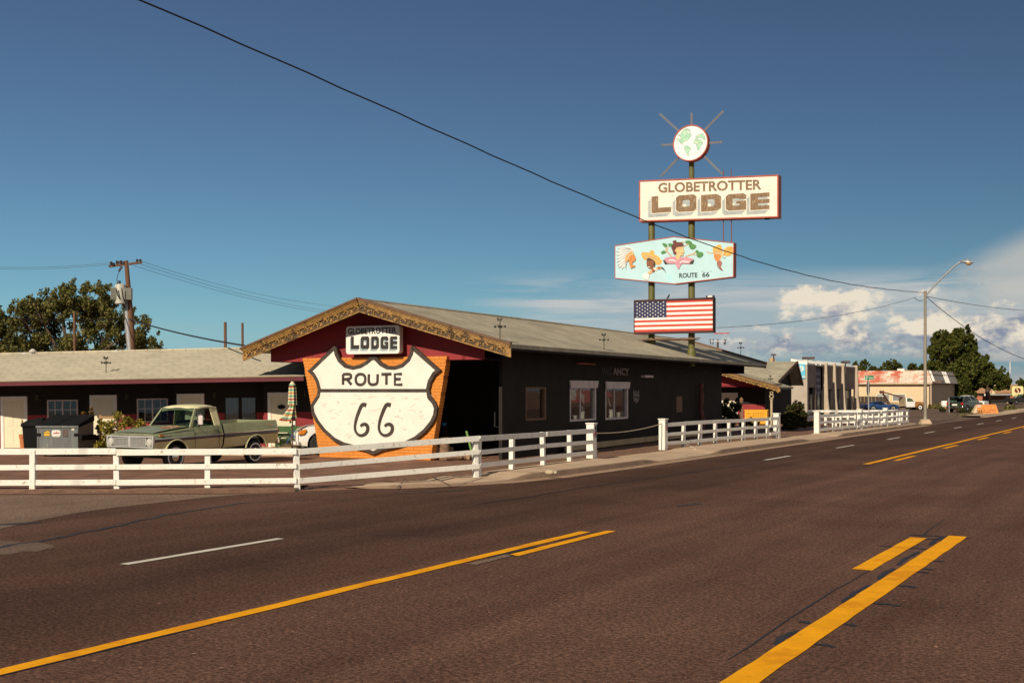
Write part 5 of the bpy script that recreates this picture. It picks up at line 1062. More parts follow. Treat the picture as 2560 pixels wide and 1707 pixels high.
for z0, z1, y0, y1 in ((1.20, 1.685, -.835, -.70),): g.tube([(1.50, -.83, zk(1.5, 1.17)), (1.94, -.69, zk(1.9, 1.69)), (1.91, 0, zk(1.9, 1.705)), (1.94, .69, zk(1.9, 1.69)), (1.50, .83, zk(1.5, 1.17)), (1.46, 0, zk(1.5, 1.185)), (1.50, -.83, zk(1.5, 1.17))], .014, 5)
g.tube([(1.86, -.845, zk(1.8, B0)), (2.05, -.70, zk(2, B1-.02))], .012, 5); cabx(g); part('window_trim', g, m_chrome, truck)
g = MB(); g.box(2.15, 2.75, -.75, .75, .75, zk(2.4, 1.0)); g.hexa([(2.62, -.75, 1.0), (2.78, -.75, 1.0), (2.78, .75, 1.0), (2.62, .75, 1.0)], [(2.76, -.75, 1.36), (2.86, -.75, 1.36), (2.86, .75, 1.36), (2.76, .75, 1.36)]); cabx(g); part('seat', g, M('truck_seat', (.05, .05, .045), .8), truck, bevel=.03)
g = MB(); g.box(1.52, 1.8, -.82, .82, zk(1.6, 1.0), zk(1.6, 1.165)); part('dashboard', g, M('truck_dash', (.16, .10, .06), .7), truck, bevel=.02)
g = MB(); ctr = Vector((2.02, -.38, zk(2, 1.13))); a1 = Vector((0, 1, 0)); a2 = Vector((-.55, 0, .83)).normalized(); g.tube([ctr+(a1*math.cos(t*.3307)+a2*math.sin(t*.3307))*.20 for t in range(20)], .014, 6); g.tube([ctr, ctr+Vector((-.25, 0, -.15))], .02, 6); g.tube([ctr-a1*.19, ctr+a1*.19], .012, 5); cabx(g); part('steering_wheel', g, m_under, truck)
g = MB(); g.tube([(1.50, -.45, zk(1.5, 1.2)), (1.62, -.05, zk(1.6, 1.29))], .009, 4); g.tube([(1.50, .35, zk(1.5, 1.2)), (1.62, .75, zk(1.6, 1.29))], .009, 4); part('wiper', g, m_under, truck)
for s in (-1,):
    g = MB(); g.tube([(1.74, s*.90, zk(1.7, 1.14)), (1.72, s*1.07, zk(1.7, 1.18)), (1.72, s*1.07, zk(1.7, 1.53)), (1.80, s*.83, zk(1.8, 1.60))], .013, 6); cabx(g); mi = part('mirror', g, m_chrome, truck, 50); g = MB(); g.box(1.70, 1.745, s*1.07-.085, s*1.07+.085, zk(1.7, 1.23), zk(1.7, 1.50)); cabx(g); part('mirror_glass', g, m_trimdk, mi, bevel=.01)
g = MB(); g.box(.3, 5.0, -.45, .45, .36, .52); g.box(3.4, 3.95, -.78, -.4, .30, .46); g.box(4.1, 4.26, -.8, .8, .30, .42); g.box(.78, .92, -.8, .8, .30, .42); part('chassis', g, m_under, truck)
for x in (.85, 4.18):
    for s in (-1, 1): wheel(truck, x, s*.83, .355, .355, .20, s, (.70, .80), steer=(R(-4) if x < 1 else 0))

# ---------------------------------------------------------------- skip, bin and pots by the motel wing
D0 = at(198.5, 1100, 40.2); o = thing('dumpster', 'grey steel dumpster with black slanted plastic lids and three stickers on its front', 'dumpster', (at(93, 1100, 40.6)[0], 40.6, 0), R(-4))
m_bin = M('dumpster_grey', (.135, .142, .135), .55, .22, 2.2, .2, stretch=(3, 1, .5), wear=[((.27, .25, .20), .60, 3.0)]); m_lid = M('black_plastic_lid', (.012, .012, .012), .9, .2, 3.0, .2, spec=.08)
w = 1.46
g = MB(); g.hexa([(.0, 0, .12), (w, 0, .12), (w+.0, 1.25, .12), (0, 1.25, .12)], [(-.0, 0, 1.02), (w, 0, 1.02), (w, 1.25, 1.22), (0, 1.25, 1.22)]); g.box(-.04, w+.02, -.04, .03, .98, 1.06); g.box(.0, .06, -.02, 0, .12, .98); g.box(w-.06, w, -.02, 0, .12, .98)
for i in range(4): g.box(.2+i*.36, .24+i*.36, 1.25, 1.28, .15, 1.15)
part('bin', g, m_bin, o, bevel=.008)
g = MB(); g.hexa([(w, -.0, .55), (w+.12, .0, .55), (w+.12, 1.2, .55), (w, 1.2, .55)], [(w, 0, .72), (w+.12, 0, .72), (w+.12, 1.2, .72), (w, 1.2, .72)]); part('lift_pocket', g, m_lid, o); g = MB(); g.box(w-.14, w+.01, -.03, -.001, .70, .80); part('hinge_plate', g, m_lid, o); g = MB(); g.box(.0, .12, -.03, -.001, .70, .80); part('hinge_plate', g, m_lid, o)
g = MB()
for a, b in ((-.03, w*.5-.01), (w*.5+.01, w+.03)): g.hexa([(a, -.06, 1.07), (b, -.06, 1.07), (b, 1.28, 1.36), (a, 1.28, 1.36)], [(a, -.06, 1.10), (b, -.06, 1.10), (b, 1.28, 1.41), (a, 1.28, 1.41)])
g.hexa([(w+.0, .0, 1.0), (w+.03, .0, 1.0), (w+.03, 1.25, 1.2), (w, 1.25, 1.2)], [(w, .0, 1.09), (w+.03, .0, 1.09), (w+.03, 1.25, 1.39), (w, 1.25, 1.39)])
part('lid', g, m_lid, o, bevel=.01)
g = MB()
for x in (.2, w-.2):
    for y in (.2, 1.05): g.lathe([(.07, -.03), (.075, 0), (.07, .03)], 14, (x, y, .075), 'y')
part('caster', g, m_tyre, o)
m_ylw = M('sticker_yellow', (.72, .42, .02), .6, .1); m_wst = M('sticker_white', (.75, .72, .66), .6, .05)
g = MB(); g.mat(1); g.prism([(.23, .70), (.46, .70), (.455, .88), (.25, .88)], -.004, .0); g.mat(0); g.prism([(.24, .71), (.45, .71), (.445, .86), (.38, .88), (.27, .85)], -.008, -.0045); g.mat(1); g.prism([(.27, .795), (.42, .80), (.43, .825), (.30, .81)], -.011, -.0085); part('sticker', g, [m_ylw, M('sticker_dark', (.06, .05, .04), .7)], o)['label'] = 'yellow sticker with a dark stroke'
g = MB(); g.mat(0); g.prism(rrect(.52, .83, .68, .91, .07), -.006, 0); g.mat(1); add_ribbon(g, smooth_path([(.57, .78), (.62, .83), (.66, .77), (.68, .87), (.71, .80), (.74, .83), (.80, .81)], 3), .016, -.009, -.0065); add_ribbon(g, [(.56, .795), (.70, .79), (.80, .80)], .016, -.0115, -.0095); add_ribbon(g, smooth_path([(.55, .73), (.62, .71), (.72, .705), (.80, .74)], 3), .008, -.009, -.0065); part('sticker', g, [m_wst, m_redlens], o)['label'] = 'white sticker with red script'
g = MB(); g.mat(0); g.box(.92, 1.10, -.005, 0, .67, .93); g.mat(1); add_ribbon(g, [(.96, .70), (1.0, .80), (1.04, .74), (1.07, .88)], .02, -.008, -.0055); add_ribbon(g, [(.95, .86), (1.0, .84), (1.03, .90)], .018, -.008, -.0055); part('sticker', g, [M('sticker_picture', (.07, .055, .05), .7), M('sticker_picture_lines', (.25, .14, .11), .7)], o)['label'] = 'dark picture sticker'
g = MB(); g.prism([(1.22, .91), (1.32, .91), (1.315, 1.0), (1.225, 1.0)], -.004, 0); part('sticker', g, m_cream, o)['label'] = 'small cream paper sticker'
b0 = at(58, 1100, 41.5); o = thing('wheeled_bin', 'black wheeled rubbish bin with a rounded lid beside the grey dumpster', 'bin', (b0[0]+.30, 41.6, 0), R(6)); g = MB(); g.hexa([(-.22, -.25, .1), (.22, -.25, .1), (.22, .25, .1), (-.22, .25, .1)], [(-.28, -.32, 1.03), (.30, -.32, 1.03), (.30, .34, 1.03), (-.28, .34, 1.03)]); g.box(-.31, .33, -.36, .36, .99, 1.04); part('bin', g, m_lid, o, bevel=.02)
g = MB(); loft(g, [[(x, -.38*s_, 1.04), (x, -.30*s_, 1.04+.12*h_), (x, 0, 1.04+.20*h_), (x, .30*s_, 1.04+.16*h_), (x, .38*s_, 1.04)] for x, s_, h_ in ((-.32, .95, .5), (-.2, 1, .9), (.1, 1, 1.25), (.38, 1, 1.4))]); part('lid', g, m_lid, o, 50)
g = MB(); g.lathe([(.11, -.03), (.12, 0), (.11, .03)], 16, (-.2, .36, .12), 'x'); g.lathe([(.11, -.03), (.12, 0), (.11, .03)], 16, (.2, .36, .12), 'x'); part('wheel', g, m_tyre, o)
m_terra = M('terracotta', (.50, .17, .06), .85, .12, 4)
def pot(px, z, h, r, label):
    P = at(px, 1100, z); g = MB(); g.lathe([(r*.68, 0), (r*.95, h*.8), (r*1.06, h*.8), (r*1.06, h), (r*.9, h), (r*.85, h*.85), (.01, h*.85)], 20); return solo('flower_pot', g, m_terra, label, 'flower pot', (P[0], z, .03), 0, 'terracotta pots by the motel doors', 40)
pot(60, 43.5, .62, .17, 'terracotta pot between the white door and the black wheeled bin')
pot(238, 42.4, .42, .16, 'low terracotta pot at the end of the grey dumpster'); pot(256, 42.0, .45, .18, 'terracotta pot between the slatted trellis and the pickup')
# slatted trellis planter with a rose bush
m_slat = M('stained_slat_wood', (.34, .19, .085), .7, .25, 4.0, .2, stretch=(.4, 3, 3)); m_leafy = M_leaf('rose_leaf', (.035, .055, .012), (.12, .14, .03), (.40, .30, .05)); m_bark = M('bark_brown', (.10, .065, .04), .9, .3, 4, .5)
P = at(247, 1100, 42.0); o = thing('trellis_planter', 'brown slatted wooden trellis with open horizontal boards behind the rose bush', 'trellis', (P[0], 42.0, .0), R(-8)); g = MB()
for z in (.55, .80, 1.04, 1.27): g.box(0, .95, -.02, .02, z, z+.09)
part('slats', g, m_slat, o, bevel=.004); g = MB(); g.box(.0, .07, .02, .09, 0, 1.40); g.box(.88, .95, .02, .09, 0, 1.40); part('posts', g, m_slat, o, bevel=.004); g = MB(); g.box(-.03, .98, -.18, .25, .03, .38); part('trough', g, m_slat, o, bevel=.008)
def bush(name, label, base, clumps, n, size, lm, seed, cat='shrub', group=None, k=10, rf=.42):
    o = thing(name, label, cat, base, 0, group); cl = sub_clumps(clumps, k, rf, seed); leaves('foliage', cl, n, size, lm, o, seed); t = MB()
    for q in cl[::2]: t.tube([(q[0]*.1, q[1]*.1, 0), (q[0]*.6, q[1]*.6, q[2]*.55), q[:3]], [.018, .012, .004], 4)
    part('stems', t, m_bark, o); return o
P = at(300, 1100, 40.8); bush('rose_bush', 'leafy rose bush with yellowish leaves behind the hood of the pickup', (P[0], 40.8, 0), [(-.45, 0, .95, .38), (.05, 0, 1.22, .36), (.45, .1, 1.0, .40), (.7, .1, .85, .3)], 1500, .06, m_leafy, 3)
P = at(252, 1100, 40.6); bush('low_shrub', 'low yellow green shrub at the front corner of the pickup', (P[0], 40.6, 0), [(0, 0, .35, .26), (.15, 0, .5, .2)], 500, .05, m_leafy, 4)
P = at(232, 1100, 41.8); bush('climbing_plant', 'thin dark leafed plant climbing at the end of the dumpster lid', (P[0], 42.4, 0), [(0, 0, 1.2, .12), (.02, 0, .9, .15), (.03, 0, .5, .18)], 260, .07, M_leaf('dark_leaf', (.02, .03, .01), (.07, .09, .025)), 6)
P = at(205, 1100, 42.6); bush('dry_plant', 'dry brown potted plant poking up behind the dumpster lid', (P[0], 43.2, 0), [(-.15, 0, 1.42, .08), (.12, 0, 1.5, .12), (.1, 0, 1.6, .06)], 90, .06, M_leaf('dry_leaf', (.12, .06, .02), (.28, .17, .05)), 9)
# ---------------------------------------------------------------- parasol, bench, chair, bicycle and white car beside the brick wall
P = at(731, 1100, 41.3); o = thing('patio_umbrella', 'folded patio umbrella in red, green and cream stripes before the last motel door', 'umbrella', (P[0], 41.3, 0))
mu = [M('canvas_cream', (.66, .58, .40), .8, .08, 5), M('canvas_red', (.45, .07, .04), .8, .1, 5), M('canvas_green', (.13, .36, .22), .8, .1, 5), M('canvas_orange', (.58, .24, .06), .8, .1, 5)]
g = MB(); zs_ = []; z = 2.62; seq = [0, 0, 2, 1, 0, 2, 0, 3, 0, 2, 0, 1, 0, 2, 0, 3, 2, 0, 1, 0, 2, 3, 0, 2, 1]
n = 24; ht = 1.36; prev = None
def urow(u):
    r_ = .035+.095*min(1, u*9) if u < .12 else .115+.0*u
    if u > .10 and u < .16: r_ = .105
    if u >= .16: r_ = .10+.03*math.sin((u-.16)*2.2)
    if .60 < u < .68: r_ = .085
    if u >= .68: r_ = .09+.16*(u-.68)/.32
    zc = 2.59-ht*u; out = []
    for k in range(n):
        a = 2*math.pi*k/n; f = 1+.28*math.cos(a*6)*(1 if u > .12 else .2); out.append((r_*f*math.cos(a)-(.16*max(0, u-.66)/.34), r_*f*math.sin(a), zc-.10*max(0, u-.68)*math.sin(a*3)))
    return out
rows = [urow(i/50) for i in range(51)]
for i in range(50):
    g.mat(seq[min(len(seq)-1, i//2)]); b = len(g.v); g.v += rows[i]+rows[i+1]
    for k in range(n): g.f.append((b+k, b+(k+1) % n, b+n+(k+1) % n, b+n+k)); g.m.append(g.cur)
part('canopy', g, mu, o, 60); g = MB(); g.tube([(0, 0, 0), (0, 0, 2.64)], .022, 8); g.ball((0, 0, 2.66), .035, 8); part('pole', g, M('umbrella_pole', (.10, .05, .03), .6), o)
g = MB(); g.tube([(.13*math.cos(t*.5236)*.75-.02, .13*math.sin(t*.5236)*.75, 1.80) for t in range(13)], .02, 5); part('tie_strap', g, mu[3], o)
g = MB(); g.lathe([(.28, 0), (.28, .05), (.10, .09), (.04, .3)], 20); part('base', g, m_lid, o, 30)
P = at(692, 1100, 43.3); o = thing('picnic_bench', 'dark green slatted picnic bench with cream seat boards between the pickup and the umbrella', 'bench', (P[0], 43.3, 0), R(-8)); m_bg = M('bench_green', (.035, .10, .025), .6, .15, 4); g = MB()
for z in (.30, .48, .66, .80): g.box(-.1, 1.30, .12, .15, z, z+.155)
part('back_boards', g, m_bg, o, bevel=.004); g = MB(); g.box(-.1, .42, -.02, .10, .70, .725); g.box(-.12, .42, -.22, -.03, .52, .545); part('seat_boards', g, m_cream, o, bevel=.004)
for x in (0, .9):
    g = MB(); g.box(x, x+.07, .16, .24, 0, .96); g.box(x, x+.07, -.2, .16, .46, .52); g.box(x, x+.07, -.2, -.13, 0, .52); part('leg', g, m_bg, o)
P = at(752, 1100, 44.2); o = thing('wooden_chair', 'white wooden chair with a spindle back against the red wall by the brick wall', 'chair', (P[0]-.0, 44.2, 0), R(-10)); g = MB()
for x in (0, .40): g.box(x, x+.05, .38, .43, 0, 1.27+(.05 if x == 0 else -.02))
g.prism([(-.0, 1.14), (.45, 1.14), (.45, 1.22), (.225, 1.26), (0, 1.22)], .385, .415); g.box(.05, .40, .385, .415, 1.01, 1.06)
for i in range(8): g.box(.075+i*.04, .092+i*.04, .39, .41, .62, 1.01)
part('back', g, m_white, o, bevel=.004); g = MB(); g.box(-.01, .46, 0, .40, .46, .50); part('seat', g, m_white, o, bevel=.006); g = MB(); g.box(.04, .41, .05, .36, .50, .56); part('seat_cushion', g, M('red_cushion', (.30, .06, .05), .8, .2), o, bevel=.02)
for x, y in ((0, 0), (.40, 0)):
    g = MB(); g.box(x, x+.045, y, y+.045, 0, .46); part('leg', g, m_white, o)
P = at(715, 1140, 42.3); o = thing('bicycle', 'blue bicycle leaning beside the picnic bench, front wheel towards the pickup', 'bicycle', (P[0], 42.3, 0), R(6)); m_bl = M('bike_blue', (.03, .08, .30), .35, .1, coat=.4)
def bw(x, nm):
    g = MB(); g.tube([(x+.33*math.cos(t*.19635), 0, .34+.33*math.sin(t*.19635)) for t in range(33)], .016, 6); wv = part('wheel', g, m_tyre, o, 60)
    g = MB(); g.tube([(x+.305*math.cos(t*.19635), 0, .34+.305*math.sin(t*.19635)) for t in range(33)], .017, 5)
    for k in range(14): a = k*2*math.pi/14; g.tube([(x, .02*(-1)**k, .34), (x+.30*math.cos(a), 0, .34+.30*math.sin(a))], .0035, 3)
    part('rim', g, m_chrome, wv); return wv
bw(0, 'f'); bw(1.04, 'r')
g = MB(); J = dict(h=(.24, 0, .80), s=(.70, 0, .78), b=(.60, 0, .32), r=(1.04, 0, .34), f=(0, 0, .34), hl=(.20, 0, .70))
for a, b in (('h', 's'), ('hl', 'b'), ('s', 'b'), ('s', 'r'), ('b', 'r')): g.tube([J[a], J[b]], .021, 7)
g.tube([J['h'], J['hl'], (.12, 0, .55), J['f']], .017, 6); part('frame', g, m_bl, o, 60); g = MB(); g.tube([(.24, 0, .80), (.20, 0, .98), (.22, -.28, 1.02), (.34, -.31, 1.0)], .014, 6); g.tube([(.20, 0, .98), (.22, .28, 1.02), (.34, .31, 1.0)], .014, 6); part('handlebar', g, m_under, o)
g = MB(); g.hexa([(.62, -.09, .93), (.90, -.10, .93), (.90, .10, .93), (.62, .03, .93)], [(.62, -.03, .97), (.90, -.10, .98), (.90, .10, .98), (.62, .03, .97)]); g.tube([J['s'], (.73, 0, .93)], .014, 6); part('saddle', g, m_under, o, bevel=.015)
g = MB(); g.tube([(.60, -.06, .32), (.60, -.06, .16)], .012, 5); g.tube([(.60, .06, .32), (.60, .06, .48)], .012, 5); g.lathe([(.09, -.05), (.09, -.045)], 18, (.60, 0, .32), 'y'); part('crank', g, m_chrome, o)
g = MB(); g.tube([(1.04+.37*math.cos(t), 0, .34+.37*math.sin(t)) for t in [R(20+14*i) for i in range(12)]], .018, 6); part('mudguard', g, m_white, o)
# white car mostly behind the brick wall
CB = R(76); cx_ = Vector((math.sin(CB), math.cos(CB), 0)); wc = at(797, 1135, 41.7)
def carloft(par, secs, mats, row, arches, smooth=35, name='body'):
    g = MB(); loft(g, secs, row); cut = MB()
    for x, z, r_ in arches: cut.lathe([(r_, -2), (r_, 2)], 28, (x, 0, z), 'y')
    me = boolean_cut(g.mesh(name, mats), cut); return link(name, me, par)
def csec(x, w, zb, zm, zt, zc): h = [(w*.94, zb), (w*.99, zb+(zm-zb)*.4), (w, zm), (w*.95, zt), (w*.6, (zt+zc)/2+.01), (0, zc)]; return [(x, -y, z) for y, z in h]+[(x, y, z) for y, z in reversed(h) if y > 0]
def simple_car(name, label, cat, loc, rot, L, W_, paint_m, lo, cab, wheels, r_, glass=m_glasscar, roof_m=None, lamps=None, group=None, ww=None, tail=None, open_back=False):
    """lo: lower body sections (x, half width, zb, zm, zt, zc); cab: (x_base0, x_top0, x_top1, x_base1, z_base, z_top, w_base, w_top)"""
    o = thing(name, label, cat, loc, rot, group); carloft(o, [csec(*s) for s in lo], [paint_m, m_under], None, [(x, r_*1.02, r_*1.22) for x in wheels])
    a, b, c, d, z0, z1, w0, w1 = cab
    g = MB(); g.hexa([(a, -w0, z0), (d, -w0, z0), (d, w0, z0), (a, w0, z0)], [(b, -w1, z1), (c, -w1, z1), (c, w1, z1), (b, w1, z1)]); part('windows', g, glass, o)
    g = MB(); g.box(a+.35, d-.25, -w0*.85, w0*.85, z0-.3, z0+.02); g.box(a+(d-a)*.5, a+(d-a)*.56, -w0*.7, w0*.7, z0, z0+(z1-z0)*.62); part('seats', g, m_under, o)
    g = MB(); t = .06
    for s in (-1, 1):
        g.bar((a, s*w0, z0), (b, s*w1, z1), t, t*.8); g.bar((d, s*w0, z0), (c, s*w1, z1), t*1.8, t*.8); xm = (a+d)/2+.1; g.bar((xm, s*w0*1.005, z0), ((b+c)/2+.08, s*w1*1.005, z1), t*.9, t*.7); g.bar((a, s*w0*1.003, z0), (d, s*w0*1.003, z0), .05)
    part('pillar', g, roof_m or paint_m, o)
    rr = [[(x, y*w1/.7*k, z1+h_-.03*abs(y/.7)**3) for y in (-.73, -.4, 0, .4, .73)]+[(x, y*w1/.7*k, z1-.03) for y in (.73, 0, -.73)] for x, k, h_ in ((b-.05, .97, .005), (b+.15, 1, .035), ((b+c)/2, 1, .05), (c-.15, 1, .035), (c+.05, .97, .0))]
    g = MB(); loft(g, rr); part('roof', g, roof_m or paint_m, o, 40)
    for x in wheels:
        for s in (-1, 1): wheel(o, x, s*(W_/2-.10), r_, r_, .19, s, ww)
    return o
m_whitecar = M('white_car_paint', (.76, .73, .68), .3, .03, 2.0, coat=.5)
o = simple_car('parked_car', 'white car half hidden behind the orange brick wall, only its nose and front wheel showing', 'car', Vector((wc[0], wc[1], 0))-cx_*.78+Vector((-math.cos(CB), math.sin(CB), 0))*.80, R(90)-CB, 4.5, 1.78, m_whitecar,
    [(0, .66, .40, .6, .76, .78), (.10, .78, .34, .62, .86, .89), (.4, .86, .30, .66, .98, 1.02), (.9, .89, .29, .72, 1.05, 1.10), (1.5, .89, .29, .74, 1.10, 1.15), (3.4, .89, .29, .76, 1.12, 1.15), (4.2, .87, .31, .74, 1.12, 1.14), (4.45, .80, .40, .7, 1.06, 1.08)], (1.3, 2.0, 3.3, 4.1, 1.11, 1.66, .78, .60), (.82, 3.4), .36)
g = MB(); g.prism([(.05, .72), (.26, .72), (.36, .84), (.32, .92), (.10, .84)], -.89, -.70); h = part('turn_light', g, m_amber, o, bevel=.02)
g = MB(); g.box(-.02, .06, .3, .62, .62, .76); g.box(-.02, .06, -.62, -.3, .62, .76); part('headlight', g, m_lens, o, bevel=.02); g = MB(); g.tube([(.1, -.85, .40), (-.04, -.7, .40), (-.08, 0, .40), (-.04, .7, .40), (.1, .85, .40)], .07, 8); part('bumper', g, m_whitecar, o, 50)
# logs, rake handle and tape by the porch
m_log = M('log_bark', (.22, .13, .075), .9, .35, 7, .7); m_logend = M('log_end', (.36, .22, .12), .8, .25, 8)
def log(px, py, z, a, b, r_, label, up=False):
    P = at(px, py, z); o = thing('firewood_log', label, 'log', (P[0], z, 0), 0, 'firewood beside the brick wall'); g = MB(); rg = random.Random(int(px)); n = 12
    A, B = Vector(a), Vector(b); g.tube([A, A.lerp(B, .3)+Vector((rg.uniform(-.02, .02),)*3), A.lerp(B, .7), B], [r_, r_*.96, r_*1.02, r_*.95], n); part('bark', g, m_log, o, 50)
    d = (A-B).normalized(); g = MB(); g.tube([A+d*.004, A+d*.008], r_*.86, n); g.tube([A+d*.0085, A+d*.010], r_*.35, n); part('cut_end', g, m_logend, o); return o
log(1088, 1120, 38.9, (0, -.25, .34), (.12, .30, .34), .17, 'round log lying end on, cut face showing, beside the orange wall'); log(1086, 1135, 38.8, (0.02, -.2, .10), (.1, .3, .10), .10, 'small log at the bottom of the firewood beside the orange wall')
log(1111, 1110, 38.7, (0, 0, .72), (0, 0, 0), .19, 'tall tree stump standing upright next to the round log'); log(1126, 1125, 38.9, (0, 0, .40), (0, 0, 0), .10, 'short stump behind the tall upright stump')
log(1135, 1144, 38.5, (-.25, -.05, .07), (.25, .06, .09), .07, 'thin split log lying on the ground before the stumps'); log(1160, 1143, 38.7, (-.2, .0, .08), (.2, .05, .08), .08, 'short pale log lying further along from the stumps')
log(1178, 1143, 38.7, (-.1, -.1, .09), (.12, .15, .10), .09, 'dark end of a log beside the green pole')
a = at(1166, 1078, 39.2); b = at(1183, 1144, 38.6); g = MB(); g.tube([(0, 0, 0), (a[0]-b[0], a[1]-b[1], a[2]-max(b[2], 0))], .04, 8); solo('garden_pole', g, M('pole_green', (.14, .26, .06), .6, .2, 4), 'green painted pole leaning by the dark porch near the stumps', 'pole', (b[0], b[1], max(b[2], 0)), 0, None, 40)
p0 = L_.onS(1111, 1060, xr+.0); g = MB(); P = at(1111, 1060, 40.2); g.box(-.06, .06, -.02, .0, -.05, .05); solo('notice_card', g, M('blue_card', (.03, .28, .55), .6), 'small bright blue card in the dark of the lodge porch', 'card', (P[0], 40.2, P[2]), R(-20))
g = MB(); g.box(-.06, .06, -.0, .10, 0, P[2]+.06); solo('porch_post', g, m_black, 'dark porch post behind the blue card', 'post', (P[0], 40.21, 0), R(-20))
# ---------------------------------------------------------------- white ranch fences
m_fence = M('fence_white_paint', (.80, .76, .68), .65, .05, 2.5, .25, stretch=(1, 1, 1), bs=35, wear=[((.40, .33, .25), .61, 4.0), ((.56, .49, .38), .575, 12.0)])
RAILS = ((.135, .262), (.48, .60), (.815, .955))
def fence(label, pts, big=(), gz=.0, rail_ends=None, group='white ranch fences', rails=RAILS, skip=()):
    """pts: ground points of the posts, rails on the road side"""
    o = thing('ranch_fence', label, 'fence', pts[0], 0, group); p0 = Vector(pts[0]); P = [Vector(p)-p0 for p in pts]; rg = random.Random(len(label))
    for i, p in enumerate(P):
        a = P[max(i-1, 0)]; b = P[min(i+1, len(P)-1)]; d = (b-a); d.z = 0; d.normalize(); nn = Vector((d.y, -d.x, 0))
        if nn.dot(Vector(pts[i])-Vector((0, 0, 0))) > 0: nn = -nn
        g = MB()
        if i in big:
            w = .125; g.hexa([p-d*w-nn*w+Vector((0,0,-.1)), p+d*w-nn*w+Vector((0,0,-.1)), p+d*w+nn*w+Vector((0,0,-.1)), p-d*w+nn*w+Vector((0,0,-.1))], [p-d*w-nn*w+Vector((0,0,1.08)), p+d*w-nn*w+Vector((0,0,1.08)), p+d*w+nn*w+Vector((0,0,1.08)), p-d*w+nn*w+Vector((0,0,1.08))])
            w = .15; g.hexa([p-d*w-nn*w+Vector((0,0,1.082)), p+d*w-nn*w+Vector((0,0,1.082)), p+d*w+nn*w+Vector((0,0,1.082)), p-d*w+nn*w+Vector((0,0,1.082))], [p-d*w-nn*w+Vector((0,0,1.12)), p+d*w-nn*w+Vector((0,0,1.12)), p+d*w+nn*w+Vector((0,0,1.12)), p-d*w+nn*w+Vector((0,0,1.12))])
            part('gate_post', g, m_fence, o, bevel=.008)
        else:
            w = .062; tl = Vector((rg.uniform(-.03, .03), rg.uniform(-.02, .02), 0)); g.hexa([p+(-d-nn)*w+Vector((0,0,-.1)), p+(d-nn)*w+Vector((0,0,-.1)), p+(d+nn)*w+Vector((0,0,-.1)), p+(-d+nn)*w+Vector((0,0,-.1))], [p+tl+(-d-nn)*w+Vector((0,0,.94)), p+tl+(d-nn)*w+Vector((0,0,.94)), p+tl+(d+nn)*w+Vector((0,0,.94)), p+tl+(-d+nn)*w+Vector((0,0,.94))]); part('post', g, m_fence, o, bevel=.006)
    for z0, z1 in rails:
        i = 0
        while i < len(P)-1:
            j = min(i+2, len(P)-1) if (len(P) > 4 and i not in big and (i+1) not in big and abs((P[i+1]-P[i]).normalized().dot((P[min(i+2, len(P)-1)]-P[i+1]).normalized())) > .995) else i+1
            a, b = P[i], P[j]; d = (b-a).normalized(); nn = Vector((d.y, -d.x, 0)).normalized()
            if nn.dot(Vector(pts[i])) > 0: nn = -nn
            off = .066 if not (i in big or j in big) else .09; e = d*(.06 if j == len(P)-1 and j not in big else (.12 if j in big else .0)); s = d*(.06 if i == 0 and i not in big else (.12 if i in big else .0))
            w0, w1 = rg.uniform(-.018, .018), rg.uniform(-.018, .018); fa, fb = a-s*(1 if i == 0 or i in big else 0), b+e
            n0, n1 = nn*off, nn*(off+.036); up0, up1 = Vector((0,0,z0+w0)), Vector((0,0,z1+w0)); v0, v1 = Vector((0,0,z0+w1)), Vector((0,0,z1+w1)); gp = d*.004
            g = MB(); g.hexa([fa+gp+n0+up0, fb-gp+n0+v0, fb-gp+n1+v0, fa+gp+n1+up0], [fa+gp+n0+up1, fb-gp+n0+v1, fb-gp+n1+v1, fa+gp+n1+up1]); part('rail', g, m_fence, o, bevel=.005); i = j
    return o
gz = lambda px, py, h: G(px, py, h)
A_ = [Vector((-17.05, 26.6, 0)), Vector((-14.98, 26.68, 0)), Vector((-12.93, 26.72, 0)), gz(82, 1226.8, 0), Vector((-9.03, 26.9, 0)), Vector((-6.99, 27.02, 0)), gz(742.9, 1223, 0), Vector((-.925, 29.95, .165))]
C0 = Vector((-.87, 30.1, .16)); G1 = Vector((2.50, 37.0, .14)); G2 = G(1658, 1122, .12); G3 = G(1942, 1093.8, .12); G4 = G(2042.8, 1083.8, .12); G5 = G(2214, 1067, .12); G6 = Vector((24.6, 73.4, .12))
def on_line(px, a, b):   # point of the line a-b (in plan) seen at that column
    k = (px-CX)/KF; t = (a.x-k*a.y)/(k*(b.y-a.y)-(b.x-a.x)); return a.lerp(b, t)
fence('long white ranch fence in front of the pickup, bending at the pavement corner', A_)
fence('short white rail fence in shade from the bend to the first gate post', [C0]+[on_line(px, C0, G1) for px in (1279, 1358, 1424)]+[G1], big=(4,))
fence('white rail fence in shade before the dark shrubs, with a gate post at each end', [G2]+[on_line(px, G2, G3) for px in (1708, 1749.5, 1788.6, 1823.8, 1858.3, 1890, 1919)]+[G3], big=(0, 8))
fence('white rail fence with three thick posts in front of the grey concrete office', [G4]+[on_line(px, G4, G5) for px in (2064.8, 2084, 2102.4, 2121, 2138.8)]+[on_line(2149.6, G4, G5)]+[on_line(px, G4, G5) for px in (2166, 2182, 2198)]+[G5]+[on_line(px, G5, G6) for px in (2231, 2243, 2256, 2268)], big=(0, 6, 10))
fence('sunlit white rail fence running back from the crossing street behind the shaded one', [Vector((18.9, 75.0, .05))]+[Vector((18.9+1.72*i, 75.0-.12*i, .05)) for i in range(1, 3)]+[Vector((23.35, 74.7, .06)), Vector((24.5, 74.4, .08))])
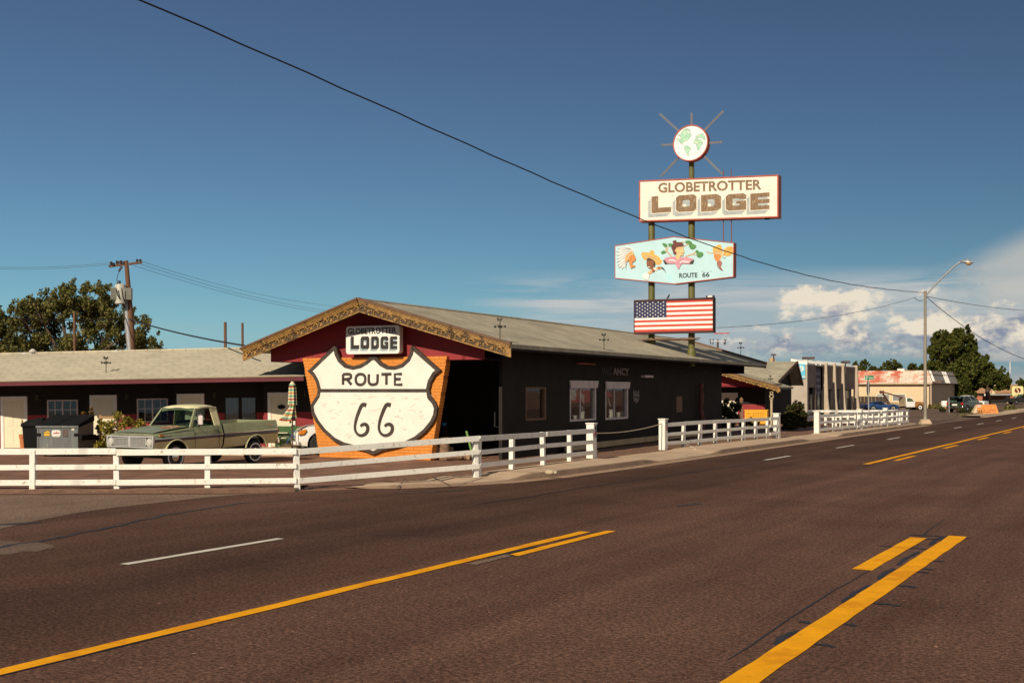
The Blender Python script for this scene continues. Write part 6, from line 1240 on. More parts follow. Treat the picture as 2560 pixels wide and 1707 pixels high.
for Gp, lab in ((G1, 'small plate with a red and a black mark on the near gate post'), (G2, 'small grey plate on the gate post at the far end of the rope')):
    d = Vector((math.sin(R(29)), math.cos(R(29)), 0)); nn = Vector((d.y, -d.x, 0)); g = MB(); g.box(-.07, .07, -.012, 0, -.19, .19); g.mat(1); g.prism([(-.02, .06), (.03, .06), (.05, .11), (.005, .155), (-.04, .11)], -.017, -.0125); g.mat(2); g.prism([(0, -.15), (.05, -.07), (.03, -.02), (.0, -.045), (-.03, -.02), (-.05, -.07)], -.017, -.0125)
    q = Gp+nn*(.129 if Gp is G1 else .130)+Vector((0, 0, .86)); solo('gate_plate', g, [M('plate_grey', (.30, .26, .25), .6), m_under, m_redlens], lab, 'plate', q, -R(29)+R(90) if False else math.atan2(d.y, d.x))
# sagging rope between the gate posts
a = G1+Vector((-.55, -.2, .84)); b = G2+Vector((0, 0, .95)); pts = []
for i in range(25): t = i/24; p = a.lerp(b, t); p.z -= .52*t*(1-t)*1.25; pts.append(p)
g = MB(); g.tube([p-a for p in pts], .016, 6); solo('rope', g, M('rope_tan', (.46, .36, .25), .9, .3, 30, .6), 'pale sagging rope across the opening between the two gate posts', 'rope', a, 0, None, 50)
# low timber edge and dry stick by the lodge wall
g = MB(); g.bar(LODGE.w(5.05, 6.0, .16), LODGE.w(5.02, 23.0, .16), .10, .22); o = solo('timber_edge', g, M('edge_timber', (.46, .33, .19), .9, .2, 2, .4), 'long pale timber edging lying along the foot of the dark lodge wall', 'timber edging')
g = MB(); g.bar((0, 0, .10), (1.15, 2.2, .12), .16, .18); solo('timber_block', g, MATS['edge_timber'], 'short pale timber block lying behind the first gate post', 'timber', (1.75, 38.4, 0))
g = MB(); a = G(1717, 1112, .1); b = G(1738, 1123, .14); g.tube([a, a.lerp(b, .5)+Vector((0, 0, .03)), b], .02, 5); solo('stick', g, m_cream, 'pale dry stick lying on the pavement edge under the fence', 'stick')
g = MB(); P = G(1374, 1183, .14); g.ball((0, 0, .03), .10, 10, (1.3, .8, .7)); g.ball((.13, .03, .02), .07, 8, (1.2, .9, .7)); solo('kerb_rock', g, M('pale_rock', (.50, .40, .27), .9, .3, 9, .8), 'pale broken lump of concrete on the kerb edge', 'rock', P, 0, None, 70)

# ---------------------------------------------------------------- utility pole, wooden posts and tree behind the motel
m_wood = M('pole_wood', (.155, .075, .04), .85, .25, 3.0, .4, stretch=(5, 5, .4)); m_ins = M('insulator', (.05, .035, .035), .3); m_galv = M('galvanised', (.42, .41, .40), .45, .12, 4.0, m=.5); m_tr = M('transformer_grey', (.46, .44, .37), .5, .12, 4.0)
ZU = 66.0
base = at(330, 1000, ZU); k = ZU/KF
def U(px, py, dy=0.0): p = at(px, py, ZU+dy); return (p[0]-base[0], dy, p[2])
o = thing('utility_pole', 'tall brown utility pole with a crossarm and a finned grey transformer behind the motel roof', 'utility pole', (base[0], ZU, 0))
top = U(314, 652)[2]
g = MB(); g.tube([(.10, 0, 0), (0, 0, 5.2), (-.10, 0, 6.8), (-.33, 0, top)], [.17, .16, .15, .115], 12); part('pole', g, m_wood, o, 50)
g = MB(); g.tube([U(326, 880), U(318.5, 800)], .175, 12); g.tube([U(318.5, 800), U(316, 744)], .135, 12, False); part('conduit', g, m_galv, o, 50)
g = MB(); a = U(272, 666, -.2); b = U(355, 656, .15); g.bar(a, b, .13, .12); part('crossarm', g, m_wood, o, bevel=.01)
g = MB(); g.bar(U(296, 664, -.1), U(313, 675, -.05), .03); g.bar(U(329, 662, .05), U(320, 676, .0), .03); part('brace', g, m_galv, o)
for px, py, dy in ((278, 658, -.2), (284, 661, -.2), (343, 652, .12), (351, 652, .15), (293, 656, -.1), (303, 655, -.1)):
    g = MB(); p = U(px, py, dy); g.lathe([(.05, -.12), (.09, -.06), (.05, -.02), (.09, .03), (.04, .09)], 10, p); part('insulator', g, m_ins, o, 40)
g = MB(); p = U(299, 673, -.12); g.bar((p[0]-.05, -.12, p[2]-.15), (p[0]+.12, -.12, p[2]+.15), .09); g.bar(U(290, 655, -.1), U(310, 657, -.1), .10, .14); part('fuse_cutout', g, m_ins, o)
c = U(306, 733, -.35); g = MB(); g.lathe([(.01, .98), (.14, .97), (.28, .92), (.30, .88), (.30, -.12), (.27, -.16), (.01, -.16)], 22, (c[0]-.10, -.38, c[2]-.45)); part('transformer', g, m_tr, o, 35)
g = MB()
for i in range(8): g.box(c[0]+.12+i*.055, c[0]+.135+i*.055, -.55, -.18, c[2]-.37, c[2]+.28)
for i in range(8): g.box(c[0]-.50+i*.04, c[0]-.488+i*.04, -.80+i*.02, -.45, c[2]-.37, c[2]+.30)
part('cooling_fins', g, m_tr, o)
g = MB(); g.tube([U(296, 682, -.3), (U(292, 700, -.3)), U(300, 712, -.35)], .02, 5); g.tube([U(291, 712, -.5), U(297, 702, -.5), U(302, 712, -.5)], .03, 6); g.tube([U(300, 702, -.45), U(300, 716, -.45)], .05, 6); g.tube([U(291, 722, -.8), U(294, 738, -.8), U(303, 752, -.6), U(314, 770, -.2)], .035, 6); g.tube([U(304, 720, -.8), U(308, 745, -.7), U(316, 760, -.3)], .03, 6); part('lead_wire', g, m_ins, o, 60)
for px, y0, z, r_, lab in ((186, 780, 58, .065, 'plain wooden post sticking up behind the motel roof in front of the big tree'), (563, 805, 54, .065, 'wooden post behind the motel roof, the taller of the close pair'), (606, 807, 54, .055, 'slimmer wooden post behind the motel roof nearest the lodge gable')):
    P = at(px, y0, z); g = MB(); g.tube([(0, 0, 0), (.02, 0, P[2]*.5), (0, 0, P[2])], [r_*1.15, r_*1.05, r_], 10); solo('wooden_post', g, m_wood, lab, 'wooden post', (P[0], z, 0), 0, 'wooden posts behind the motel', 40)
# wires
m_cable = M('cable_black', (.018, .018, .018), .6); m_wire = M('wire_grey', (.16, .17, .19), .5)
def wire(name, label, pts, r, mt=None, n=40, sag=None, group='overhead wires', ext=1.0):
    pts = [Vector(p) for p in pts]
    if ext > 1: pts[-1] = pts[0]+(pts[-1]-pts[0])*ext+Vector((0, 0, 4*sag*ext*(ext-1))); sag = sag*ext*ext
    if sag is not None:
        a, b = pts[0], pts[-1]; pts = [a.lerp(b, i/n)-Vector((0, 0, sag*4*(i/n)*(1-i/n))) for i in range(n+1)]
    p0 = pts[0].copy(); g = MB(); g.tube([p-p0 for p in pts], r, 6); return solo(name, g, mt or m_cable, label, 'cable', p0, 0, group, 60)
LP = at(2313, 1058, 79.0); LX, LY = LP[0], 79.0
E0 = Vector((-8.9, 25.0)); E1 = Vector((LX-.1, LY))
cp = []
for px, py in ((354, 0), (544, 85), (723, 167), (903, 239), (1088, 327), (1264, 404), (1447, 479), (1611, 550), (1698, 588), (1850, 642), (2068, 697), (2231, 726), (2307, 731)):
    kx = (px-CX)/KF; t = (E0.x-kx*E0.y)/(kx*(E1.y-E0.y)-(E1.x-E0.x)); z = E0.y+t*(E1.y-E0.y); cp.append((t, CAM_H-(py-HY)*z/KF))
cf = np.polyfit([c[0] for c in cp], [c[1] for c in cp], 4); pts = []
for i in range(61): t = -.08+1.08*i/60; pts.append(Vector((E0.x+(E1.x-E0.x)*t, E0.y+(E1.y-E0.y)*t, float(np.polyval(cf, t))+.012*math.sin(i*2.1))))
pts.insert(0, pts[0]+(pts[0]-pts[1]).normalized()*26)
wire('power_cable', 'thick black cable sweeping down across the whole sky to the top of the street lamp', pts, .021)
crossw = lambda px, py, dy: Vector(U(px, py, dy))+Vector((base[0], ZU, 0))
for i, (px, py, dy, ex, ey) in enumerate(((343, 650, .12, 868, 751), (351, 660, .15, 900, 769), (335, 664, .05, 905, 775))):
    z2 = 110; wire('power_cable', ['top thin grey wire running from the crossarm towards the lodge ridge', 'middle thin grey wire running from the crossarm towards the lodge ridge', 'lowest thin grey wire running from the crossarm towards the lodge ridge'][i], [crossw(px, py, dy), at(ex+150, ey+ (ey-py)*.16, z2)], .010, m_wire, 40, 1.0)
for i, (py, ey) in enumerate(((659, 658), (663, 663))): wire('power_cable', ['upper thin wire leaving the crossarm away from the lodge', 'lower thin wire leaving the crossarm away from the lodge'][i], [crossw(278, py-2, -.2), at(-200, ey-2, 58)], .009, m_wire, 40, .25, ext=2.5)
wire('power_cable', 'dark service cable from the utility pole down to the lodge gable', [crossw(322, 797, 0), at(612, 864, 43.5)], .035, None, 30, .12); wire('power_cable', 'dark service cable passing before the big tree to the utility pole', [crossw(318, 795, 0), at(-150, 776, 52)], .028, None, 30, .25, ext=2.0)
m_lf1 = M_leaf('broad_leaf', (.034, .048, .013), (.165, .175, .050), (.28, .24, .08), .32)
def TB(z, lst, drop=0): # blobs given by pixel centre and radius
    out = []
    for px, py, pr, dy in lst: p = at(px, py+drop, z+dy); out.append((p[0], p[1], p[2], pr*(z+dy)/KF))
    return out
def big_tree(name, label, z, bx, lst, n, size, lm, seed, h=3.0, k=16, rf=.3, tr=.3, group=None, drop=0):
    P = at(bx, 900, z); bl = [(a-P[0], b-z, c, r_) for a, b, c, r_ in TB(z, lst, drop)]; return tree(name, label, (P[0], z, 0), h, bl, n, size, lm, m_bark, seed, k, rf, group, tr=tr)
big_tree('leafy_tree', 'big dark leafy tree rising behind the motel roof beside the utility pole', 74, 175, [(60, 790, 52, 0), (105, 760, 46, 1), (150, 740, 44, 0), (195, 750, 54, 0), (235, 740, 50, 1), (275, 770, 46, 0), (330, 800, 46, 0), (372, 830, 34, 0), (120, 830, 70, 1), (220, 830, 76, 1), (310, 850, 60, 1), (60, 850, 60, 0), (395, 850, 20, 0), (255, 705, 26, 0), (150, 712, 24, 0), (55, 745, 22, 0), (85, 738, 24, 0)], 40000, .11, m_lf1, 11, 3.0, 17, .28, drop=24)
big_tree('leafy_tree', 'lower leafy tree at the end of the motel roof, partly out of view', 70, -20, [(-10, 830, 40, 0), (5, 800, 26, 0), (20, 850, 36, 0), (-60, 820, 60, 0), (-30, 770, 35, 0)], 10000, .11, m_lf1, 12, 3.0, 16, .30, drop=20)

# ---------------------------------------------------------------- street lamp and street sign
o = thing('street_lamp', 'tall thin steel street lamp with a cobra head arm reaching over the road', 'street lamp', (LX, LY, 0)); m_st = M('lamp_steel', (.30, .25, .19), .5, .2, 3.0, .1, m=.35, stretch=(2, 2, .3))
zt = at(2313, 728, LY)[2]; g = MB(); g.lathe([(.15, .32), (.14, .45), (.12, .6), (.08, zt)], 14); g.lathe([(.10, zt-.15), (.10, zt+.02)], 14)
for i in range(7): g.lathe([(.112-.003*i, 4.4+i*.45), (.112-.003*i, 4.47+i*.45)], 14)
part('pole', g, m_st, o, 40)
g = MB(); g.hexa([(-.38, -.30, 0), (.38, -.30, 0), (.38, .30, 0), (-.38, .30, 0)], [(-.24, -.22, .32), (.24, -.22, .32), (.24, .22, .32), (-.24, .22, .32)]); part('footing', g, m_conc, o, bevel=.03)
ad = Vector((math.cos(RTH), -math.sin(RTH), 0))
def LA(px, py):   # point in the upright plane of the arm
    kx = (px-CX)/KF; t = (LX-kx*LY)/(kx*ad.y-ad.x); z = LY+ad.y*t; return Vector((ad.x*t, ad.y*t, CAM_H-(py-HY)*z/KF))
pth = smooth_path([LA(2315, 738), LA(2340, 710), LA(2375, 676), LA(2392, 661), LA(2402, 655.5), LA(2415, 655)], 4)
g = MB(); g.tube([Vector(p) for p in pth], .055, 8); part('arm', g, m_galv, o, 60)
a, b = LA(2400, 654.5), LA(2435, 657.5); d = (b-a); g = MB(); prof = [(0, .07), (.1, .12), (.35, .20), (.6, .235), (.85, .17), (1, .03)]; vs = []
for u, r_ in prof:
    c = a+d*u
    for t in range(14): an = t/14*2*math.pi; n_ = Vector((-ad.y, ad.x, 0)); vs.append(c+n_*math.cos(an)*r_+Vector((0, 0, 1))*(math.sin(an)*r_*(.72 if math.sin(an) > 0 else .35)))
b0 = len(g.v); g.v += [tuple(v) for v in vs]
for i in range(len(prof)-1):
    for t in range(14): g.f.append((b0+i*14+t, b0+i*14+(t+1) % 14, b0+(i+1)*14+(t+1) % 14, b0+(i+1)*14+t)); g.m.append(0)
g.lathe([(.05, 0), (.05, .10)], 8, tuple(a+d*.55+Vector((0, 0, .15)))); hd = part('lamp_head', g, m_galv, o, 50)
g = MB(); c = a+d*.62; g.ball((c.x, c.y, c.z-.05), .2, 12, (1, 1, .75)); part('lens', g, M('lamp_lens_amber', (.55, .34, .12), .25, .1), hd, 60)
top = Vector((LX, LY, 0))
wire('power_cable', 'thin wire from the street lamp running off level along the road', [top+Vector((.1, 0, at(2318, 741, LY)[2])), at(2760, 768, 130)], .022, m_wire, 40, .7, ext=2.0); wire('power_cable', 'black cable sagging from the street lamp past the round dark tree', [top+Vector((.1, 0, at(2318, 743, LY)[2])), at(2900, 850, 105)], .022, None, 40, 3.6, ext=1.5)
wire('power_cable', 'thin wire rising from the flag board to the street lamp', [LODGE.w(6.6, TP+.2, at(1795, 826, 57.5)[2]), at(2288, 744, 78.0), ], .014, m_wire, 30, .35); wire('power_cable', 'short drooping wire end beside the street lamp top', [at(2287, 743, 78), at(2291, 749, 78), at(2298, 752, 78.3), at(2308, 751, 78.9)], .018)
SP = G(2172, 1060.5, 0); o = thing('street_sign', 'green street name sign over the back of a stop sign on a steel post', 'street sign', (SP.x, SP.y, 0)); kz = SP.y/KF
g = MB(); g.tube([(0, 0, 0), (-.03, 0, at(2171, 945, SP.y)[2])], .04, 8); part('post', g, m_galv, o, 40)
z0, z1 = at(0, 948.5, SP.y)[2], at(0, 938.5, SP.y)[2]; xx0, xx1 = (2160.5-2171)*kz, (2182.5-2171)*kz; m_sgn = M('street_sign_green', (.01, .20, .09), .5, .05); g = MB(); g.box(xx0, xx1, -.06, -.04, z0, z1); bl_ = part('name_blade', g, m_sgn, o, bevel=.004)
g = MB(); add_text(g, '8', xx0+.06, xx0+.15, z0+.05, z1-.05, -.061, .02, .004); add_text(g, 'TH', xx0+.165, xx0+.24, z0+.12, z1-.05, -.061, .01, .004); add_text(g, 'Ave', xx0+.29, xx1-.05, z0+.05, z1-.09, -.061, .015, .004); part('lettering', g, m_white, bl_)
zc = at(0, 969.5, SP.y)[2]; rr_ = 20.5*kz; g = MB(); g.prism([(0+rr_*math.cos(R(22.5+45*i)), rr_*math.sin(R(22.5+45*i))) for i in range(8)], -.012, .012, 'xz'); sgn = part('stop_plate', g, M('sign_back_metal', (.20, .19, .18), .5, .1, m=.4), o); sgn.location = (-.02, .07, zc); sgn.rotation_euler[2] = R(62)
# ---------------------------------------------------------------- the second lodge block beyond
o0 = at(1870, 1000, 79); RR = Fr(o0[0], 79.0, 26); ro = (RR.o[0], RR.o[1], 0)
rear = frame_thing(RR, 'rear_lodge', 'second dark lodge block behind the first, with a red gable and a grey cross roof', 'building')
ex = RR.onT(1949, 967, -.85); exx, ezz = ex[0], ex[2]; rx, rz = exx-5.2, ezz+1.48
def rroof(x): return ezz+(rz-ezz)*(1-abs(x-rx)/5.2)
g = MB(); th = .12
for x1 in (exx, rx-5.2): g.hexa([(rx, -.9, rz-th), (x1, -.85, ezz-th), (x1, 3.2, ezz-th), (rx, 3.2, rz-th)], [(rx, -.9, rz), (x1, -.85, ezz), (x1, 3.2, ezz), (rx, 3.2, rz)])
part('roof', g, m_shing, rear)
barge('bargeboard', rx, -.92, rz+.03, exx+.03, -.87, ezz+.03, rear, hgt=.34)
xw = RR.onT(1912, 1020, 1.5)[0]; zb = RR.onT(1840, 964, 0)[2]
g = MB(); g.prism([(rx-4.6, zb), (exx-.35, zb), (exx-.35, rroof(exx-.35)-th-.01), (rx, rz-th-.01), (rx-4.6, rroof(rx-4.6)-th-.01)], -.06, .06); g.box(rx-4, exx-.6, -.066, -.0605, zb+.10, zb+.115); part('gable_boards', g, m_red, rear)
g = MB(); g.mat(1); g.box(rx-4.6, xw, 1.5, 1.65, 0, 1.30); g.mat(0); g.box(rx-4.6, xw, 1.5, 1.65, 1.30, zb+.4); g.box(xw-.15, xw, 1.65, 9, 0, zb+.02); g.box(rx-4.6, exx-.4, .06, 1.5, zb+.05, zb+.12); part('wall', g, [m_black, m_red], rear)
a, b = RR.onT(1802.5, 1000, 1.44)[0], RR.onT(1844, 1000, 1.44)[0]; zt = RR.onT(1824, 981.5, 1.44)[2]
g = MB(); g.box(a, a+.12, 1.42, 1.5, .05, zt); g.box(b-.12, b, 1.42, 1.5, .05, zt); g.box(a+.12, b-.12, 1.42, 1.5, zt-.12, zt); part('door_frame', g, m_white, rear); g = MB(); g.box(a+.12, b-.12, 1.46, 1.499, .05, zt-.12); part('door', g, m_door, rear)
px_ = RR.onT(1929, 1000, -.75)[0]
g = MB(); g.box(px_-.07, px_+.07, -.82, -.68, 0, 1.62); g.box(px_-.10, px_+.10, -.85, -.65, 1.62, 1.70)
for zc, r_ in ((1.86, .12), (2.08, .09)): g.tube([(px_+r_*math.cos(t*.5236), -.75, zc+r_*math.sin(t*.5236)) for t in range(13)], .04, 6)
g.box(px_-.16, px_+.16, -.82, -.68, 2.18, ezz-.30); part('carved_post', g, M('carved_pale_wood', (.42, .32, .20), .8, .25, 5), rear, bevel=.01)
# cross roof with its gable end to the street
s1 = RR.loc(at(1993, 903, 93)); sx, st, szr = s1; e1 = RR.onS(1945, 953, sx); et, ez = e1[1], e1[2]; half = st-et; bk = RR.onS(2007, 960, sx); hb, ezb = bk[1]-st, bk[2]
g = MB()
g.hexa([(sx-14, et, ez-.12), (sx, et, ez-.12), (sx, st, szr-.12), (sx-14, st, szr-.12)], [(sx-14, et, ez), (sx, et, ez), (sx, st, szr), (sx-14, st, szr)]); g.hexa([(sx-14, st, szr-.12), (sx, st, szr-.12), (sx, st+hb, ezb-.12), (sx-14, st+hb, ezb-.12)], [(sx-14, st, szr), (sx, st, szr), (sx, st+hb, ezb), (sx-14, st+hb, ezb)]); part('cross_roof', g, m_shing, rear)
g = MB(); g.prism([(et+.5, 0), (st+hb-.3, 0), (st+hb-.3, ezb+.05), (st, szr-.15), (et+.5, ez+.05)], sx-1.0, sx-.85, 'yz'); g.box(sx-14, sx-1.0, et+.5, et+.62, 0, ez+.02); part('cross_wall', g, m_black, rear)
g = MB(); g.bar((sx+.03, et, ez-.08), (sx+.03, st, szr-.08), .05, .24); g.bar((sx+.03, st+hb, ezb-.08), (sx+.03, st, szr-.08), .05, .24)
for i in range(4): f = (i+.5)/4; g.bar((sx-.85, st-half*f, szr-(szr-ez)*f-.16), (sx, st-half*f, szr-(szr-ez)*f-.16), .08, .10)
part('rafters', g, m_brownwood, rear)
q = RR.onT(1926, 951, 3); vane(RR, q[0], 3.0, q[2]-.25, .5, 'small iron weathervane on the grey cross roof of the second lodge block', .7)
vq = LODGE.onT(1852, 905, LEN-.4); vane(LODGE, vq[0], LEN-.4, roofz(vq[0]), .75, 'iron weathervane at the far rake of the lodge roof', .4)
# yellow crate-like planter box, lantern, shrubs
P = G(1890, 1061, 0); o = thing('planter_box', 'bright yellow boarded wooden box in front of the red wall of the second block', 'planter box', (P.x, P.y, 0), -R(20)); m_y = M('yellow_board', (.78, .36, .015), .6, .10, 3.0, stretch=(6, 1, .5), wear=[((.55, .24, .02), .62, 5.0)]); ky = P.y/KF; hw = 28*ky; hh = 37*ky
g = MB(); n = 13
for i in range(n): g.box(-hw+2*hw*i/n+.008, -hw+2*hw*(i+1)/n-.008, 0, .04, .03, hh-.06)
part('boards', g, m_y, o, bevel=.004); g = MB(); g.box(-hw-.03, hw+.03, -.05, .8, hh-.06, hh); g.box(-hw, hw, -.03, 0, hh-.22, hh-.06); g.box(-hw, hw, -.03, 0, .05, .18)
for x in (-hw, -hw+.42, hw-.12): g.box(x, x+.12, -.035, 0, .05, hh-.06)
part('frame', g, m_y, o, bevel=.006); g = MB(); g.box(hw-.05, hw, .05, .75, .03, hh-.07); g.box(-hw, -hw+.05, .05, .75, .03, hh-.07); g.box(-hw, hw, .75, .79, .03, hh-.07); part('side_boards', g, m_y, o)
P = at(1853.5, 1000, 76); g = MB(); zt = at(0, 993, 76)[2]; g.tube([(0, 0, 0), (0, 0, zt-.35)], .05, 8); g.lathe([(.10, zt-.35), (.13, zt-.12), (.03, zt-.0)], 8); g.box(-.09, .09, -.09, .09, .1, 1.2); solo('lantern_post', g, M('lantern_brown', (.22, .12, .07), .7, .3, 5), 'slender lantern post rising between the dark shrub and the red wall', 'lantern post', (P[0], 76, 0), 0, None, 40)
m_lf2 = M_leaf('shrub_leaf', (.018, .028, .010), (.06, .075, .022), (.10, .08, .03), .15); m_lf3 = M_leaf('olive_leaf', (.030, .040, .012), (.12, .12, .03), None, .2)
def px_clumps(z, bx, lst): P = at(bx, 1000, z); return (P[0], z, 0), [(at(a, b, z)[0]-P[0], dy, at(a, b, z)[2], r_*z/KF) for a, b, r_, dy in lst]
B_, C_ = px_clumps(70, 1815, [(1810, 1015, 22, 0), (1790, 1030, 24, 0), (1835, 1030, 22, 0), (1815, 1045, 26, 0), (1840, 1012, 13, 0)]); bush('evergreen_shrub', 'dense dark shrub hiding the lower door of the second lodge block', B_, C_, 4200, .10, m_lf2, 21)
B_, C_ = px_clumps(67, 1985, [(1985, 1025, 20, 0), (1980, 1048, 24, 0), (1998, 1042, 18, 0), (1968, 1055, 18, 0), (1990, 1012, 12, 0), (2004, 1055, 12, 0)]); bush('evergreen_shrub', 'rounded dark green shrub standing alone between the two white fences', B_, C_, 4600, .10, m_lf2, 22)
B_, C_ = px_clumps(66, 1870, [(1860, 1055, 10, 0), (1880, 1056, 10, 0), (1893, 1058, 6, 0)]); bush('low_shrub', 'low olive shrub at the foot of the yellow box', B_, C_, 900, .08, m_lf3, 23)
m_lf4 = M_leaf('oleander_leaf', (.03, .04, .012), (.10, .11, .03), (.42, .06, .05), .2)
B_, C_ = px_clumps(72, 2008, [(2006, 1030, 9, 0), (2008, 1045, 9, 0), (2012, 1052, 7, 0)]); bush('flowering_shrub', 'small reddish flowering shrub beside the rounded dark shrub', B_, C_, 700, .08, m_lf4, 24)
gr = leaves('weeds', [(RR.w(0,0).x*0+at(p, 1000, 74)[0], 74, .08, .28) for p in range(2010, 2040, 4)], 700, .10, m_lf3, None, 31); gr['kind'] = 'stuff'; gr['label'] = 'green weeds along the foot of the sunlit fence'; gr['category'] = 'weeds'
# ---------------------------------------------------------------- grey concrete office with fins
OF = Fr(26.36, 105.0, 29.5); oo = frame_thing(OF, 'office_building', 'grey concrete office with tall vertical fins and a white parapet along the street', 'building')
m_cwall = M('office_concrete', (.42, .35, .28), .9, .10, .8, .2); m_cfin = M('office_fin', (.46, .36, .27), .85, .10, 1.0); m_cpanel = M('office_brown_panel', (.20, .14, .115), .85, .15, 1.0); m_par = M('parapet_white', (.80, .76, .68), .6, .04, 1.0)
yl = OF.onS(2140, 912, 0)[1]; Hh = 4.55; zp = 4.85
g = MB(); g.box(-13, 0, 0, .25, 0, Hh); g.box(-13, -12.75, .25, yl, 0, Hh); g.box(-13, -.6, yl-.25, yl, 0, Hh); g.box(-13, -.05, .25, yl, Hh-.1, Hh-.02); part('wall', g, m_cwall, oo)
fy = [OF.onS(px, 1000, .5)[1] for px in (2076, 2097, 2118)]+[yl-.15]
g = MB(); d1 = OF.onS(2040, 1000, 0)[1]; g.box(-.25, 0, .25, d1, 2.5, Hh); g.box(-.8, -.5, d1, fy[0], 0, Hh)
for a, b in zip(fy[:-1], fy[1:]): g.box(-.25, -.02, a+.12, b-.12, 2.35, Hh); g.box(-.55, -.4, a+.12, b-.12, 0, 2.35)
part('facade_panel', g, m_cpanel, oo); g = MB(); g.box(-.3, .0, d1-.25, d1, 0, 2.5); part('pier', g, m_cpanel, oo); g = MB(); g.box(-.3, 0, .25, .55, 0, 2.5); part('pier', g, m_cpanel, oo)
for y in fy:
    g = MB(); g.prism([(-.2, 0), (.46, 0), (.30, 1.5), (.20, Hh+.25), (-.2, Hh+.25)], y-.14, y+.14, 'xz'); part('fin', g, m_cfin, oo, bevel=.01)
g = MB(); g.box(-13, .02, -.04, .26, Hh, zp)
ed = [.26, d1, d1+1.5]+fy
for a, b in zip(ed[:-1], ed[1:]): g.hexa([(-1.6, a+.17, Hh), (.0, a+.17, Hh), (.0, b-.17, Hh), (-1.6, b-.17, Hh)], [(-1.6, a+.17, Hh+.55), (.0, a+.17, Hh+.12), (.0, b-.17, Hh+.12), (-1.6, b-.17, Hh+.55)])
g.box(-13, -1.65, .26, yl, Hh-.015, Hh+.1); part('parapet', g, m_par, oo)
g = MB(); g.box(-.45, -.42, .55, d1-.25, .05, 2.5); g.box(-.49, -.47, d1+.1, fy[0]-.2, .05, Hh-.3)
for a, b in zip(fy[:-1], fy[1:]): g.box(-.395, -.37, a+.4, b-.4, .05, 2.2)
part('dark_glazing', g, [M('office_glass', (.03, .03, .032), .15, .2)], oo)
g = MB(); yb0, yb1 = fy[0]-3.4, fy[0]-.5; g.box(-.30, -.27, yb0, yb1, 1.9, Hh-.25); ban = part('banner', g, M('banner_navy', (.04, .035, .075), .7), oo)
g = MB(); rg = random.Random(4)
for r_ in range(4):
    z = Hh-.75-r_*.6; y = yb0+.35
    while y < yb1-.4: w_ = rg.uniform(.2, .4); g.box(-.268, -.262, y, y+w_, z-.13, z+.16); y += w_+.14
part('banner_marks', g, M('banner_letter', (.22, .19, .23), .7), ban)
a = OF.onT(1996, 909.5, -.03); b = OF.onT(2013, 946, -.03); g = MB(); g.box(a[0], b[0], -.09, -.03, b[2], a[2]); bs_ = tag(link('wall_sign', g.mesh('wall_sign', [M('wall_sign_blue', (.12, .50, .66), .5, .05)]), None, (OF.o[0], OF.o[1], 0), -OF.a), 'bright light blue sign with a white disc on the side wall of the grey office', 'sign')
g = MB(); cx, cz = a[0]+(b[0]-a[0])*.42, a[2]-.42; g.prism([(cx+.25*math.cos(t*.4), cz+.25*math.sin(t*.4)) for t in range(16)], -.098, -.0905); g.box(cx+.1, cx+.4, -.098, -.0905, b[2]+.12, b[2]+.2); part('disc', g, m_white, bs_); g = MB(); g.box(cx-.05, cx+.05, -.104, -.0985, cz-.16, cz+.16); part('mark', g, bs_.data.materials[0], bs_)
m_unit = M('roof_unit_brown', (.09, .06, .05), .7)
for px, w, lab in ((2021, 26, 'wide brown rooftop hood over the near end of the grey office parapet'), (2114, 16, 'smaller brown rooftop hood over the far end of the grey office parapet')):
    P = at(px, 898 if px < 2100 else 908, 112); g = MB(); g.box(-w*.019, w*.019, -.5, .5, 0, .22); g.tube([(0, 0, -1.0), (0, 0, 0)], .05, 6); solo('roof_hood', g, m_unit, lab, 'roof hood', P, 0, 'rooftop hoods on the grey office')
P = at(1934, 886, 112); g = MB(); g.box(-.20, .20, -.2, .2, -.1, .05); g.tube([(0, 0, -1.2), (0, 0, -.1)], .06, 6); solo('roof_hood', g, m_unit, 'T shaped brown rooftop pipe hood beside a beige chimney box', 'roof hood', P, 0, 'rooftop hoods on the grey office'); g = MB(); g.box(-.30, .12, .1, .6, -1.2, -.30); g.prism([(.12, -1.2), (.34, -1.2), (.14, -.32)], .1, .6); solo('chimney_box', g, M('beige_box', (.42, .30, .17), .8), 'small beige chimney box behind the grey lodge roof ridge', 'chimney', P)
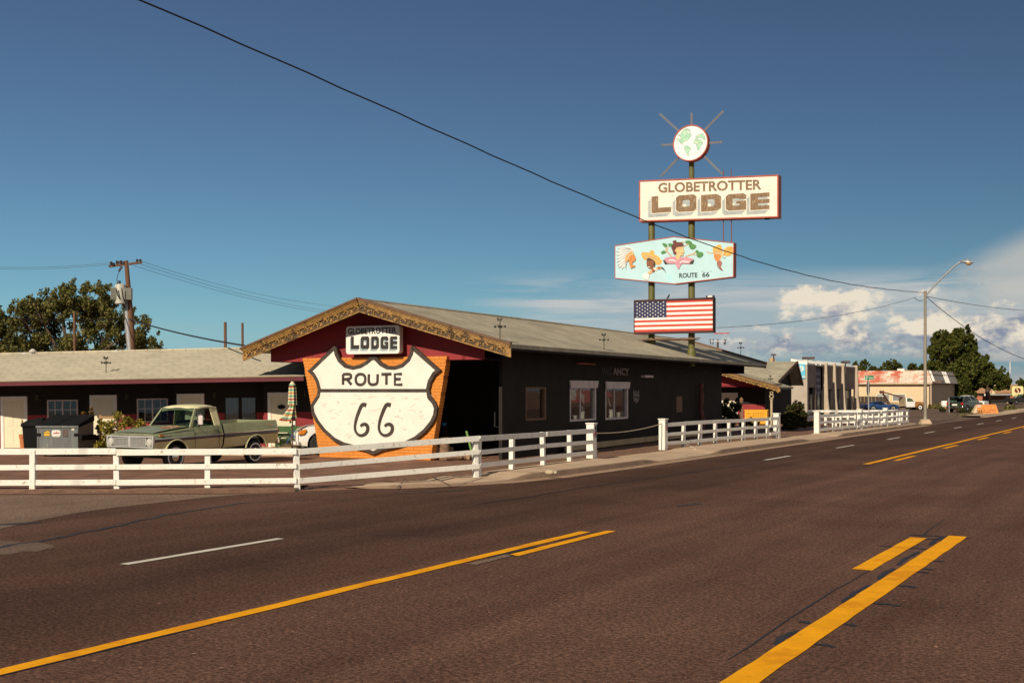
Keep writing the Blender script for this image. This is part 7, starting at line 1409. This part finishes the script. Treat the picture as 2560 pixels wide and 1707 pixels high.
# ---------------------------------------------------------------- cream restaurant with a mottled mansard roof
CF = Fr(52.25, 147.0, 29.5); ca = frame_thing(CF, 'restaurant_building', 'low cream building with a mottled red and white tiled mansard roof across the side street', 'building'); co = (CF.o[0], CF.o[1], 0)
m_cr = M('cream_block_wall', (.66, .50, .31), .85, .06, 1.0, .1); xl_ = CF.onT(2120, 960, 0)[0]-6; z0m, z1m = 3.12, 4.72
def M_mottled():
    mt = M_brick('mansard_tile', (.56, .13, .075), (.72, .60, .48), (.34, .16, .10), .95, .27, 'xz', .022, .8, .25); nt = mt.node_tree
    N = nt.nodes; L = nt.links; br = [n for n in N if n.type == 'TEX_BRICK'][0]; tc = [n for n in N if n.type == 'TEX_COORD'][0]
    nz = N.new('ShaderNodeTexNoise'); nz.inputs['Scale'].default_value = .7; nz.inputs['Detail'].default_value = 4; L.new(tc.outputs['Object'], nz.inputs['Vector'])
    mr = N.new('ShaderNodeMapRange'); L.new(nz.outputs[0], mr.inputs[0]); mr.inputs[1].default_value = .35; mr.inputs[2].default_value = .65; mr.inputs[3].default_value = -.75; mr.inputs[4].default_value = .35; sx_ = N.new('ShaderNodeSeparateXYZ'); L.new(tc.outputs['Object'], sx_.inputs[0]); gt = N.new('ShaderNodeMath'); gt.operation = 'GREATER_THAN'; gt.inputs[1].default_value = -3.6; L.new(sx_.outputs[0], gt.inputs[0]); ma = N.new('ShaderNodeMath'); ma.operation = 'MULTIPLY_ADD'; ma.inputs[1].default_value = .75; L.new(gt.outputs[0], ma.inputs[0]); L.new(mr.outputs[0], ma.inputs[2]); L.new(ma.outputs[0], br.inputs['Bias']); return mt
m_man = M_mottled(); m_mang = M('mansard_grey', (.30, .26, .24), .8, .1, 1.0)
ov = .55
g = MB(); g.hexa([(xl_-ov, -ov, z0m), (ov*.0+.4, -ov, z0m), (.4, .2, z0m), (xl_-ov, .2, z0m)], [(xl_, .15, z1m), (-.3, .15, z1m), (-.3, .35, z1m), (xl_, .35, z1m)]); part('mansard_front', g, m_man, ca)
SL = 22.0; g = MB(); g.hexa([(.4, -ov+.02, z0m+.01), (.4, SL, z0m+.01), (.2, SL, z0m+.01), (.2, -ov+.02, z0m+.01)], [(-.28, .17, z1m-.01), (-.28, SL, z1m-.01), (-.4, SL, z1m-.01), (-.4, .17, z1m-.01)]); part('mansard_side', g, m_mang, ca)
g = MB()
for y in (.7, 1.5, 10.0, 11.2, 12.4): g.bar((.44, y-.6, z0m+.05), (-.24, y, z1m-.02), .20, .04)
part('mansard_stripes', g, m_par, ca)
g = MB(); g.box(xl_, -.12, 0, .2, 0, z0m-.02); g.box(xl_, 0, .2, SL, z1m-.5, z1m-.4); g.box(xl_-ov+.1, .3, -ov+.05, .2, z0m-.12, z0m-.005); part('wall', g, m_cr, ca)
g = MB(); g.box(-.35, -.12, .2, SL, 0, z0m-.02); g.box(.05, .25, -.3, -.1, 0, z0m-.13); part('side_wall', g, M('cream_wall_painted_shade', (.40, .29, .20), .85, .1), ca);  # darker copy of the cream wall, its shade painted into the colour
for (a, b, c, d) in ((2191, 984, 2224.5, 1006), (2230.5, 984, 2264.5, 1003)):
    p = CF.onT(a, b, 0); q = CF.onT(b if False else c, d, 0); g = MB(); g.ring([(p[0], q[2]), (q[0], q[2]), (q[0], p[2]), (p[0], p[2])], [(p[0]+.1, q[2]+.1), (q[0]-.1, q[2]+.1), (q[0]-.1, p[2]-.1), (p[0]+.1, p[2]-.1)], -.05, .0); w_ = part('window', g, m_cream, ca); g = MB(); g.box(p[0]+.08, q[0]-.08, -.03, -.005, q[2]+.08, p[2]-.08); part('pane', g, M('dull_blue_pane', (.24, .235, .25), .3, .2, 1.0), w_)
p = CF.onT(2192, 995, -.1); g = MB(); g.ring([(p[0], .2), (p[0]+1.1, .2), (p[0]+1.1, 1.5), (p[0], 1.5)], [(p[0]+.12, .2), (p[0]+.98, .2), (p[0]+.98, 1.38), (p[0]+.12, 1.38)], -.12, -.06); part('service_door', g, m_par, ca)
g = MB(); g.box(CF.onT(2239, 920, 0)[0], CF.onT(2257, 920, 0)[0], 1, 2.5, z1m, z1m+.25); part('roof_box', g, m_par, ca)
p = CF.onT(2150, 1010, -1.2); g = MB()
for i in range(12): g.box(p[0]-2.2+i*.46, p[0]-2.2+i*.46+.42, -1.2, -1.15, 0, 1.45)
solo('board_fence', g, M('fence_dark_brown', (.06, .04, .03), .9, .2), 'dark brown close boarded fence before the cream building wall', 'fence', co, -CF.a)
g = MB(); g.ring([(-.5, .0), (.1, .0), (.1, .0+.01), (-.5, .01)], [(-.45, .002), (.05, .002), (.05, .008), (-.45, .008)], -.01, 0) if False else g.box(.42, 1.5, -.35, .6, z0m+.05, z0m+.25); part('corner_awning', g, m_brownwood, ca)
# cars beyond the side street
m_orng = M('rust_orange_paint', (.34, .14, .03), .5, .2, 2.0, coat=.2, wear=[((.20, .09, .03), .6, 3.0)]); m_carw = M('plain_white_paint', (.76, .74, .70), .4, .04, coat=.3); m_blue = M('metallic_blue', (.018, .06, .19), .3, .1, 2.0, m=.3, coat=.6); m_dg = M('dark_green_paint', (.035, .045, .03), .3, .15, 2.0, coat=.5)
P = at(2306, 1000, 134); TX = P[0]; tow = thing('tow_truck', 'old tow truck with a rusty orange hood, white cab and crane boom', 'tow truck', (TX, 134, -.02), R(180)+R(8)); tow.scale = (.85, .85, .85); m_boom = M('boom_rust', (.14, .055, .035), .7, .3)
tows = [csec(*s) for s in ((0, .80, .42, .6, .90, .93), (.06, .88, .40, .62, 1.0, 1.03), (.5, .93, .38, .65, 1.08, 1.12), (1.55, .93, .38, .65, 1.12, 1.16))]
g = MB(); loft(g, tows); cut = MB(); cut.lathe([(.42, -2), (.42, 2)], 24, (.78, 0, .38), 'y'); me = boolean_cut(g.mesh('hood', [m_orng, m_under]), cut); link('hood', me, tow)
g = MB(); g.hexa([(1.50, -.92, .42), (2.75, -.92, .42), (2.75, .92, .42), (1.50, .92, .42)], [(1.50, -.92, 1.14), (2.75, -.92, 1.14), (2.75, .92, 1.14), (1.50, .92, 1.14)]); g.hexa([(1.95, -.76, 1.62), (2.72, -.76, 1.62), (2.72, .76, 1.62), (1.95, .76, 1.62)], [(2.0, -.74, 1.70), (2.70, -.74, 1.70), (2.70, .74, 1.70), (2.0, .74, 1.70)])
for s in (-1, 1): g.bar((2.70, s*.87, 1.13), (2.66, s*.74, 1.66), .16, .06); g.bar((1.52, s*.86, 1.13), (2.0, s*.73, 1.66), .07, .06)
part('cab', g, m_carw, tow, bevel=.02)
g = MB(); g.hexa([(1.56, -.85, 1.14), (2.68, -.85, 1.14), (2.68, .85, 1.14), (1.56, .85, 1.14)], [(2.02, -.73, 1.63), (2.66, -.73, 1.63), (2.66, .73, 1.63), (2.02, .73, 1.63)]); part('windows', g, m_glasscar, tow); g = MB(); g.box(-.04, .05, -.8, .8, .5, .95); g.box(-.1, 0, -.95, .95, .38, .52); part('grille', g, m_under, tow)
g = MB(); g.box(2.80, 5.1, -.95, .95, .55, .80); g.box(3.0, 5.0, -.97, -.93, .80, 1.0); g.box(2.80, 2.95, -.8, .8, .8, 1.75); part('bed', g, M('tow_bed_tan', (.36, .27, .17), .7, .3, 2), tow); g = MB(); g.box(1.4, 5.0, -.5, .5, .32, .5); part('chassis', g, m_under, tow)
g = MB(); g.bar((2.9, -.2, 1.72), (5.75, -.2, 2.45), .12, .12); g.bar((2.9, .2, 1.72), (5.75, .2, 2.45), .12, .12); g.bar((4.6, -.2, .8), (5.7, -.15, 2.4), .10); g.bar((4.6, .2, .8), (5.7, .15, 2.4), .10); g.box(5.55, 5.95, -.28, .28, 2.2, 2.6); part('boom', g, m_boom, tow)
for x in (.78, 4.1):
    for s in (-1, 1): wheel(tow, x, s*.82, .38, .36, .22, s, (.35, .70))
P = at(2258, 1000, 124); o = simple_car('sports_car', 'low blue metallic sports car with a long hood parked before the tow truck', 'car', (P[0], 126, 0), R(180)+R(6), 4.4, 1.75, m_blue, [(0, .60, .42, .5, .58, .60), (.1, .76, .32, .5, .66, .69), (.7, .88, .22, .5, .86, .84), (1.3, .86, .22, .5, .80, .82), (2.0, .86, .22, .5, .80, .83), (2.9, .88, .22, .55, .88, .90), (3.6, .90, .24, .55, .92, .92), (4.3, .82, .36, .6, .86, .88), (4.4, .74, .42, .6, .82, .84)], (1.7, 2.25, 2.75, 3.8, .82, 1.17, .74, .52), (.85, 3.35), .32, ww=(.55, .68)); o.scale = (.88, .88, .88)
P = at(2378, 1000, 121); o = simple_car('sport_utility_vehicle', 'dark green sport utility vehicle seen from behind by the large round tree', 'car', (P[0]+2.55, 121.2, 0), R(128)+R(100)-R(4), 4.6, 1.8, m_dg, [(0, .78, .45, .6, .95, .97), (.1, .86, .36, .6, 1.0, 1.03), (1.2, .90, .34, .65, 1.06, 1.09), (3.4, .90, .34, .65, 1.06, 1.08), (4.5, .88, .36, .65, 1.06, 1.07), (4.6, .84, .45, .65, 1.04, 1.05)], (1.0, 1.65, 4.15, 4.5, 1.06, 1.58, .82, .70), (.85, 3.65), .36)
g = MB(); g.box(4.55, 4.63, -.86, -.66, .78, 1.02); g.box(4.55, 4.63, .66, .86, .78, 1.02); part('tail_light', g, m_redlens, o); g = MB(); g.box(4.6, 4.64, -.26, .26, .72, .86); part('number_plate', g, m_par, o); g = MB(); g.box(4.52, 4.72, -.85, .85, .42, .60); part('bumper', g, m_chrome, o, bevel=.03)
P = at(2462, 1000, 132); simple_car('parked_car', 'white pickup style car behind the dark green one, its cab edge catching the sun', 'car', (P[0]+.6, 133, 0), R(140), 4.8, 1.8, m_carw, [(0, .78, .45, .6, .95, .97), (.1, .86, .36, .6, 1.0, 1.03), (1.3, .90, .34, .65, 1.02, 1.05), (4.7, .88, .36, .65, 1.02, 1.03), (4.8, .84, .45, .65, 1.0, 1.01)], (1.3, 1.8, 2.6, 2.9, 1.03, 1.62, .82, .70), (.85, 3.75), .36)
P = G(2472, 1034, 0); kz = P.y/KF; o = thing('sandwich_board', 'orange hand painted sandwich board sign standing by the far pavement', 'sign', (P.x, P.y, .0), R(-8)); w_ = 24*kz; h_ = 23*kz; m_os = M('orange_board', (.66, .22, .045), .7, .10, 2.0, wear=[((.72, .36, .16), .62, 4.0)]); m_txt = M('board_scrawl', (.10, .05, .03), .7)
g = MB(); g.hexa([(-w_, 0, 0), (w_, 0, 0), (w_, .04, 0), (-w_, .04, 0)], [(-w_-.12, .42, h_), (w_-.15, .42, h_), (w_-.15, .46, h_), (-w_-.12, .46, h_)]); part('front_board', g, m_os, o); g = MB(); g.hexa([(-w_-.55, 1.0, 0), (w_-.4, 1.0, 0), (w_-.4, 1.04, 0), (-w_-.55, 1.04, 0)], [(-w_-.12, .50, h_), (w_-.15, .50, h_), (w_-.15, .47, h_), (-w_-.12, .47, h_)]); g.prism([(-w_-.05, .05), (-w_-.5, .05), (-w_-.12, h_-.05)], .2, .9); part('back_board', g, m_cr, o)
g = MB(); rg = random.Random(12)
for r_ in range(4):
    f = .15+r_*.2; x = -w_*.75
    while x < w_*.75: q = rg.uniform(.04, .13); g.hexa([(x, f*.42-.012, f*h_), (x+q, f*.42-.012, f*h_), (x+q, f*.42-.006, f*h_), (x, f*.42-.006, f*h_)], [(x, (f+.09)*.42-.012, (f+.09)*h_), (x+q*.8, (f+.09)*.42-.012, (f+.09)*h_), (x+q*.8, (f+.09)*.42-.006, (f+.09)*h_), (x, (f+.09)*.42-.006, (f+.09)*h_)]) if rg.random() < (.85 if r_ < 2 else .35) else None; x += q+.06
part('scrawl', g, m_txt, o); g = MB(); g.hexa([(-w_+.0, .70*.42-.014, .70*h_), (-w_+.28, .70*.42-.014, .70*h_), (-w_+.28, .70*.42-.008, .70*h_), (-w_, .70*.42-.008, .70*h_)], [(-w_-.05, .93*.42-.014, .93*h_), (-w_+.25, .93*.42-.014, .93*h_), (-w_+.25, .93*.42-.008, .93*h_), (-w_-.05, .93*.42-.008, .93*h_)]); part('corner_emblem', g, M('emblem_grey', (.5, .47, .45), .6, .3, 30), o)
# ---------------------------------------------------------------- far end of the street
m_lf5 = M_leaf('elm_leaf', (.016, .028, .008), (.075, .10, .024), (.13, .13, .03), .22)
big_tree('round_tree', 'large dense dark green tree behind the cream building', 166, 2390, [(2355, 850, 22, 0), (2385, 860, 32, 0), (2405, 845, 26, 0), (2420, 870, 22, 0), (2350, 880, 26, 0), (2380, 900, 38, 0), (2420, 905, 32, 0), (2400, 940, 48, 0), (2350, 935, 36, 0), (2434, 945, 30, 0), (2370, 975, 36, 0), (2404, 985, 36, 0), (2395, 833, 9, 0), (2432, 860, 10, 0), (2360, 836, 9, 0), (2345, 862, 10, 0)], 48000, .23, m_lf5, 41, 2.5, 16, .32, .4)
big_tree('round_tree', 'lower spreading tree growing against the large dense dark one', 172, 2470, [(2460, 920, 20, 0), (2485, 935, 22, 0), (2505, 950, 20, 0), (2472, 948, 22, 0), (2498, 962, 16, 0), (2515, 966, 8, 0), (2460, 895, 10, 0)], 16000, .23, m_lf5, 42, 2.5, 16, .32, .35)
for i, (bx, lst, lab) in enumerate(((2152, [(2145, 918, 12, 0), (2160, 915, 12, 0), (2150, 930, 14, 0)], 'distant small tree showing over the near end of the red tiled roof'), (2190, [(2182, 925, 8, 0), (2195, 924, 8, 0)], 'lowest distant tree top just clearing the red tiled roof'), (2230, [(2220, 912, 10, 0), (2235, 912, 14, 0), (2245, 922, 12, 0), (2218, 924, 10, 0)], 'rounded distant tree over the middle of the red and white tiled roof'), (2285, [(2280, 918, 8, 0), (2285, 928, 10, 0)], 'small distant tree just before the lamp pole above the tiled roof'), (2310, [(2305, 922, 9, 0), (2320, 922, 10, 0)], 'distant tree behind the upper lamp pole above the tiled roof'), (2553, [(2550, 955, 7, 0), (2556, 960, 8, 0)], 'tiny far conifer shaped tree beyond the tan roofed building'))):
    big_tree('distant_tree', lab, 235, bx, lst, 1100, .36, m_lf3, 50+i, 2.0, 12, .30, .3, 'distant trees beyond the cream building')
m_tan = M('tan_roof', (.36, .19, .10), .9, .12, 1.0); m_brk = M('far_red_brick', (.42, .15, .085), .9, .15, 2.0)
P = at(2560, 1000, 235); st_ = thing('far_store', 'far red brick store with a broad tan gable roof behind the rounded yellow sign', 'building', (P[0]-4, 235, 0), -R(14)); k5 = 235/KF
g = MB(); g.hexa([(-9, 0, 1.6), (14, 0, 1.6), (14, 14, 1.6), (-9, 14, 1.6)], [(-2.5, 3, 3.35), (14, 3, 3.35), (14, 12, 3.35), (-2.5, 12, 3.35)]); part('roof', g, m_tan, st_); g = MB(); g.box(-7.5, 14, .6, 13, 0, 1.7); part('wall', g, m_brk, st_); g = MB(); g.prism([(-3.0, 2.5), (0, 2.5), (-.3, 3.3), (-2.7, 3.3)], 1.4, 2.4); part('roof_turret', g, m_cr, st_)
P = at(2500, 1000, 205); o = thing('canopy_building', 'low cream fronted building under a long flat white edged canopy', 'building', (P[0], 205, 0), -R(8)); k2 = 205/KF
g = MB(); g.box(-44*k2, 32*k2, -2, 2, (974-990)*k2+2.3, (974-984.5)*k2+2.3); part('canopy', g, m_under, o); g = MB(); g.box(-45*k2, -38*k2, -2.1, -2.0, (974-989)*k2+2.3, (974-984.5)*k2+2.3); g.box(-38*k2, 32*k2, -2.06, -2.0, 1.42, 1.52); part('canopy_edge', g, m_par, o); g = MB(); g.box(-32*k2, 34*k2, 1.2, 1.4, 0, .55); part('low_wall', g, m_cr, o); g = MB(); g.box(-34*k2, 32*k2, 2.05, 2.3, 0, 1.22); part('brick_front', g, m_brk, o); g = MB()
for x in (-36, 12, 29): g.box(x*k2, x*k2+.2, -1.2, -1.0, 0, 1.2)
g.prism([(-30*k2, 1.55), (-22*k2, 1.55), (-20*k2, 1.9), (-28*k2, 2.0)], .5, 1.0); g.prism([(-18*k2, 1.55), (-10*k2, 1.55), (-12*k2, 2.2), (-16*k2, 2.2)], .5, 1.0); part('column', g, m_cr, o)
P = at(2543, 1008, 190); k3 = 190/KF; o = thing('store_sign', 'rounded pale yellow sign with a dark red emblem at the far end of the street', 'sign', (P[0], 190, 0)); zc = 2.3-9*k3+.35
g = MB(); g.prism(rrect(-15*k3, 15*k3, zc-13*k3, zc+13*k3, .35), -.15, .15); part('panel', g, M('store_sign_rim', (.45, .44, .12), .5), o); g = MB(); g.prism(rrect(-13.6*k3, 13.6*k3, zc-11.6*k3, zc+11.6*k3, .3), -.17, -.151); part('face', g, M('store_sign_face', (.78, .66, .34), .5, .04), o)
g = MB(); e = .50; cz = zc+.12; g.prism([(e*math.cos(t*.2618), cz+e*.92*math.sin(t*.2618)) for t in range(24)], -.18, -.1705); part('emblem', g, M('emblem_dark_red', (.14, .02, .02), .5), o); g = MB(); add_ribbon(g, smooth_path([(.16, cz+.50), (-.02, cz+.40), (-.12, cz+.20), (.0, cz+.02), (.12, cz-.16), (.04, cz-.38), (-.16, cz-.50)], 4), [.10]+[.15]*4+[.16]*16+[.13]*4, -.19, -.1805); part('emblem_curve', g, MATS['store_sign_face'], o)
g = MB(); add_text(g, 'SAFEWAY', -.48, .48, zc-.66, zc-.50, -.171, .01, .01); part('lettering', g, M('sign_green_letter', (.10, .25, .05), .6), o); g = MB(); g.box(-.42, -.34, -.1, .1, 0, zc-12*k3); g.box(-.30, .62, -.08, .08, zc-20*k3-.1, zc-13.4*k3); part('post', g, m_galv, o); g = MB(); g.box(.10, .55, -.12, -.085, .35, .95); part('notice', g, m_par, o); g = MB()
for i in range(4): g.box(.16, .49, -.128, -.1205, .42+i*.13, .48+i*.13)
part('notice_lines', g, m_redlens, o)
P = at(2560, 1000, 182); simple_car('parked_car', 'dark car at the far edge of the street under the rounded yellow sign', 'car', (P[0]+2.2, 182.5, 0), R(185), 4.8, 1.8, m_under, [(0, .78, .45, .6, .95, .97), (.1, .86, .36, .6, 1.0, 1.03), (1.3, .90, .34, .65, 1.02, 1.05), (4.7, .88, .36, .65, 1.02, 1.03), (4.8, .84, .45, .65, 1.0, 1.01)], (1.3, 1.8, 2.6, 2.9, 1.03, 1.55, .82, .70), (.85, 3.75), .36)
P = at(1794.5, 870, 118); k4 = 118/KF; z = P[2]; o = thing('utility_pole', 'distant bare utility pole with one crossarm seen over the far end of the lodge roof', 'utility pole', (P[0], 118, 0)); zt = at(0, 849, 118)[2]
g = MB(); g.tube([(0, 0, 0), (0, 0, zt)], [.14, .10], 8); part('pole', g, M('far_pole_dark', (.07, .05, .045), .8), o, 40); g = MB(); zc = zt-.16; g.bar((-.75, -.1, zc), (.70, -.1, zc), .09); part('crossarm', g, m_trimdk, o); g = MB()
for x, d in ((-.72, -.1), (-.50, .02), (.62, .05), (.72, .12)): g.tube([(x, -.1, zc-.35), (x+d*.2, -.1, zc+.05), (x+d, -.1, zc+.22)], .05, 6)
part('insulator', g, m_ins, o, 50)
P = at(2525, 1000, 400); g = MB(); zt = at(0, 905, 400)[2]; g.tube([(0, 0, 0), (0, 0, zt-4)], .10, 5); g.mat(1); g.tube([(0, 0, zt-4), (0, 0, zt)], .13, 6); solo('radio_mast', g, [m_wire, m_par], 'very distant thin radio mast with a pale tip beyond the trees', 'radio mast', (P[0], 400, 0))
P = G(2373, 1031.5, 0); g = MB(); g.tube([(0, 0, 0), (-.03, 0, 37*P.y/KF)], .045, 6); solo('marker_post', g, m_galv, 'thin pale marker post standing in front of the dark green car', 'post', P)
for i, (px, py, r_, lab) in enumerate(((2357, 1029, 7, 'low dark shrub before the corner of the cream building'), (2402, 1030, 10, 'low dark shrub hiding the wheels of the dark green car'), (2430, 1030, 8, 'low dark shrub beside the sandwich board'))):
    B_, C_ = px_clumps(116, px, [(px-r_*.5, py-4, r_*.55, 0), (px+r_*.5, py-4, r_*.55, 0), (px, py-6, r_*.5, 0)]); bush('low_shrub', lab, B_, C_, 420, .14, m_lf2, 60+i)
B_, C_ = px_clumps(143, 2348, [(2345, 1016, 5, 0), (2352, 1018, 5, 0)]); g = MB(); rg = random.Random(9)
for i in range(7): x = (i-3)*.42; s = rg.uniform(.25, .45); g.hexa([(x, rg.uniform(-.3, 0), 0), (x+s, -.1, 0), (x+s, .4, 0), (x, .4, 0)], [(x+.05, 0, s*1.6), (x+s*.7, .05, s*1.8), (x+s*.7, .3, s*1.5), (x+.05, .3, s*1.4)])
solo('rubble_rock', g, m_terra, 'pile of reddish rocks at the corner of the cream building', 'rocks', B_)
w = leaves('dry_weeds', [(at(p, 1000, z)[0], z, .12, .5) for p, z in ((2275, 137), (2290, 137), (2300, 136), (2330, 142), (2340, 142), (2350, 141), (2200, 132), (2225, 131), (2520, 128), (2530, 128))], 1500, .22, M_leaf('dry_weed', (.10, .09, .03), (.22, .19, .07)), None, 71); w['kind'] = 'stuff'; w['label'] = 'dry yellow green weeds growing along the edge of the yard'; w['category'] = 'weeds'
w = leaves('kerb_weeds', [(rd(105+i*4.5, 16.3).x, rd(105+i*4.5, 16.3).y, .04, .35) for i in range(14)], 700, .10, MATS['dry_weed'], None, 72); w['kind'] = 'stuff'; w['label'] = 'dry weeds along the far kerb'; w['category'] = 'weeds'
